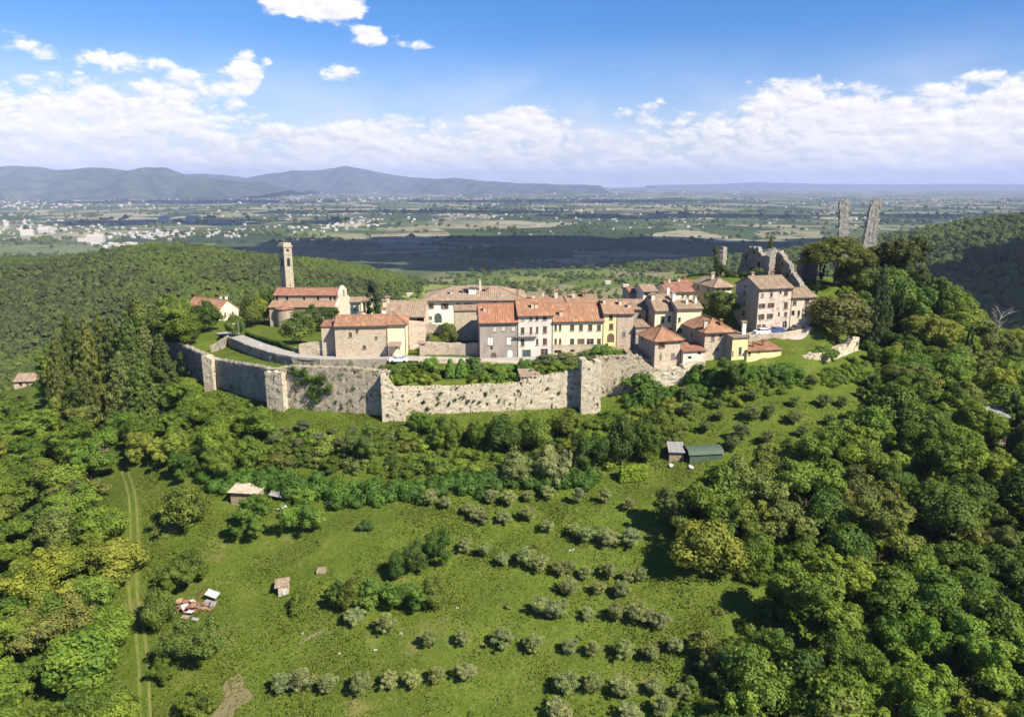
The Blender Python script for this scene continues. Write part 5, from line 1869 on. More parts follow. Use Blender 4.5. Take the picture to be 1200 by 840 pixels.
# ------------------------------------------------------------------ roads and paths
def strip(name, pts, width, mat, label, lift=.10, step=1.2, level=False):
    """ribbon draped on the ground along the points (world xy)"""
    P_ = [Vector((p[0], p[1], p[2] if level else 0)) for p in pts]
    # smooth resample
    dense = []
    for i in range(len(P_) - 1):
        a, b, c, d = P_[max(i - 1, 0)], P_[i], P_[i + 1], P_[min(i + 2, len(P_) - 1)]
        n = max(2, int((c - b).length / step))
        for k in range(n):
            t = k / n
            dense.append(.5 * ((2 * b) + (c - a) * t + (2 * a - 5 * b + 4 * c - d) * t * t + (3 * b - a - 3 * c + d) * t ** 3))
    dense.append(P_[-1])
    V, F = [], []
    nw = max(2, int(width / .8) + 1)
    xs, ys, zl = [], [], []
    for i, p in enumerate(dense):
        d = (dense[min(i + 1, len(dense) - 1)] - dense[max(i - 1, 0)]).normalized()
        nn = Vector((-d.y, d.x, 0)).normalized()
        for k in range(nw):
            zl.append(p.z)
            q = p + nn * width * (k / (nw - 1) - .5) * (1 + (0 if level else .12) * math.sin(i * .9 + k))
            xs.append(q.x)
            ys.append(q.y)
    zs = np.array(zl) + lift if level else ground_z(np.array(xs), np.array(ys)) + lift
    V = np.stack([xs, ys, zs], 1)
    for i in range(len(dense) - 1):
        for k in range(nw - 1):
            a = i * nw + k
            F.append((a, a + 1, a + nw + 1, a + nw))
    o = link(name, mesh_np(name, V, F, M[mat], True))
    return tag(o, label, kind='structure')


def gp(*pp, tmin=0):
    return [on_ground(x, y, tmin) for x, y in pp]


strip('road', road_pts, 4.4, 'asphalt', 'pale road curving along the wall up past the church', .0, level=True)
strip('street', [at(*q) for q in ((640, 418, 158), (690, 413, 162), (735, 408, 166), (760, 405, 166))], 3.6, 'pave', 'paved street in front of the row of houses', .10)
strip('parking_place', [at(*q) for q in ((872, 391, 165.2), (895, 390, 165.2), (920, 388, 166), (946, 383.5, 169))], 3.6, 'pave', 'paved parking place in front of the tall house', .12)
for off in (-3.5, 4.0):
    strip('track', [on_ground(x + off * (1 + (y - 560) / 500), y) for x, y in ((146, 552), (154, 580), (157, 620), (155, 660), (156, 700), (164, 745), (168, 790), (170, 845), (172, 905))], .42, 'rut', 'wheel rut of the grassy farm track', .06)
strip('path', [on_ground(x, y) for x, y in ((160, 575), (172, 563), (181, 556))], .5, 'rut', 'short side path off the farm track', .07)
strip('path', [on_ground(x, y) for x, y in ((352, 753), (366, 745), (384, 738))], .5, 'dirt', 'bare strip of pale earth in the meadow', .07)
strip('path', [on_ground(x, y, 300) for x, y in ((404, 340), (412, 330), (420, 322), (428, 318), (450, 314))], 5, 'asphalt', 'pale country road in the valley behind the church', .5, 6)
strip('path', [on_ground(x, y, 300) for x, y in ((500, 324), (560, 330), (620, 336))], 4, 'dirt', 'pale field path in the valley', .5, 6)
strip('path', [on_ground(x, y, 300) for x, y in ((640, 338), (690, 327), (735, 322), (760, 326))], 4, 'dirt', 'pale field path climbing between olive groves in the valley', .5, 6)


def patch(name, px, py, rx, ry, mat, label, lift=.08):
    """irregular bare patch on the ground"""
    c = on_ground(px, py)
    k = project(c)[2] / FPX
    rr = random.Random(int(px))
    V, F = [c + Z * lift], []
    n = 26
    for ring in (.5, 1.0):
        for i in range(n):
            a = 6.283 * i / n
            q = ring * (1 + .22 * math.sin(3 * a + px) + .15 * math.sin(5 * a + py) + rr.uniform(-.1, .1))
            x, y = c.x + math.cos(a) * rx * k * q, c.y + math.sin(a) * ry * k * 2 * q
            V.append(Vector((x, y, gz(x, y) + lift)))
    for i in range(n):
        F.append((0, 1 + i, 1 + (i + 1) % n))
        F.append((1 + i, 1 + n + i, 1 + n + (i + 1) % n, 1 + (i + 1) % n))
    o = link(name, mesh_np(name, V, F, M[mat], True))
    return tag(o, label, kind='structure')


patch('bare_earth', 272, 818, 17, 14, 'dirt', 'bare brown earth patch low in the meadow')
patch('bare_earth', 10, 468, 22, 5, 'dirt', 'bare yard by the farmhouse')


# ------------------------------------------------------------------ trees, shrubs, hedges
def in_poly(px, py, poly):
    c = np.zeros(px.shape, bool)
    n = len(poly)
    for i in range(n):
        (x0, y0), (x1, y1) = poly[i], poly[(i + 1) % n]
        c ^= ((y0 > py) != (y1 > py)) & (px < (x1 - x0) * (py - y0) / ((y1 - y0) or 1e-9) + x0)
    return c


PLACED = []          # (x, y, radius) of things already standing
for _p in ((736, 562), (750, 560), (800, 540), (815, 538), (830, 536), (845, 532), (815, 556), (835, 552), (852, 546), (862, 538), (822, 566), (842, 562), (800, 556), (790, 538), (275, 585), (290, 585), (320, 585), (235, 700), (228, 710), (245, 705), (333, 690), (112, 538), (119, 530), (128, 522)):
    _g = on_ground(*_p)
    PLACED.append((_g.x, _g.y, 3.2))


def wood(poly, spacing, r, bbox, hfun, lift=.45, clear=.0):
    """jittered spots on the ground whose crown centre falls inside the picture polygon"""
    x0, x1, y0, y1 = bbox
    n = int((x1 - x0) * (y1 - y0) / spacing ** 2 * 8)
    xs, ys = r.uniform(x0, x1, n), r.uniform(y0, y1, n)
    zs = ground_z(xs, ys)
    hs = hfun(r, n)
    px, py, d = project_np(xs, ys, zs + hs * lift)
    ok = in_poly(px, py, poly) & (d > 20)
    out = []
    cell = {}
    for i in np.nonzero(ok)[0]:
        k = (int(xs[i] // spacing), int(ys[i] // spacing))
        bad = False
        for a in (-1, 0, 1):
            for b in (-1, 0, 1):
                for (u, v) in cell.get((k[0] + a, k[1] + b), ()):
                    if (u - xs[i]) ** 2 + (v - ys[i]) ** 2 < spacing ** 2: bad = True
        if bad: continue
        if any((u - xs[i]) ** 2 + (v - ys[i]) ** 2 < (q + clear) ** 2 for u, v, q in PLACED): continue
        cell.setdefault(k, []).append((xs[i], ys[i]))
        out.append((Vector((xs[i], ys[i], zs[i])), hs[i]))
    return out


BROADS = [((.054, .092, .013), 'dark green'), ((.072, .118, .016), 'mid green'), ((.092, .142, .019), 'fresh green'), ((.096, .118, .028), 'olive tinted'), ((.125, .155, .024), 'light green')]


SPECKS = []         # trees of the woods, named once all of them stand


def plant_wood(spots, where, mix, wfac=(.95, 1.25), group=None):
    for p, h in spots:
        i = trng.choices(range(5), mix)[0]
        tint, word = BROADS[i]
        o = tree('broad', p, h, h * trng.uniform(*wfac), 'x', group, tint=tint, trunk=.10)
        SPECKS.append((o, word, where, h, 'tree'))
        PLACED.append((p.x, p.y, h * .35))


ORD = ['first', 'second', 'third', 'fourth', 'fifth', 'sixth', 'seventh', 'eighth', 'ninth', 'tenth', 'eleventh', 'twelfth', 'thirteenth', 'fourteenth', 'fifteenth', 'sixteenth']


def name_specks():
    zones = {}
    for o, word, where, h, noun in SPECKS:
        zones.setdefault((where, noun), []).append((o, word, h))
    for (where, noun), L_ in zones.items():
        P_ = [(project(o.location + Z * h * .5), o, word, h) for o, word, h in L_]
        hs = sorted(h for *_, h in P_)
        med = hs[len(hs) // 2]
        ys = sorted(q[0][1] for q in P_)
        xs = sorted(q[0][0] for q in P_)
        n = len(P_)
        many = n > 24
        bins = {}
        for q, o, word, h in P_:
            v = 'upper' if q[1] < ys[n // 3] else ('middle' if q[1] < ys[2 * n // 3] else 'lower')
            u = 'left' if q[0] < xs[n // 3] else ('central' if q[0] < xs[2 * n // 3] else 'right')
            z = f'{v} {u} part' if many else f'{v} part'
            bins.setdefault((z, word, 'tall' if h > med else 'short'), []).append((q[0], o))
        for (z, word, sz), m_ in bins.items():
            m_.sort(key=lambda t: t[0])
            for k, (_, o) in enumerate(m_):
                if len(m_) == 1:
                    o['label'] = f'{sz} {word} {noun}, only such one, {z} of {where}'
                else:
                    o['label'] = f'{ORD[min(k, 15)]} {sz} {word} {noun} from left, {z} of {where}'


# trees that stand out, one by one: kind, foot px, foot py, height px, width px, label, keyword args
SOLO = [
    ('broad', 216, 622, 52, 58, 'round leafy tree just right of the track, below the hedge corner', {}),
    ('broad', 214, 688, 46, 52, 'broad dark tree beside the track above the debris heap', {}),
    ('broad', 187, 738, 46, 44, 'leafy tree at the track level with the debris heap', {}),
    ('broad', 226, 785, 52, 62, 'large feathery tree below the debris heap', {'tint': (.085, .118, .020)}),
    ('broad', 300, 628, 42, 48, 'leafy tree in front of the grey shack', {'tint': (.075, .128, .022)}),
    ('broad', 354, 622, 42, 46, 'light leafy tree right of the grey shack', {'tint': (.085, .14, .024)}),
    ('broad', 238, 842, 34, 44, 'half cut off tree at the bottom left of the meadow', {}),
    ('broad', 190, 800, 24, 26, 'small bush like tree beside the lower track', {}),
    ('broad', 511, 663, 46, 34, 'tall dark tree at the top of the meadow thicket', {'tint': (.045, .085, .014)}),
    ('broad', 488, 672, 38, 34, 'dark tree left of the tallest one in the meadow thicket', {'tint': (.045, .085, .014)}),
    ('broad', 466, 678, 30, 30, 'rounded dark tree in the meadow thicket', {'tint': (.048, .09, .014)}),
    ('broad', 508, 712, 34, 34, 'dark tree at the right foot of the meadow thicket', {}),
    ('broad', 478, 712, 34, 46, 'light green tree in the middle of the meadow thicket', {'tint': (.08, .135, .022)}),
    ('broad', 440, 708, 36, 48, 'spreading green tree at the left of the meadow thicket', {'tint': (.075, .13, .022)}),
    ('broad', 415, 716, 40, 38, 'bushy tree at the left end of the meadow thicket', {}),
    ('broad', 397, 712, 26, 24, 'small dark tree at the far left end of the meadow thicket', {'tint': (.05, .09, .016)}),
    ('broad', 428, 536, 36, 34, 'feathery green tree on the bank below the pale town wall', {'tint': (.075, .12, .025)}),
    ('shrub', 350, 712, 22, 26, 'low green bush below the little box hut', {}),
    ('shrub', 430, 620, 12, 18, 'small dark bush alone in the upper meadow', {'tint': (.045, .08, .018)}),
    ('broad', 650, 566, 46, 40, 'tree covered in white blossom on the terrace', {'tint': (.16, .185, .085)}),
    ('broad', 604, 566, 38, 44, 'bushy blossoming tree left of the white blossomed one', {'tint': (.12, .155, .06)}),
    ('broad', 693, 550, 50, 44, 'dark dense tree in the terrace grove', {'tint': (.04, .075, .014)}),
    ('broad', 728, 545, 56, 46, 'tall dark tree in the terrace grove beside the sheds', {'tint': (.042, .078, .014)}),
    ('broad', 757, 543, 52, 40, 'dark tree left of the green shed', {'tint': (.045, .085, .015)}),
    ('broad', 770, 515, 40, 40, 'dark bushy tree behind the sheds', {}),
    ('broad', 590, 530, 44, 44, 'dark leafy tree on the bank below the wall', {'tint': (.045, .085, .015)}),
    ('broad', 560, 524, 36, 38, 'green tree on the bank below the wall, middle of the row', {}),
    ('broad', 522, 524, 40, 36, 'bushy tree on the bank right of the broken tower', {}),
    ('broad', 492, 510, 30, 34, 'low tree just under the pale wall', {'tint': (.07, .12, .02)}),
    ('broad', 625, 528, 42, 40, 'light green tree on the bank below the wall', {'tint': (.08, .13, .025)}),
    ('broad', 660, 510, 30, 36, 'small tree left of the middle tower', {}),
    # in and around the town
    ('broad', 352, 402, 40, 46, 'round light green tree in front of the church wall', {'Y': 176, 'tint': (.085, .12, .03)}),
    ('broad', 381, 378, 28, 20, 'slim dark tree by the church aisle', {'Y': 196, 'tint': (.045, .08, .016)}),
    ('cypress', 437, 372, 46, 17, 'dark cypress between the church houses and the low long building', {'Y': 186}),
    ('broad', 275, 390, 24, 26, 'small round tree by the bend of the road', {'Y': 187, 'tint': (.075, .11, .028)}),
    ('broad', 295, 390, 44, 34, 'leafy tree left of the apse', {'Y': 204, 'tint': (.075, .11, .024)}),
    ('broad', 310, 380, 30, 24, 'tree close behind the apse', {'Y': 212, 'tint': (.06, .10, .02)}),
    ('broad', 243, 402, 52, 44, 'dense tree in front of the cream house with the orange roof', {'Y': 198, 'tint': (.05, .09, .018)}),
    ('broad', 205, 404, 50, 60, 'wide olive green tree above the left end of the wall', {'Y': 200, 'tint': (.085, .11, .03)}),
    ('broad', 526, 397, 20, 20, 'small tree in the terraced villa garden', {'Y': 165, 'tint': (.08, .115, .03)}),
    ('shrub', 502, 400, 12, 18, 'grey green bush by the gate pillar', {'Y': 164, 'tint': (.09, .105, .05)}),
    ('broad', 843, 382, 40, 44, 'big round tree in front of the square house', {'Y': 172, 'tint': (.065, .092, .026)}),
    ('broad', 978, 402, 64, 72, 'large round reddish green tree right of the lower stone house', {'Y': 169, 'tint': (.075, .088, .026), 'trunk': .02}),
    ('umbrella', 976, 338, 60, 82, 'umbrella pine with a flat spreading crown on the castle lawn', {'Y': 196, 'trunk': .36}),
    ('broad', 1003, 338, 46, 46, 'tree on the castle lawn right of the umbrella pine', {'Y': 195, 'tint': (.075, .10, .024), 'trunk': .2}),
    ('cypress', 962, 330, 32, 9, 'slim dark cypress left of the umbrella pine', {'Y': 200}),
    ('cypress', 957, 342, 12, 5, 'tiny cypress on the castle lawn', {'Y': 190}),
    ('conifer', 901, 308, 34, 14, 'dark conifer rising behind the castle ruin', {'Y': 214}),
    ('broad', 1052, 330, 50, 46, 'dark reddish tree right of the keep stubs', {'Y': 206, 'tint': (.062, .078, .026)}),
    ('broad', 1030, 333, 36, 36, 'tree in front of the right keep stub', {'Y': 200, 'tint': (.055, .085, .022)}),
    ('broad', 1078, 340, 35, 44, 'leafy tree on the castle rim, right of the dark reddish one', {'Y': 203, 'tint': (.06, .10, .02)}),
    ('conifer', 1028, 392, 84, 32, 'tall dark conifer in front of the castle lawn', {'Y': 176, 'tint': (.045, .068, .028)}),
    ('broad', 1043, 368, 52, 38, 'bright green tree behind the tall dark conifer', {'Y': 186, 'tint': (.08, .125, .024)}),
    ('broad', 1000, 372, 36, 40, 'green bushy tree behind the large reddish tree', {'Y': 184, 'tint': (.075, .115, .025)}),
    ('broad', 1108, 368, 38, 50, 'big leafy tree on the right shoulder of the hill', {'Y': 194, 'tint': (.065, .11, .02)}),
    ('broad', 1070, 378, 42, 46, 'round tree below the castle rim', {'Y': 184, 'tint': (.062, .105, .02)}),
    ('cypress', 1054, 372, 34, 8, 'narrow cypress left of the round tree below the castle rim', {'Y': 180}),
    ('cypress', 1085, 400, 26, 7, 'narrow small cypress among the trees of the right slope', {'Y': 180}),
    ('cypress', 1181, 520, 60, 22, 'dark cypress in front of the grey roofed house at the right edge', {}),
    ('cypress', 1135, 410, 30, 10, 'small cypress on the right slope', {'Y': 172}),
    ('shrub', 963, 427, 24, 36, 'rounded dense bush on the rampart', {'Y': 161, 'tint': (.055, .10, .018)}),
    ('shrub', 752, 462, 32, 42, 'thick ivy green bush against the wall left of the stone house', {'Y': 147.2, 'tint': (.055, .105, .017)}),
    ('broad', 860, 462, 40, 42, 'dark tree on the bank under the yellow houses', {'tint': (.045, .085, .016)}),
    ('shrub', 816, 440, 18, 20, 'dark bush on the rubble under the outhouse', {'Y': 148.6, 'tint': (.045, .08, .016)}),
]
for kind, px, py, hp, wp, lab, kw in SOLO:
    t = tree_px(kind, px, py, hp, wp, lab, **kw)
    PLACED.append((t.location.x, t.location.y, 2.2))

# conifers and tall trees left of the wall
CON = [(75, 478, 88, 40), (92, 470, 104, 44), (112, 478, 110, 46), (140, 472, 104, 42), (160, 480, 118, 46), (178, 470, 96, 40), (126, 462, 100, 40), (196, 474, 84, 38), (150, 500, 90, 44), (172, 502, 84, 42), (104, 500, 70, 40), (212, 440, 64, 34), (222, 420, 46, 30)]
for i, (px, py, hp, wp) in enumerate(sorted(CON)):
    Y = 172 - (py - 470) * .5
    t = tree_px('conifer', px, py, hp, wp, f'{ORD[i]} conifer from the left in the tall clump left of the town wall', 'conifers of the clump left of the wall', Y=Y, tint=(.066, .095, .024) if i % 3 else (.088, .112, .032), var=.2, trunk=.08)
    PLACED.append((t.location.x, t.location.y, 2.0))
# olives in rows over the slope
OLROWS = {'uppermost row': [(575, 588), (620, 590), (647, 588), (677, 588), (705, 590), (735, 600)],
          'second row': [(505, 590), (545, 604), (572, 614), (593, 617), (600, 594), (645, 625), (670, 630), (690, 636), (718, 640), (742, 643)],
          'third row': [(520, 655), (543, 646), (567, 655), (590, 661), (612, 666), (636, 672), (672, 674), (690, 680), (712, 681), (735, 684), (755, 682)],
          'fourth row': [(630, 722), (660, 724), (665, 700), (690, 727), (700, 700), (720, 730), (725, 698), (748, 730), (775, 735)],
          'fifth row': [(412, 735), (452, 746), (505, 756), (547, 757), (590, 764), (627, 765), (667, 767), (692, 770), (727, 772), (762, 774), (795, 765)],
          'sixth row': [(328, 812), (358, 812), (390, 811), (421, 812), (453, 809), (486, 806), (517, 803), (547, 800), (662, 812), (697, 813), (730, 815), (765, 812), (795, 818)],
          'lowest row': [(655, 844), (740, 846), (780, 842)]}
for _row, _L in OLROWS.items():
    if _row in ('second row', 'third row', 'fourth row'):
        _L.sort()
        _add = [((a[0] + b[0]) / 2, (a[1] + b[1]) / 2) for a, b in zip(_L, _L[1:]) if 25 < b[0] - a[0] < 60]
        _L += _add[:20 - len(_L)]
ORD = ['first', 'second', 'third', 'fourth', 'fifth', 'sixth', 'seventh', 'eighth', 'ninth', 'tenth', 'eleventh', 'twelfth', 'thirteenth', 'fourteenth', 'fifteenth', 'sixteenth', 'seventeenth', 'eighteenth', 'nineteenth', 'twentieth']
OL = [(x, y, f'{ORD[k]} grey green olive tree from the left in the {row} of the meadow') for row, L_ in OLROWS.items() for k, (x, y) in enumerate(sorted(L_))]
OL2 = [(845, 497), (880, 492), (905, 489), (868, 513), (930, 480), (962, 474), (992, 480), (822, 505), (940, 510), (972, 500), (1003, 466), (1018, 484), (862, 530), (900, 522), (884, 470), (840, 478), (925, 500), (905, 455), (945, 455), (985, 455), (1020, 450), (960, 520), (1000, 505), (985, 530), (935, 530), (805, 487), (868, 455), (1040, 470), (800, 470), (1030, 505)]
OL3 = [(320, 520), (345, 524), (370, 522), (395, 525), (335, 508), (360, 507), (385, 510), (410, 510), (460, 520), (300, 512)]
for i, (px, py, lab) in enumerate(OL):
    p = on_ground(px + trng.uniform(-5, 5), py + trng.uniform(-3, 3))
    h = trng.uniform(2.2, 3.3)
    tree('olive', p, h, h * trng.uniform(.95, 1.25), lab, 'olive trees in rows on the meadow', var=.18, trunk=.2)
    PLACED.append((p.x, p.y, 1.5))
OL2.sort(key=lambda q: (q[1] > 490, q[0]))
n_up = sum(q[1] <= 490 for q in OL2)
NTH = ORD
for i, (px, py) in enumerate(OL2):
    p = on_ground(px + trng.uniform(-6, 6), py + trng.uniform(-4, 4))
    h = trng.uniform(2.0, 3.4)
    tree('olive', p, h, h * trng.uniform(.95, 1.3), f'{NTH[i if i < n_up else i - n_up]} small olive tree from left in the {"upper" if i < n_up else "lower"} slope under the rampart', 'olive trees under the rampart', var=.18, trunk=.2, tint=(.10, .135, .05))
    PLACED.append((p.x, p.y, 1.5))
for i, (px, py) in enumerate(sorted(OL3)):
    p = on_ground(px + trng.uniform(-6, 6), py + trng.uniform(-3, 3))
    h = trng.uniform(1.8, 2.9)
    tree('olive', p, h, h * trng.uniform(1.1, 1.5), f'{ORD[i]} low olive tree from left on the terrace below the shaded wall', 'olive trees below the shaded wall', trunk=.18, tint=(.10, .125, .06))
    PLACED.append((p.x, p.y, 1.5))

wr = np.random.default_rng(21)
# the wood to the right of the meadow
RW = [(782, 585), (812, 562), (850, 552), (930, 545), (985, 500), (1040, 470), (1060, 440), (1075, 400), (1060, 360), (1110, 350), (1150, 385), (1205, 410), (1250, 440), (1300, 900), (780, 900), (800, 800), (845, 770), (895, 755), (925, 705), (885, 665), (835, 650), (792, 622)]
sp_ = wood(RW, 5.7, wr, (20, 160, 55, 215), lambda r, n: r.uniform(6.5, 11.0, n), clear=1.0)
plant_wood([q for q in sp_ if q[0].y >= 145], 'the right slope', [2, 4, 4, 2, 3], group='trees on the right slope')
plant_wood([q for q in sp_ if q[0].y < 145], 'the right wood', [4, 4, 3, 3, 1], group='trees of the wood right of the meadow')
print('right wood', len(sp_))
# the wood left of the track
LW = [(-60, 480), (0, 478), (50, 490), (95, 515), (108, 545), (100, 575), (135, 600), (140, 640), (142, 700), (138, 760), (152, 800), (150, 900), (-60, 900)]
sp_ = wood(LW, 4.9, wr, (-140, -30, 55, 200), lambda r, n: r.uniform(5.5, 8.8, n), clear=.8)
plant_wood(sp_, 'the left wood', [1.5, 4, 5, 2, 3], (1.0, 1.35), 'trees of the wood left of the track')
print('left wood', len(sp_))
# broadleaf trees below the left wall, between the conifers and the hedge
LB = [(60, 470), (130, 500), (185, 500), (200, 470), (225, 445), (250, 470), (300, 495), (310, 520), (290, 535), (245, 560), (215, 575), (175, 545), (140, 520), (90, 505)]
sp_ = wood(LB, 5.3, wr, (-110, -35, 105, 180), lambda r, n: r.uniform(5.0, 8.0, n), clear=.6)
plant_wood(sp_, 'the grove under left wall', [2, 4, 5, 1, 3], (.85, 1.15), 'trees under the left wall')
# left of the conifers down to the farmhouse, and behind the left end of the wall
LC = [(62, 455), (70, 400), (120, 370), (175, 355), (215, 362), (230, 395), (195, 400), (160, 420), (120, 450), (100, 475)]
sp_ = wood(LC, 5.2, wr, (-150, -70, 150, 260), lambda r, n: r.uniform(7.0, 11.0, n), clear=.5)
plant_wood(sp_, 'the trees behind the conifers', [3, 4, 2, 3, 1], (.8, 1.1), 'trees behind the conifer clump')
LD = [(235, 372), (255, 350), (300, 345), (318, 352), (312, 380), (285, 384), (262, 392)]
sp_ = wood(LD, 5.5, wr, (-100, -50, 205, 240), lambda r, n: r.uniform(6, 9, n), clear=1.0)
sp_ = [q for q in sp_ if not (-100 < q[0].x < -76 and 205 < q[0].y < 240)]
plant_wood(sp_, 'the church trees', [2, 4, 3, 3, 1], (.8, 1.05), 'trees left of the church')
LF = [(985, 345), (1010, 335), (1030, 340), (1050, 350), (1075, 365), (1090, 390), (1060, 420), (1035, 425), (1012, 400), (1015, 370), (1000, 362)]
sp_ = wood(LF, 3.6, wr, (60, 125, 160, 205), lambda r, n: r.uniform(2.5, 5.5, n), clear=.2)
plant_wood(sp_, 'the castle lawn slope', [2, 4, 4, 2, 3], (.95, 1.3), 'young trees under the castle lawn')
# trees on the back rim and beyond the castle
LE = [(1030, 305), (1040, 296), (1060, 288), (1100, 320), (1130, 345), (1110, 360), (1070, 350), (1045, 330)]
sp_ = wood(LE, 6.0, wr, (85, 135, 190, 235), lambda r, n: r.uniform(3.8, 6.2, n), clear=.6)
plant_wood(sp_, 'the rim by the keep', [3, 4, 3, 2, 1], (.8, 1.05), 'trees right of the keep')
BK = [(420, 352), (500, 335), (620, 338), (740, 335), (740, 345), (620, 350), (420, 362)]

# shrubs filling the bank between wall and hedge, bushes on the right slope
sp_ = wood([(310, 500), (480, 497), (560, 500), (690, 490), (760, 478), (800, 500), (770, 520), (650, 545), (560, 548), (430, 548), (320, 540)], 2.9, wr, (-60, 40, 108, 150), lambda r, n: r.uniform(1.4, 3.4, n), clear=.0)
for p, h in sp_:
    i = trng.choices(range(5), [3, 4, 3, 3, 2])[0]
    SPECKS.append((tree('shrub', p, h, h * trng.uniform(1.2, 2.0), 'x', 'wild shrubs on the bank', tint=BROADS[i][0]), BROADS[i][1], 'the bank under the wall', h, 'shrub'))
sp_ = wood([(820, 445), (930, 445), (1000, 420), (1060, 430), (1040, 470), (960, 450), (870, 470), (800, 480), (780, 470)], 5.2, wr, (30, 110, 130, 185), lambda r, n: r.uniform(1.2, 2.8, n), clear=.5)
for p, h in sp_:
    i = trng.choice((1, 2, 2, 4))
    SPECKS.append((tree('shrub', p, h, h * trng.uniform(1.1, 1.6), 'x', 'shrubs at the rampart foot', tint=BROADS[i][0]), BROADS[i][1], 'the rampart foot', h, 'shrub'))
sp_ = wood([(850, 570), (1000, 550), (1040, 500), (1040, 440), (1100, 440), (1190, 420), (1205, 840), (790, 840), (800, 780), (900, 720), (870, 660), (800, 640), (770, 590)], 5.5, wr, (20, 150, 60, 190), lambda r, n: r.uniform(1.5, 3.5, n), clear=-.6)
for p, h in sp_[:90]:
    i = trng.choice((0, 1, 2, 4))
    SPECKS.append((tree('shrub', p, h, h * trng.uniform(1.1, 1.6), 'x', 'undergrowth bushes on the right slope', tint=BROADS[i][0]), BROADS[i][1], 'the right wood', h, 'undergrowth bush'))
# low weeds scattered in the meadow
sp_ = wood([(200, 640), (330, 640), (520, 590), (750, 570), (800, 640), (880, 700), (790, 750), (770, 840), (250, 840), (180, 780)], 9.0, wr, (-55, 35, 75, 122), lambda r, n: r.uniform(.4, 1.0, n), clear=.8)
for p, h in sp_:
    i = trng.choice((1, 2, 3))
    SPECKS.append((tree('shrub', p, h, h * trng.uniform(1.2, 2.2), 'x', 'low bushes in the meadow', tint=BROADS[i][0]), BROADS[i][1], 'the meadow', h, 'weedy bush'))
# garden behind the pale wall
CONE = crown_cone(700)
GARD = [('topiary', 528, 449, 30, 15, 'left of the two clipped green cones in the walled garden', (.075, .145, .025)), ('topiary', 541, 450, 31, 17, 'right of the two clipped green cones in the walled garden', (.080, .155, .025)),
        ('shrub', 556, 441, 28, 26, 'round dark tree in the walled garden right of the cones', (.045, .08, .018)), ('shrub', 452, 437, 15, 22, 'bushy tree at the left end of the walled garden', (.06, .10, .02)), ('shrub', 470, 440, 17, 28, 'wide bush in the left of the walled garden', (.07, .115, .025)),
        ('shrub', 490, 438, 18, 24, 'tall bush under the road in the walled garden', (.06, .10, .02)), ('shrub', 505, 438, 24, 22, 'light green bush before the cones', (.085, .14, .028)), ('shrub', 468, 447, 14, 16, 'small bush near the broken tower', (.055, .095, .018)),
        ('shrub', 585, 447, 16, 20, 'leafy bush in the right of the walled garden', (.07, .125, .022)), ('shrub', 600, 449, 14, 14, 'small bush left of the rubble hut', (.06, .11, .02)), ('shrub', 612, 430, 12, 12, 'dark bush below the white house', (.045, .08, .018))]
for kind, px, py, hp, wp, lab, tint in GARD:
    Y = 146 if py > 443 else 149.5
    if kind == 'topiary':
        tree_px('cypress', px, py, hp, wp, lab, Y=Y, tint=tint, trunk=.02, crown=CONE, name='topiary_cone', cat='clipped cone', var=.02)
    else:
        tree_px('shrub', px, py, hp, wp, lab, Y=Y, tint=tint)
for (px, py, hp, wp, Y, lab) in ((640, 431, 18, 34, 153, 'grey green bush below the cream house, at its left'), (662, 428, 18, 34, 154.5, 'grey green bush below the cream house, in the middle'), (690, 424, 18, 30, 157, 'grey green bush below the cream house, at its right'), (706, 420, 20, 30, 158, 'bright green bush under the yellow house'), (724, 421, 14, 28, 157, 'light bush right of the yellow house')):
    tree_px('shrub', px, py, hp, wp, lab, Y=Y, tint=(.075, .10, .04) if 'grey' in lab else (.085, .14, .025))


sp_ = wood([(448, 432), (500, 424), (600, 428), (690, 430), (668, 437), (610, 446), (560, 449), (480, 452), (450, 448)], 2.1, wr, (-30, 18, 141, 156), lambda r, n: r.uniform(.9, 2.2, n), clear=-.9)
sp_ = [q for q in sp_ if not (519 < project(q[0])[0] < 551)]
for p, h in sp_[:60]:
    i = trng.choice((0, 1, 2, 2, 4))
    SPECKS.append((tree('shrub', p, h, h * trng.uniform(1.1, 1.7), 'x', 'shrubs of the walled garden', tint=BROADS[i][0]), BROADS[i][1], 'the walled garden', h, 'shrub'))


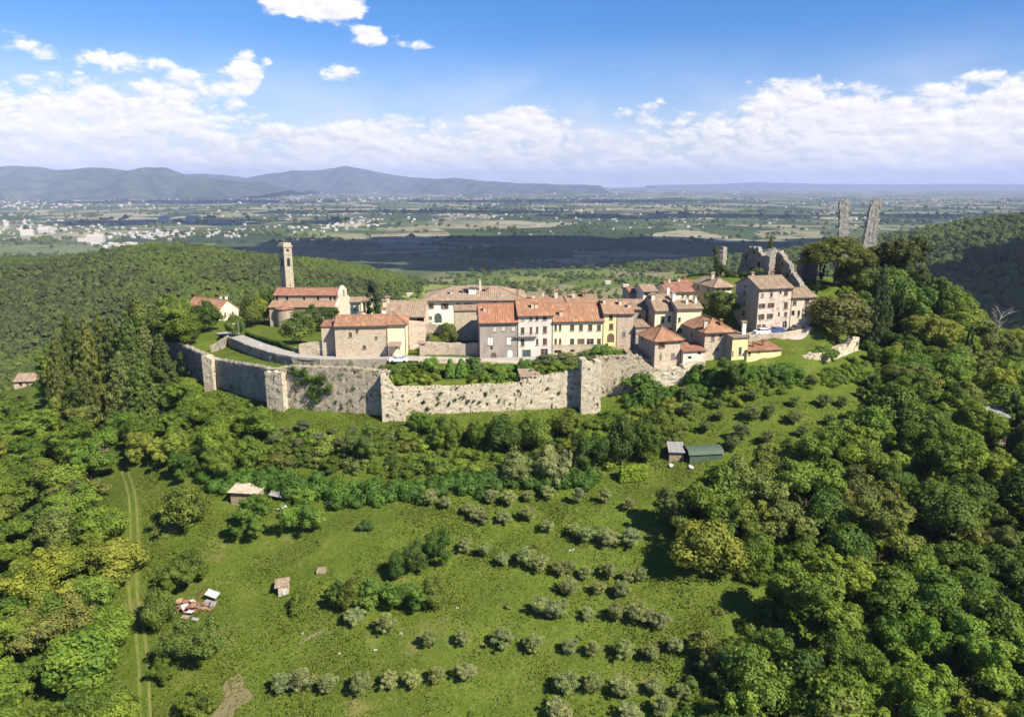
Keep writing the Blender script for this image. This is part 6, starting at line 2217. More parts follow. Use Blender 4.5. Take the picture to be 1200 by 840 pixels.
def hedge(name, label, cat, line, h, wd, tint, mat='leaf', size=.40, per=95, seed=1, clipped=False, dens=1.0):
    """a hedge: leaf clumps massed along a line of world points"""
    r = np.random.default_rng(seed)
    c, rad = [], []
    for i in range(len(line) - 1):
        a, b = line[i], line[i + 1]
        if clipped:
            rr = .5
            uu = (b - a).normalized()
            vv = Vector((-uu.y, uu.x, 0))
            for k in range(max(2, int((b - a).length / .4) + 1)):
                q = a.lerp(b, k / max(1, int((b - a).length / .4)))
                for jj in np.arange(-wd / 2 + .3, wd / 2 - .2, .5):
                    g0 = gz(q.x + vv.x * jj, q.y + vv.y * jj)
                    for zz in np.arange(.3, h - .3, .5):
                        c.append((q.x + vv.x * jj + r.normal() * .07, q.y + vv.y * jj + r.normal() * .07, g0 + zz + r.normal() * .06))
                        rad.append(rr)
            continue
        n = max(1, int((b - a).length / (wd * .30) * dens))
        for k in range(n):
            q = a.lerp(b, (k + .5) / n)
            for j in range(4):
                x, y = q.x + r.normal() * wd * (.22 if not clipped else .05), q.y + r.normal() * wd * (.22 if not clipped else .05)
                rr = wd * (r.uniform(.24, .44) if not clipped else .42)
                c.append((x, y, gz(x, y) + (h - rr) * (r.uniform(.2, 1.0) if not clipped else (.25 + .7 * j))))
                rad.append(rr)
    org = line[0]
    me = lobes_to_mesh(name, c, rad, per, size, r, M[mat], .95, origin=org[:], cent=np.mean(c, 0) - [0, 0, 6], core=.75)
    o = link(name, me)
    o.location = org
    o.color = (*[q * 1.3 for q in tint], 1)
    return tag(o, label, cat)


hedge('hedge', 'long dense green hedge across the slope above the meadow, left half', 'hedge', [on_ground(x, y) for x, y in ((238, 562), (262, 563), (300, 562), (335, 572), (372, 582), (430, 586), (480, 584))], 3.0, 4.4, (.058, .112, .016), seed=3)
hedge('hedge', 'right half of the long hedge, rising behind the olive rows', 'hedge', [on_ground(x, y) for x, y in ((478, 582), (520, 574), (560, 568), (610, 566), (640, 566), (700, 562))], 2.6, 4.0, (.050, .098, .015), seed=4)
hedge('hedge', 'bramble hedge on the bank above the green sheds', 'hedge', [on_ground(x, y) for x, y in ((735, 474), (770, 470), (800, 464), (830, 458))], 1.8, 2.6, (.062, .115, .018), seed=5, size=.4)
hedge('hedge', 'thick green hedge under the yellow houses along the top of the slope', 'hedge', [Vector((x, y, gz(x, y))) for x, y in ((37.5, 148.3), (42, 148.0), (48, 147.9), (54, 148.4), (60, 149.6))], 3.8, 3.6, (.060, .115, .018), seed=6, size=.4)
hedge('clipped_hedge', 'clipped bright green hedge in the garden below the grey house', 'hedge', [at(x, y, Y) for x, y, Y in ((578, 437, 149.5), (592, 433, 150.5), (608, 431, 151))], 1.5, 1.6, (.085, .165, .025), seed=7, size=.25, clipped=True, per=26)
hedge('clipped_hedge', 'short clipped hedge block below the white house', 'hedge', [at(x, y, Y) for x, y, Y in ((610, 431, 151), (620, 430, 151.5))], 2.0, 1.6, (.085, .165, .025), seed=8, size=.25, clipped=True, per=26)
hedge('hedge', 'dark clipped hedge along the road above the shaded wall', 'hedge', [at(x, y, Y) for x, y, Y in ((290, 393, 189), (318, 403, 177), (345, 409, 165))], 1.2, 1.0, (.045, .085, .016), seed=9, size=.25, clipped=True, per=26)
hedge('lime_hedge', 'square clipped yellow green hedge left of the green shed', 'hedge', [on_ground(x, y) for x, y in ((728, 563), (742, 562), (754, 560))], 2.6, 1.5, (.15, .215, .02), seed=10, size=.22, clipped=True, per=60)


def cover(name, label, poly, bbox, spacing, rad, tint, seed, per=34, size=.38, jit=1.0):
    """low ground cover of brambles and creepers: nobody could count it"""
    r = np.random.default_rng(seed)
    x0, x1, y0, y1 = bbox
    n = int((x1 - x0) * (y1 - y0) / spacing ** 2 * 1.3)
    xs, ys = r.uniform(x0, x1, n), r.uniform(y0, y1, n)
    zs = ground_z(xs, ys)
    qx, qy, d = project_np(xs, ys, zs)
    k = in_poly(qx, qy, poly) & (.5 + .6 * wob(xs, ys, 4.2, seed) + r.normal(size=n) * .2 > .15)
    _, _, _, ins = poly_query(xs, ys)
    k &= ~ins
    c = np.stack([xs, ys, zs], 1)[k]
    ra = rad * r.uniform(.55, 1.45, len(c))
    c[:, 2] += ra * .25
    T = np.clip(.5 + .35 * wob(c[:, 0], c[:, 1], 6.0, seed + 2) + r.normal(size=len(c)) * .2, 0, 1)
    me = lobes_to_mesh(name, c, ra, per, size, r, M['leaf'], .75, tints=T, origin=c[0], cent=c.mean(0) - [0, 0, 40], core=.7, vol=.1)
    o = link(name, me)
    o.location = c[0]
    o.color = (*tint, 1)
    return tag(o, label, kind='stuff')


cover('brambles', 'bright green brambles on the slope under the yellow houses and the rampart', [(815, 446), (880, 436), (930, 447), (1005, 426), (1060, 428), (1050, 455), (1000, 450), (940, 456), (880, 468), (830, 478), (800, 462)], (30, 110, 128, 190), 1.25, .75, (.105, .165, .020), 61)
cover('brambles', 'rough low scrub on the bank between the town wall and the hedge', [(300, 512), (400, 508), (480, 500), (560, 505), (690, 495), (770, 470), (820, 480), (800, 515), (720, 545), (640, 556), (560, 556), (430, 560), (300, 545), (240, 545)], (-65, 45, 105, 152), 1.5, .70, (.105, .145, .026), 62)
cover('brambles', 'undergrowth on the floor of the right wood', [(770, 590), (850, 560), (1000, 540), (1045, 450), (1100, 400), (1210, 420), (1300, 860), (790, 860), (800, 780), (900, 720), (860, 650), (800, 640)], (15, 165, 55, 200), 2.0, 1.0, (.085, .130, .020), 63, 26, .5)
cover('brambles', 'undergrowth on the floor of the left wood', [(-60, 490), (60, 490), (105, 545), (130, 610), (135, 700), (145, 800), (145, 900), (-60, 900)], (-130, -35, 55, 170), 1.9, .9, (.095, .145, .020), 64, 26, .45)
cover('brambles', 'green scrub on the slope around the conifers and the left wall foot', [(60, 470), (150, 480), (240, 455), (320, 480), (300, 545), (220, 560), (130, 520)], (-110, -35, 105, 180), 1.8, .9, (.095, .145, .020), 65, 26, .45)


def ivy(label, pts, r_, tint, seed, n=1, spread=.4, per=60, size=.32):
    """ivy or creeper on a wall: leaf clumps on points (px,py,Y)"""
    r = np.random.default_rng(seed)
    c, rad = [], []
    for (x, y, Y) in pts:
        for k in range(n):
            q = at(x, y, Y)
            c.append((q.x + r.normal() * spread, q.y + r.normal() * .1, q.z + r.normal() * spread))
            rad.append(r_ * r.uniform(.6, 1.3))
    me = lobes_to_mesh('ivy', c, rad, per, size, r, M['leaf'], 1.0, origin=c[0], cent=np.mean(c, 0) + [0, 5, 0], core=.5)
    o = link('ivy', me)
    o.location = c[0]
    o.color = (*tint, 1)
    return tag(o, label, 'ivy')


def wall_Y(px):
    """depth of the town wall's outer face at a pixel column"""
    q = (px - 600) / FPX
    for i in (1, 2, 3, 4, 5, 6):
        a, b = POLY[i], POLY[i + 1]
        z = (a[2] + b[2]) / 2 + 3
        pa, pb = project((a[0], a[1], z))[0], project((b[0], b[1], z))[0]
        if pa <= px <= pb:
            t = (px - pa) / (pb - pa)
            return a[1] + t * (b[1] - a[1])
    return 145


ivy('green creeper hanging over the top of the pale wall left of the broken tower', [(x, y, wall_Y(x) - .2) for x, y in ((347, 438), (354, 441), (362, 443), (370, 441), (378, 446), (384, 450), (372, 466), (364, 458), (348, 440), (352, 448), (358, 444), (366, 450), (372, 446), (374, 456), (368, 462), (346, 436), (380, 458))], .8, (.070, .12, .02), 31, 2, .5)
ivy('ivy clump at the left end of the dark wall', [(x, y, wall_Y(x) - .3) for x, y in ((195, 402), (200, 412), (205, 422), (212, 430), (220, 434), (226, 442), (216, 420))], 1.1, (.075, .12, .025), 32, 2, .6)
tf = [(x, y, wall_Y(x) - .15) for x, y in ((492, 462), (496, 470), (514, 466), (512, 472), (516, 460), (534, 468), (538, 464), (545, 466), (548, 470), (555, 470), (571, 464), (570, 460), (585, 470), (607, 458), (562, 472), (527, 472), (500, 478), (640, 455), (655, 460), (395, 470), (400, 475), (410, 470), (425, 466), (415, 455))]
ivy('tufts of caper and weeds growing out of the pale wall', tf, .28, (.065, .095, .025), 33, 2, .2, 16, .22)
ivy('ivy over the ruined tower stump left of the castle', [(x, y, 203.4) for x, y in ((838, 296), (839, 304), (838, 312), (842, 310), (845, 316), (848, 312), (840, 318), (836, 320)) ], .9, (.04, .07, .02), 34, 2, .4)
ivy('dark ivy on the bank at the foot of the ruined tower', [(x, y, 201) for x, y in ((850, 318), (856, 320), (862, 322), (845, 322), (868, 326), (838, 324))], 1.4, (.04, .068, .02), 35, 2, .6)
ivy('pale green creeper on the inner castle wall', [(x, y, 199.0) for x, y in ((884, 318), (888, 320), (892, 318), (880, 322))], .8, (.08, .105, .035), 36, 2, .4)
ivy('creeper hanging down the rubble under the outhouse', [(x, y, 148.2) for x, y in ((820, 426), (822, 434), (818, 440), (824, 442))], .8, (.05, .09, .02), 37, 2, .4)
ivy('creeper spilling over the rampart top', [(x, y, Y - .4) for x, y, Y in ((975, 418, 162), (979, 416, 163), (1002, 402, 171))], .7, (.065, .115, .02), 38, 2, .6)


name_specks()
# bare tree on the right edge of the hill
p = at(1168, 385, 176)
p.z = gz(p.x, p.y)
topz = at(1172, 354, 176).z
M['bare'] = plain('bare_wood', (.26, .235, .20), .9, .1)
bt = thing('bare_tree', 'bare pale dead tree standing out on the right ridge', 'tree', p)
b = MB(p)
rr = random.Random(8)
hh = topz - p.z
b.tube([p, p + Vector((.3, 0, hh * .5)), p + Vector((.5, 0, hh * .8))], [.22, .16, .10], 6)
b.build('trunk', M['bare'], bt)
b = MB(p)
for i in range(16):
    a = rr.uniform(0, 6.28)
    s = p + Vector((.4, 0, hh * rr.uniform(.6, .82)))
    e = s + Vector((math.cos(a) * rr.uniform(1.5, 3.6), math.sin(a) * rr.uniform(1, 3), rr.uniform(.6, 2.2)))
    m_ = s.lerp(e, .5) + Z * .35
    b.tube([s, m_, e], [.10, .07, .03], 5)
    for k in range(2):
        f = e + Vector((rr.uniform(-1, 1), rr.uniform(-1, 1), rr.uniform(.1, .8)))
        b.tube([m_, f], [.05, .02], 4)
b.build('branches', M['bare'], bt)

# grass tufts and weeds standing in the meadow: nobody could count them
def tufts():
    r = np.random.default_rng(77)
    n = 240000
    px, py = r.uniform(120, 1080, n), r.uniform(455, 850, n)
    a = (px - 600) / FPX
    bq = (420 - py) / FPX
    # spread over the slope in the ground plane
    xs, ys = r.uniform(-70, 85, n), r.uniform(72, 150, n)
    zs = ground_z(xs, ys)
    qx, qy, d = project_np(xs, ys, zs)
    dens = .5 + .5 * wob(xs, ys, 3.1) + .5 * wob(xs, ys, 9, 4)
    _, _, _, ins = poly_query(xs, ys)
    tr_ = np.abs(qx - np.interp(qy, [540, 600, 700, 745, 850], [146, 157, 156, 164, 170])) < 9
    ok = (qx > 100) & (qx < 1060) & (qy > 470) & (qy < 855) & (r.uniform(size=n) < np.clip(dens, .08, .9)) & ~ins & ~tr_
    xs, ys, zs = xs[ok], ys[ok], zs[ok]
    n = len(xs)
    S = r.uniform(.16, .42, n) * np.clip(.8 + .5 * dens[ok], .6, 1.5)
    P = np.stack([xs, ys, zs + S * .28], 1)
    N_ = r.normal(size=(n, 3))
    N_[:, 2] = np.abs(N_[:, 2]) * .9 + .25
    V, F = leaf_quads(P, N_, S, r, .5)
    T = np.clip(.5 + .3 * wob(xs, ys, 4.0, 2) + r.normal(size=n) * .22, 0, 1)
    return mesh_np('grass_tufts', V, F, M['leaf'], attr=T)


go = link('grass_tufts', tufts())
go.color = (.105, .138, .019, 1)
tag(go, 'short uneven grass and weeds over the meadow slope', 'grass', kind='stuff')


# ------------------------------------------------------------------ sheds, shack, heaps, cars, lamps
def frame_px(A, B, alpha=None):
    """front-left corner on the ground, front direction, back direction, length, from two picture points on the slope"""
    a, b = on_ground(*A), on_ground(*B)
    u = Vector((b.x - a.x, b.y - a.y, 0))
    L = u.length
    u.normalize()
    return a, u, Vector((-u.y, u.x, 0)), L


a, u, v, L = frame_px((808, 544), (846, 538))
a.z = min(a.z, gz(*(a + u * L).xy)) - .1
sh = thing('shed', 'dark green barrel roofed shed on the slope below the town', 'shed', a)
D = 3.6
hw, hr = 1.9, .95
mb = MB(a)
mb.frame_box(a, u, v, Z, L, .12, hw)
mb.frame_box(a + v * (D - .12), u, v, Z, L, .12, hw)
mb.frame_box(a + u * (L - .12) + v * .12, u, v, Z, .12, D - .24, hw)
mb.build('wall', M['shed_green'], sh)
mb = MB(a)
arc = [(D / 2 - (D / 2 + .25) * math.cos(t), hw + hr * math.sin(t)) for t in np.linspace(0, math.pi, 13)]
vs = []
for s in np.linspace(-.3, L + .3, 12):
    vs += [a + u * s + v * p + Z * (q + (.03 if int(s * 3) % 2 else 0)) for p, q in arc]
mb.add(vs, [(i * 13 + k, i * 13 + k + 1, (i + 1) * 13 + k + 1, (i + 1) * 13 + k) for i in range(11) for k in range(12)])
mb.build('roof', M['shed_green'], sh, True)
mb = MB(a)
e1 = [a + u * (L - .05) + v * p + Z * q for p, q in arc]
mb.add(e1, [tuple(range(13))])
e0 = [a + u * .9 + v * p + Z * (q - .05) for p, q in arc]
mb.add(e0, [tuple(range(13))])
mb.frame_box(a + u * .85 + v * .12, u, v, Z, .08, D - .24, hw)
mb.build('end_panel', M['plank'], sh)
a, u, v, L = frame_px((784, 541), (801, 540))
s2 = thing('shed', 'small grey lean-to shed left of the green shed', 'shed', a)
mb = MB(a)
for (s, t, du, dv) in ((0, 0, L, .12), (0, 3, L, .12), (0, .12, .12, 2.88), (L - .12, .12, .12, 2.88)):
    mb.frame_box(a + u * s + v * t - Z * .5, u, v, Z, du, dv, 2.5)
mb.build('wall', M['plank'], s2)
mb = MB(a)
for k in range(6):
    mb.frame_box(a + u * (-.2 + (L + .4) * k / 6) - v * .4 + Z * (1.95 + .03 * (k % 2)), u, (v + Z * .18).normalized(), Z, (L + .4) / 6 * .98, 3.9, .08)
mb.build('roof', M['shed_grey'], s2)
rr = random.Random(12)
for i, (px, py, lab) in enumerate(((786, 546, 'white sack lying before the small grey shed'), (809, 548, 'white tub standing at the open end of the green shed'), (414, 586, 'white bin bag at the foot of the long hedge'), (404, 587, 'pale grey bin bag at the foot of the long hedge'), (386, 590, 'blue grey crate left of the white bin bag'), (120, 515, 'white tarpaulin bundle on the grass at the top of the track'), (332, 595, 'cream sheet lying right of the grey shack'))):
    p = on_ground(px, py)
    bm = bmesh.new()
    bmesh.ops.create_icosphere(bm, subdivisions=2, radius=.5)
    for v_ in bm.verts:
        v_.co *= 1 + .18 * math.sin(v_.co.x * 9 + i) * math.sin(v_.co.y * 8)
        v_.co.z = max(v_.co.z, -.25) * (.7 if i not in (5, 6) else .35)
        v_.co.x *= 1.3 if i not in (5, 6) else 2.4
    me = bpy.data.meshes.new('sack')
    bm.to_mesh(me)
    bm.free()
    o = link('sack' if i < 5 else 'tarpaulin', me, None, M['sheet_pale'] if i not in (4,) else M['metal'])
    o.location = p + Z * .15
    o.rotation_euler.z = rr.uniform(0, 3)
    tag(o, lab, 'sack' if i < 5 else 'tarpaulin')

# grey shack with sheet roof
a, u, v, L = frame_px((271, 591), (304, 591))
sk = thing('shack', 'low shack with a pale flat sheet roof between the hedge and the leafy tree', 'shack', a)
mb = MB(a)
for (s, t, du, dv) in ((0, 0, L, .12), (0, 3.2, L, .12), (0, .12, .12, 3.08), (L - .12, .12, .12, 3.08)):
    mb.frame_box(a + u * s + v * t - Z * .6, u, v, Z, du, dv, 3.0)
mb.build('wall', M['plank'], sk)
mb = MB(a)
for k in range(8):
    mb.frame_box(a + u * (-.3 + (L + .6) * k / 8) - v * .5 + Z * (2.4 + .03 * (k % 2)), u, (v + Z * .12).normalized(), Z, (L + .6) / 8 * .97, 4.3, .07)
mb.build('roof', M['stone_house'], sk)
a2 = on_ground(318, 589)
s3 = thing('lean_to', 'low grey sheet lean-to with a slanting roof right of the shack', 'lean-to', a2)
mb = MB(a2)
for (dx, dy) in ((0, 0), (2.6, 0), (0, 2), (2.6, 2)):
    mb.box(a2 + Vector((dx, dy, -.4)), (.12, .12, 1.9 + dy * .1))
mb.build('post', M['plank'], s3)
mb = MB(a2)
for k in range(4):
    mb.frame_box(a2 + Vector((-.3 + k * .85, -.3, 1.5 - k * .16)), Vector((1, 0, -.18)).normalized(), Vector((0, 1, .1)).normalized(), Z, .84, 2.7, .06)
mb.build('sheet_roof', M['shed_grey'], s3)
# little box hut in the meadow
a = on_ground(333, 693)
bh = thing('box_hut', 'tiny pale box hut with a lean sheet top standing in the meadow', 'hut', a)
mb = MB(a)
mb.box(a - Z * .3, (1.5, 1.4, 1.35), .2)
mb.build('wall', M['stone_house'], bh)
mb = MB(a)
mb.frame_box(a + Vector((-1.1, -1.0, 1.1)), Vector((1, .2, .05)).normalized(), Vector((-.2, 1, .12)).normalized(), Z, 2.1, 2.2, .08)
mb.build('roof', M['plank'], bh)
mb = MB(a)
mb.frame_box(a + Vector((.0, -.78, -.1)), Vector((1, .2, 0)).normalized(), Z, Vector((.2, -1, 0)).normalized(), .5, .85, .05)
mb.build('door', M['sheet_pale'], bh)
# brown trough, crates
a = on_ground(377, 670)
tr_ = thing('feed_crate', 'small brown plank crate lying in the meadow right of the box hut', 'crate', a)
mb = MB(a)
for k in range(4):
    mb.box(a + Vector((0, -.45 + k * .3, 0)), (1.3, .26, .5 + .02 * (k % 2)), .1)
mb.build('planks', M['plank'], tr_)
# heap of scrap by the track
a = on_ground(228, 712)
hp = thing('scrap_heap', 'heap of rusty sheets and planks beside the track', 'scrap heap', a)
rr = random.Random(31)
for i in range(46):
    mb = MB(a)
    q = a + Vector((rr.gauss(0, 1.3), rr.gauss(0, 1.5), rr.uniform(.0, .7)))
    u = Vector((rr.uniform(-1, 1), rr.uniform(-1, 1), rr.uniform(-.25, .35))).normalized()
    v = Z.cross(u).normalized()
    nn = u.cross(v)
    if i < 22:
        mb.frame_box(q, u, v, nn, rr.uniform(.9, 2.2), rr.uniform(.12, .25), .06)
        mb.build('plank', M[rr.choice(('plank', 'rust', 'rust', 'frame_white'))], hp)
    else:
        mb.frame_box(q, u, v, nn, rr.uniform(.6, 1.3), rr.uniform(.5, 1.0), .04)
        mb.build('sheet', M[rr.choice(('rust', 'rust', 'shed_grey', 'sheet_pale', 'plank'))], hp)
a = on_ground(249, 706)
ca_ = thing('corrugated_sheet', 'two pale grey roofing sheets propped up at the right of the scrap heap', 'roofing sheet', a)
for k, (dz, rz, tz) in enumerate(((.5, -.35, .35), (.1, -.2, .15))):
    mb = MB(a)
    u = Vector((math.cos(rz), math.sin(rz), -.12)).normalized()
    v = Vector((-math.sin(rz), math.cos(rz), tz)).normalized()
    for q in range(8):
        mb.frame_box(a + Vector((-1.3, -.6 + 1.0 * (1 - k), dz + (.6 if k == 0 else 0))) + v * (q * .14), u, v, u.cross(v), 2.1, .13, .04 + .03 * (q % 2))
    mb.build('sheet', M['sheet_pale'] if k == 0 else M['shed_grey'], ca_)
# stack of logs / stones at the top of the track
a = on_ground(119, 531)
b_ = thing('log_stack', 'long stack of weathered logs at the top of the track', 'log stack', a)
rr = random.Random(6)
d0 = on_ground(131, 520) - on_ground(110, 543)
d0.z = 0
Ls = d0.length
d0.normalize()
nd = Vector((-d0.y, d0.x, 0))
for i in range(34):
    mb = MB(a)
    q = a + d0 * rr.uniform(-Ls / 2, Ls / 2 - .8) + nd * rr.uniform(-.8, .8)
    q.z = gz(q.x, q.y) + rr.uniform(.1, .9)
    ax = (nd + d0 * rr.uniform(-.3, .3)).normalized()
    mb.tube([q - ax * .8, q + ax * .8], [rr.uniform(.12, .2)] * 2, 7)
    mb.build('log', M['plank'], b_)
# low field stones in the meadow
rr = random.Random(41)
for i, (px, py) in enumerate(sorted(((398, 765), (406, 812), (505, 748), (536, 712), (668, 645), (672, 644), (566, 755), (470, 742), (355, 742), (440, 762)))):
    p = on_ground(px, py)
    mb = MB(p)
    s = rr.uniform(.14, .3)
    mb.add([p + Vector(q) * s for q in ((-1, -.7, -.3), (1, -.8, -.3), (.9, .8, -.3), (-.8, .9, -.3), (-.7, -.4, .6), (.5, -.5, .75), (.6, .5, .6), (-.5, .6, .5))], [(0, 3, 2, 1), (4, 5, 6, 7), (0, 1, 5, 4), (1, 2, 6, 5), (2, 3, 7, 6), (3, 0, 4, 7)])
    o = mb.build('stone', M['stone_wall'])
    o.location = p
    tag(o, f'{ORD[i]} pale stone from the left lying in the meadow grass', 'stone', 'stones in the meadow')


def car(p, yaw, paint, label, van=False):
    """small hatchback: body, cabin, windows, wheels, lamps"""
    t = thing('parked_car', label, 'car', p, None)
    t.rotation_euler.z = yaw
    L, W = 4.0, 1.66
    prof = [(-2.0, .35), (-2.0, .75), (-1.85, .92), (-1.1, 1.0), (1.0, 1.02), (1.9, .85), (2.02, .6), (2.0, .35)]
    b = MB()
    n = len(prof)
    for s in (1,):
        vs = [(x, -W / 2, z) for x, z in prof] + [(x, W / 2, z) for x, z in prof]
        b.add(vs, [tuple(range(n)), tuple(range(2 * n - 1, n - 1, -1))] + [((i + 1) % n, i, n + i, n + (i + 1) % n) for i in range(n)])
    b.build('body', M[paint], t)
    cab = [(-1.15, 1.0), (-.65, 1.45), (.75, 1.47), (1.55, 1.0)] if not van else [(-1.3, 1.0), (-1.0, 1.6), (1.7, 1.62), (1.9, 1.0)]
    b = MB()
    vs = [(x, -W / 2 + .06 + (z - 1) * .25, z) for x, z in cab] + [(x, W / 2 - .06 - (z - 1) * .25, z) for x, z in cab]
    b.add(vs, [(0, 1, 2, 3), (7, 6, 5, 4), (0, 4, 5, 1), (1, 5, 6, 2), (2, 6, 7, 3)])
    b.build('cabin', M[paint], t)
    for s in (-1, 1):
        for (x0, x1) in ((-.8, .05), (.12, 1.1)):
            b = MB()
            y = s * (W / 2 + .005)
            b.add([(x0 - .2 if x0 < -.5 else x0, y - s * .06, 1.05), (x1 + (.15 if x1 > 1 else 0), y - s * .06, 1.05), (x1 - (.2 if x1 > 1 else 0), y - s * .165, 1.39), (x0 + (.05 if x0 < -.5 else 0), y - s * .165, 1.39)], [(0, 1, 2, 3)])
            b.build('side_window', M['glass'], t)
    b = MB()
    b.add([(cab[0][0] - .02, -W / 2 + .14, 1.05), (cab[0][0] - .02, W / 2 - .14, 1.05), (cab[1][0] - .06, W / 2 - .2, cab[1][1] - .05), (cab[1][0] - .06, -W / 2 + .2, cab[1][1] - .05)], [(0, 1, 2, 3)])
    b.build('windscreen', M['glass'], t)
    b = MB()
    b.add([(cab[3][0] + .0, -W / 2 + .14, 1.06), (cab[3][0] + .0, W / 2 - .14, 1.06), (cab[2][0] + .08, W / 2 - .2, cab[2][1] - .05), (cab[2][0] + .08, -W / 2 + .2, cab[2][1] - .05)], [(0, 1, 2, 3)])
    b.build('rear_window', M['glass'], t)
    for x in (-1.28, 1.28):
        for s in (-1, 1):
            b = MB()
            b.tube([(x, s * (W / 2 - .2), .31), (x, s * (W / 2 + .03), .31)], [.31, .31], 12)
            b.build('wheel', M['tyre'], t)
    for s in (-1, 1):
        b = MB()
        b.box((-2.0, s * .6, .68), (.06, .3, .14))
        b.build('headlight', M['white_metal'], t)
    return t


def stand(px, py, Y):
    q = at(px, py, Y)
    return Vector((q.x, q.y, gz(q.x, q.y) + .13))


car(stand(893.5, 390, 164.4), R(12), 'car_white', 'white parked car left of the blue one before the tall house')
car(stand(910, 388.5, 165.2), R(14), 'car_blue', 'dark blue parked car before the tall house')
car(stand(934, 385.5, 168), R(22), 'car_dark', 'dark parked car in the shade by the lower stone house')
car(stand(467, 421, 153.8), R(4), 'car_white', 'white parked car in front of the pale yellow house end')


def lamp(px, py_top, py_foot, Y, label, white=False):
    p = at(px, py_foot, Y)
    h = at(px, py_top, Y).z - p.z
    mt = 'white_metal' if white else 'metal'
    t = thing('street_lamp', label, 'street lamp', p)
    b = MB(p)
    b.tube([p - Z * .3, p + Z * h * .97], [.07, .05], 6)
    b.build('pole', M[mt], t)
    b = MB(p)
    b.tube([p + Z * h * .93, p + Z * h + Vector((-.35, -.2, 0)), p + Z * h + Vector((-.8, -.35, .02))], [.04, .035, .03], 5)
    b.build('arm', M[mt], t)
    b = MB(p)
    b.box(p + Z * (h - .04) + Vector((-1.0, -.42, 0)), (.5, .25, .12), .4)
    b.build('lamp_head', M['lamp_glass'], t)


lamp(281.5, 379, 405, 176, 'thin street lamp at the bend of the road by the trees')
lamp(313, 404, 419, 163, 'thin street lamp half way down the road')
lamp(380.5, 409, 427, 154, 'thin dark lamp post by the steps of the stone house')
lamp(494, 404, 421, 157, 'lamp post at the corner of the terrace wall')
lamp(780, 425, 450, 146.5, 'white lamp post below the stone house on the wall', True)

# ------------------------------------------------------------------ far woods, hedgerows, farmsteads and towns
pc = bpy.data.collections.new('far_crowns')
lowp = []
for i in range(5):
    r = np.random.default_rng(900 + i)
    n = 14
    d = unit(r.normal(size=(n, 3)))
    d[:, 2] = np.abs(d[:, 2])
    c = d * np.array([[.34, .34, .4]]) + np.array([[0, 0, .45]])
    me = lobes_to_mesh('far_crown', c, r.uniform(.17, .28, n), 26, .13, r, M['wood_far'], .95, cent=(0, 0, .2), core=.8)
    o = bpy.data.objects.new('far_crown', me)
    pc.objects.link(o)


def scatter(name, label, xs, ys, size, seed):
    r = np.random.default_rng(seed)
    zs = ground_z(xs, ys) - .3
    px, py, d = project_np(xs, ys, zs)
    ok = (d > 50) & (px > -60) & (px < 1260)
    xs, ys, zs = xs[ok], ys[ok], zs[ok]
    size = size[ok] if hasattr(size, '__len__') else np.full(len(xs), size)
    n = len(xs)
    me = bpy.data.meshes.new(name)
    me.vertices.add(n)
    me.vertices.foreach_set('co', np.stack([xs, ys, zs], 1).astype(np.float32).ravel())
    a_ = me.attributes.new('size', 'FLOAT', 'POINT')
    a_.data.foreach_set('value', (size * r.uniform(.7, 1.35, n)).astype(np.float32))
    o = link(name, me)
    ng = bpy.data.node_groups.new(name, 'GeometryNodeTree')
    ng.interface.new_socket('Geometry', in_out='INPUT', socket_type='NodeSocketGeometry')
    ng.interface.new_socket('Geometry', in_out='OUTPUT', socket_type='NodeSocketGeometry')
    gi, go_ = ng.nodes.new('NodeGroupInput'), ng.nodes.new('NodeGroupOutput')
    ip = ng.nodes.new('GeometryNodeInstanceOnPoints')
    ci = ng.nodes.new('GeometryNodeCollectionInfo')
    ci.inputs['Collection'].default_value = pc
    ci.inputs['Separate Children'].default_value = True
    ci.inputs['Reset Children'].default_value = True
    ip.inputs['Pick Instance'].default_value = True
    rot = ng.nodes.new('FunctionNodeRandomValue')
    rot.data_type = 'FLOAT_VECTOR'
    rot.inputs[0].default_value = (0, 0, 0)
    rot.inputs[1].default_value = (.1, .1, 6.28)
    na = ng.nodes.new('GeometryNodeInputNamedAttribute')
    na.data_type = 'FLOAT'
    na.inputs['Name'].default_value = 'size'
    lk = ng.links.new
    lk(gi.outputs[0], ip.inputs['Points'])
    lk(ci.outputs[0], ip.inputs['Instance'])
    lk(rot.outputs[0], ip.inputs['Rotation'])
    lk(na.outputs[0], ip.inputs['Scale'])
    lk(ip.outputs[0], go_.inputs[0])
    md = o.modifiers.new('scatter', 'NODES')
    md.node_group = ng
    tag(o, label, kind='stuff')
    return n


fr_rng = np.random.default_rng(55)


def spots(n, x0, x1, y0, y1, keep):
    xs, ys = fr_rng.uniform(x0, x1, n), fr_rng.uniform(y0, y1, n)
    k = keep(xs, ys) > fr_rng.uniform(size=n)
    return xs[k], ys[k]


def off_hill(x, y):
    d, zo, wi, ins = poly_query(x, y)
    return (~ins) & (d > 45)


# left hill
xs, ys = spots(76000, -1000, 40, 300, 1000, lambda x, y: np.where(off_hill(x, y), np.clip(.5 + (-120 - x) / 60, 0, 1), 0) * np.where(y > 420 - (x + 250) * .3, 1, .8))
n1 = scatter('woodland', 'dense green woodland over the low hill on the left', xs, ys, fr_rng.uniform(3.2, 5.4, len(xs)), 1)
# right hills
xs, ys = spots(30000, 180, 1700, 240, 1700, lambda x, y: np.where(off_hill(x, y), np.clip((x - 330 + .1 * y) / 90 + .3 * wob(x, y, 60), 0, 1), 0) * np.clip((1650 - y) / 200, 0, 1))
n2 = scatter('woodland', 'dark woodland over the valley side on the right', xs, ys, fr_rng.uniform(6, 10, len(xs)), 2)
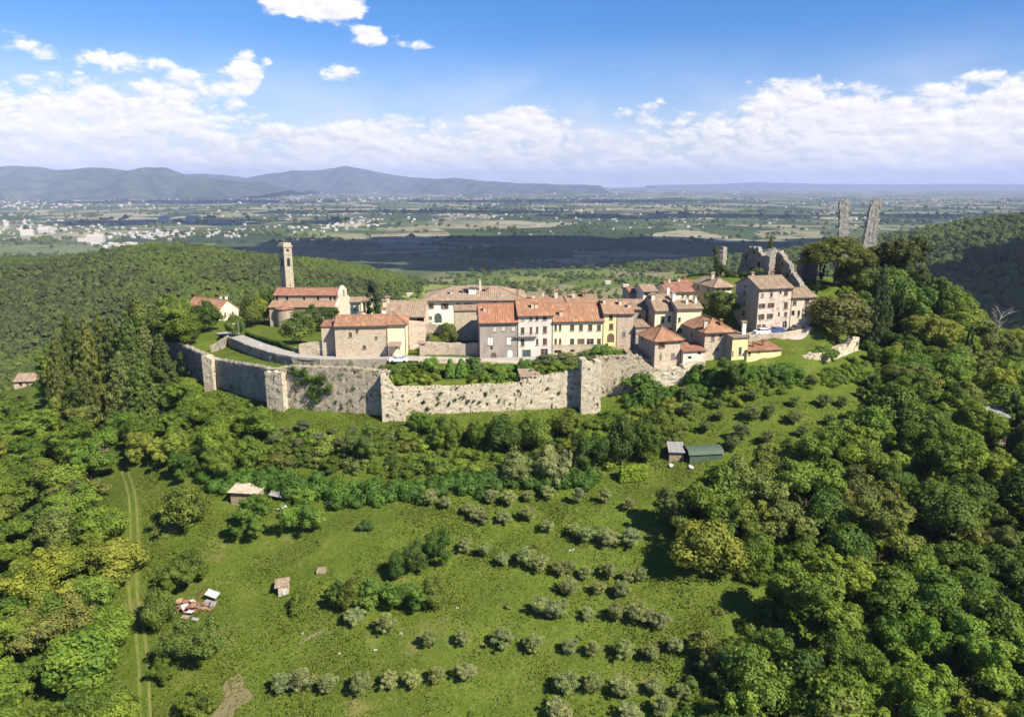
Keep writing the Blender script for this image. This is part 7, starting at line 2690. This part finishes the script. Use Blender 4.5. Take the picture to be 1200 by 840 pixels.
# valley fields behind the town: hedgerows, groves, loose trees
def grove(x, y):
    a = wob(x, y, 34, 1) + .6 * wob(x, y, 90, 3)
    line = np.minimum(np.abs(((x * .8 + y * .35) / 70 + .25 * wob(x, y, 60)) % 1 - .5), np.abs(((y - .25 * x) / 110 + .3 * wob(x, y, 80)) % 1 - .5))
    return np.clip((a - .8) * 2.2, 0, .8) + .45 * (line < .035) + .01
xs, ys = spots(26000, -160, 520, 420, 1750, lambda x, y: grove(x, y) * np.clip((x + 150) / 80, 0, 1))
n3 = scatter('hedgerow_trees', 'hedgerows and groves of trees between the fields behind the town', xs, ys, fr_rng.uniform(3.5, 6.5, len(xs)), 3)
xs, ys = spots(16000, -160, 420, 430, 1300, lambda x, y: ((np.abs(((x * .95 - y * .2) / 9) % 1 - .5) < .18) & (wob(x, y, 55, 5) > .25)).astype(float) * .6)
n4 = scatter('olive_groves', 'rows of small olive trees in the valley behind the town', xs, ys, fr_rng.uniform(2.6, 3.8, len(xs)), 4)
# plain: tree belts
def belt(x, y):
    a = wob(x, y, 160, 7) + .7 * wob(x, y * 2.2, 420, 3)
    line = np.abs(((y + .3 * x) / 330 + .4 * wob(x, y, 300)) % 1 - .5) < .03
    return np.clip((a - .5) * 1.6, 0, .8) + .5 * line + .01
def plain_spots(n, yn, yf):
    t = fr_rng.uniform(0, 1, n)
    y = yn * (yf / yn) ** t
    x = fr_rng.uniform(-.78, .78, n) * y
    return x, y
xs, ys = plain_spots(42000, 1700, 9000)
k = belt(xs, ys) > fr_rng.uniform(size=len(xs))
xs, ys = xs[k], ys[k]
n5 = scatter('tree_belts', 'dark belts of trees across the plain', xs, ys, fr_rng.uniform(8, 14, len(xs)) * np.clip(ys / 2500, .8, 1.5), 5)
print('scatter', n1, n2, n3, n4, n5)


def hamlets(name, label, centers, seed):
    """many tiny far houses, one object"""
    r = np.random.default_rng(seed)
    V, F, mi = [], [], []
    for (px, py, sx, sy, n, big) in centers:
        for k in range(n):
            q, w_ = px + r.normal() * sx, py + r.normal() * sy
            a = (q - 600) / FPX
            bq = (420 - w_) / FPX
            dz = -sp + bq * cp
            if dz > -.012: continue
            t = (-150 - CAM_H) / dz
            x, y = a * t, (cp + bq * sp) * t
            z = float(far_z(np.array([x]), np.array([y]))[0])
            if r.uniform() < (.5 if px > 320 else .55): continue
            s = big * r.uniform(.5, 1.25)
            L_, W_, H_ = s * r.uniform(8, 18), s * r.uniform(7, 11), s * r.uniform(4, 8)
            an = r.uniform(-.5, .5)
            u = np.array([math.cos(an), math.sin(an), 0])
            v = np.array([-math.sin(an), math.cos(an), 0])
            o = np.array([x, y, z])
            b = len(V)
            for zz in (-2, H_):
                for (i, j) in ((-1, -1), (1, -1), (1, 1), (-1, 1)):
                    V.append(o + u * i * L_ / 2 + v * j * W_ / 2 + np.array([0, 0, zz]))
            rh = H_ + W_ * (.22 if r.uniform() < .8 else .05)
            V.append(o - u * L_ / 2 + np.array([0, 0, rh]))
            V.append(o + u * L_ / 2 + np.array([0, 0, rh]))
            F += [(b, b + 1, b + 5, b + 4), (b + 1, b + 2, b + 6, b + 5), (b + 2, b + 3, b + 7, b + 6), (b + 3, b, b + 4, b + 7), (b + 4, b + 8, b + 7), (b + 5, b + 6, b + 9), (b + 4, b + 5, b + 9, b + 8), (b + 6, b + 7, b + 8, b + 9)]
            rc = 1 if r.uniform() < .65 else 0
            mi += [0] * 6 + [rc] * 2
    me = mesh_np(name, V, F, M['far_white'])
    me.materials.append(M['far_roof'])
    me.polygons.foreach_set('material_index', np.array(mi, np.int32))
    me.update()
    o = link(name, me)
    return tag(o, label, kind='stuff')


M['far_white'] = plain('far_house_wall', (.40, .385, .36), .8)
M['far_roof'] = plain('far_house_roof', (.44, .30, .23), .9)
hamlets('distant_town', 'scattered white houses and sheds of the towns on the plain', [
    (205, 276, 45, 2.2, 150, 1.1), (110, 284, 10, .8, 8, 2.6), (60, 268, 40, 3, 110, 1.1), (215, 261, 22, .8, 12, 3.0), (140, 288, 20, 1.5, 26, 1.2), (20, 274, 30, 1.0, 14, 2.2), (90, 262, 60, 3, 90, 1.0), (300, 268, 40, 4, 90, 1.0), (415, 262, 14, 3, 70, 1.0), (400, 266, 20, 2.5, 40, 1.0), (330, 255, 60, 4, 80, 1.0), (470, 255, 60, 5, 90, .9),
    (40, 240, 40, 3, 160, 1.3), (150, 240, 90, 3, 180, 1.3), (260, 236, 60, 2, 120, 1.5), (420, 233, 80, 2, 160, 1.6), (600, 250, 80, 6, 90, .9), (720, 255, 90, 8, 90, .8), (560, 236, 120, 4, 150, 1.3), (750, 235, 120, 5, 190, 1.2), (900, 232, 130, 5, 220, 1.2), (1080, 234, 80, 6, 170, 1.2), (1050, 258, 60, 6, 60, .8), (880, 262, 60, 8, 50, .8), (660, 270, 60, 8, 30, .8), (460, 226, 120, 1.5, 120, 2.2), (800, 225, 200, 1.5, 160, 2.2)], 3)
# a few lone farmhouses in the near valley
for (x, y, lab) in ((712, 333, 'white farmhouse among olive groves in the valley behind the row'), (480, 347, 'small white farmhouse in the valley left of the villa roof'), (196, 330, 'pale hut in a clearing on the wooded left hill'), (733, 337, 'grey farm building at the edge of the valley fields')):
    g = on_ground(x, y, 300)
    k = project(g)[2] / FPX
    t = thing('farmhouse', lab, 'farmhouse', g)
    b = MB(g)
    L_ = 7 * k
    b.box(g - Z * 2, (L_, L_ * .6, 2 + L_ * .45), .2)
    b.build('wall', M['far_white'], t)
    b = MB(g)
    u = Vector((math.cos(.2), math.sin(.2), 0))
    v = Vector((-u.y, u.x, 0))
    h = L_ * .45 + .02
    q = [g + u * i * L_ * .53 + v * j * L_ * .34 + Z * h for i, j in ((-1, -1), (1, -1), (1, 1), (-1, 1))] + [g - u * L_ * .53 + Z * (h + L_ * .16), g + u * L_ * .53 + Z * (h + L_ * .16)]
    b.add(q, [(0, 1, 5, 4), (2, 3, 4, 5), (0, 4, 3), (1, 2, 5), (0, 3, 2, 1)])
    b.build('roof', M['far_roof'], t)
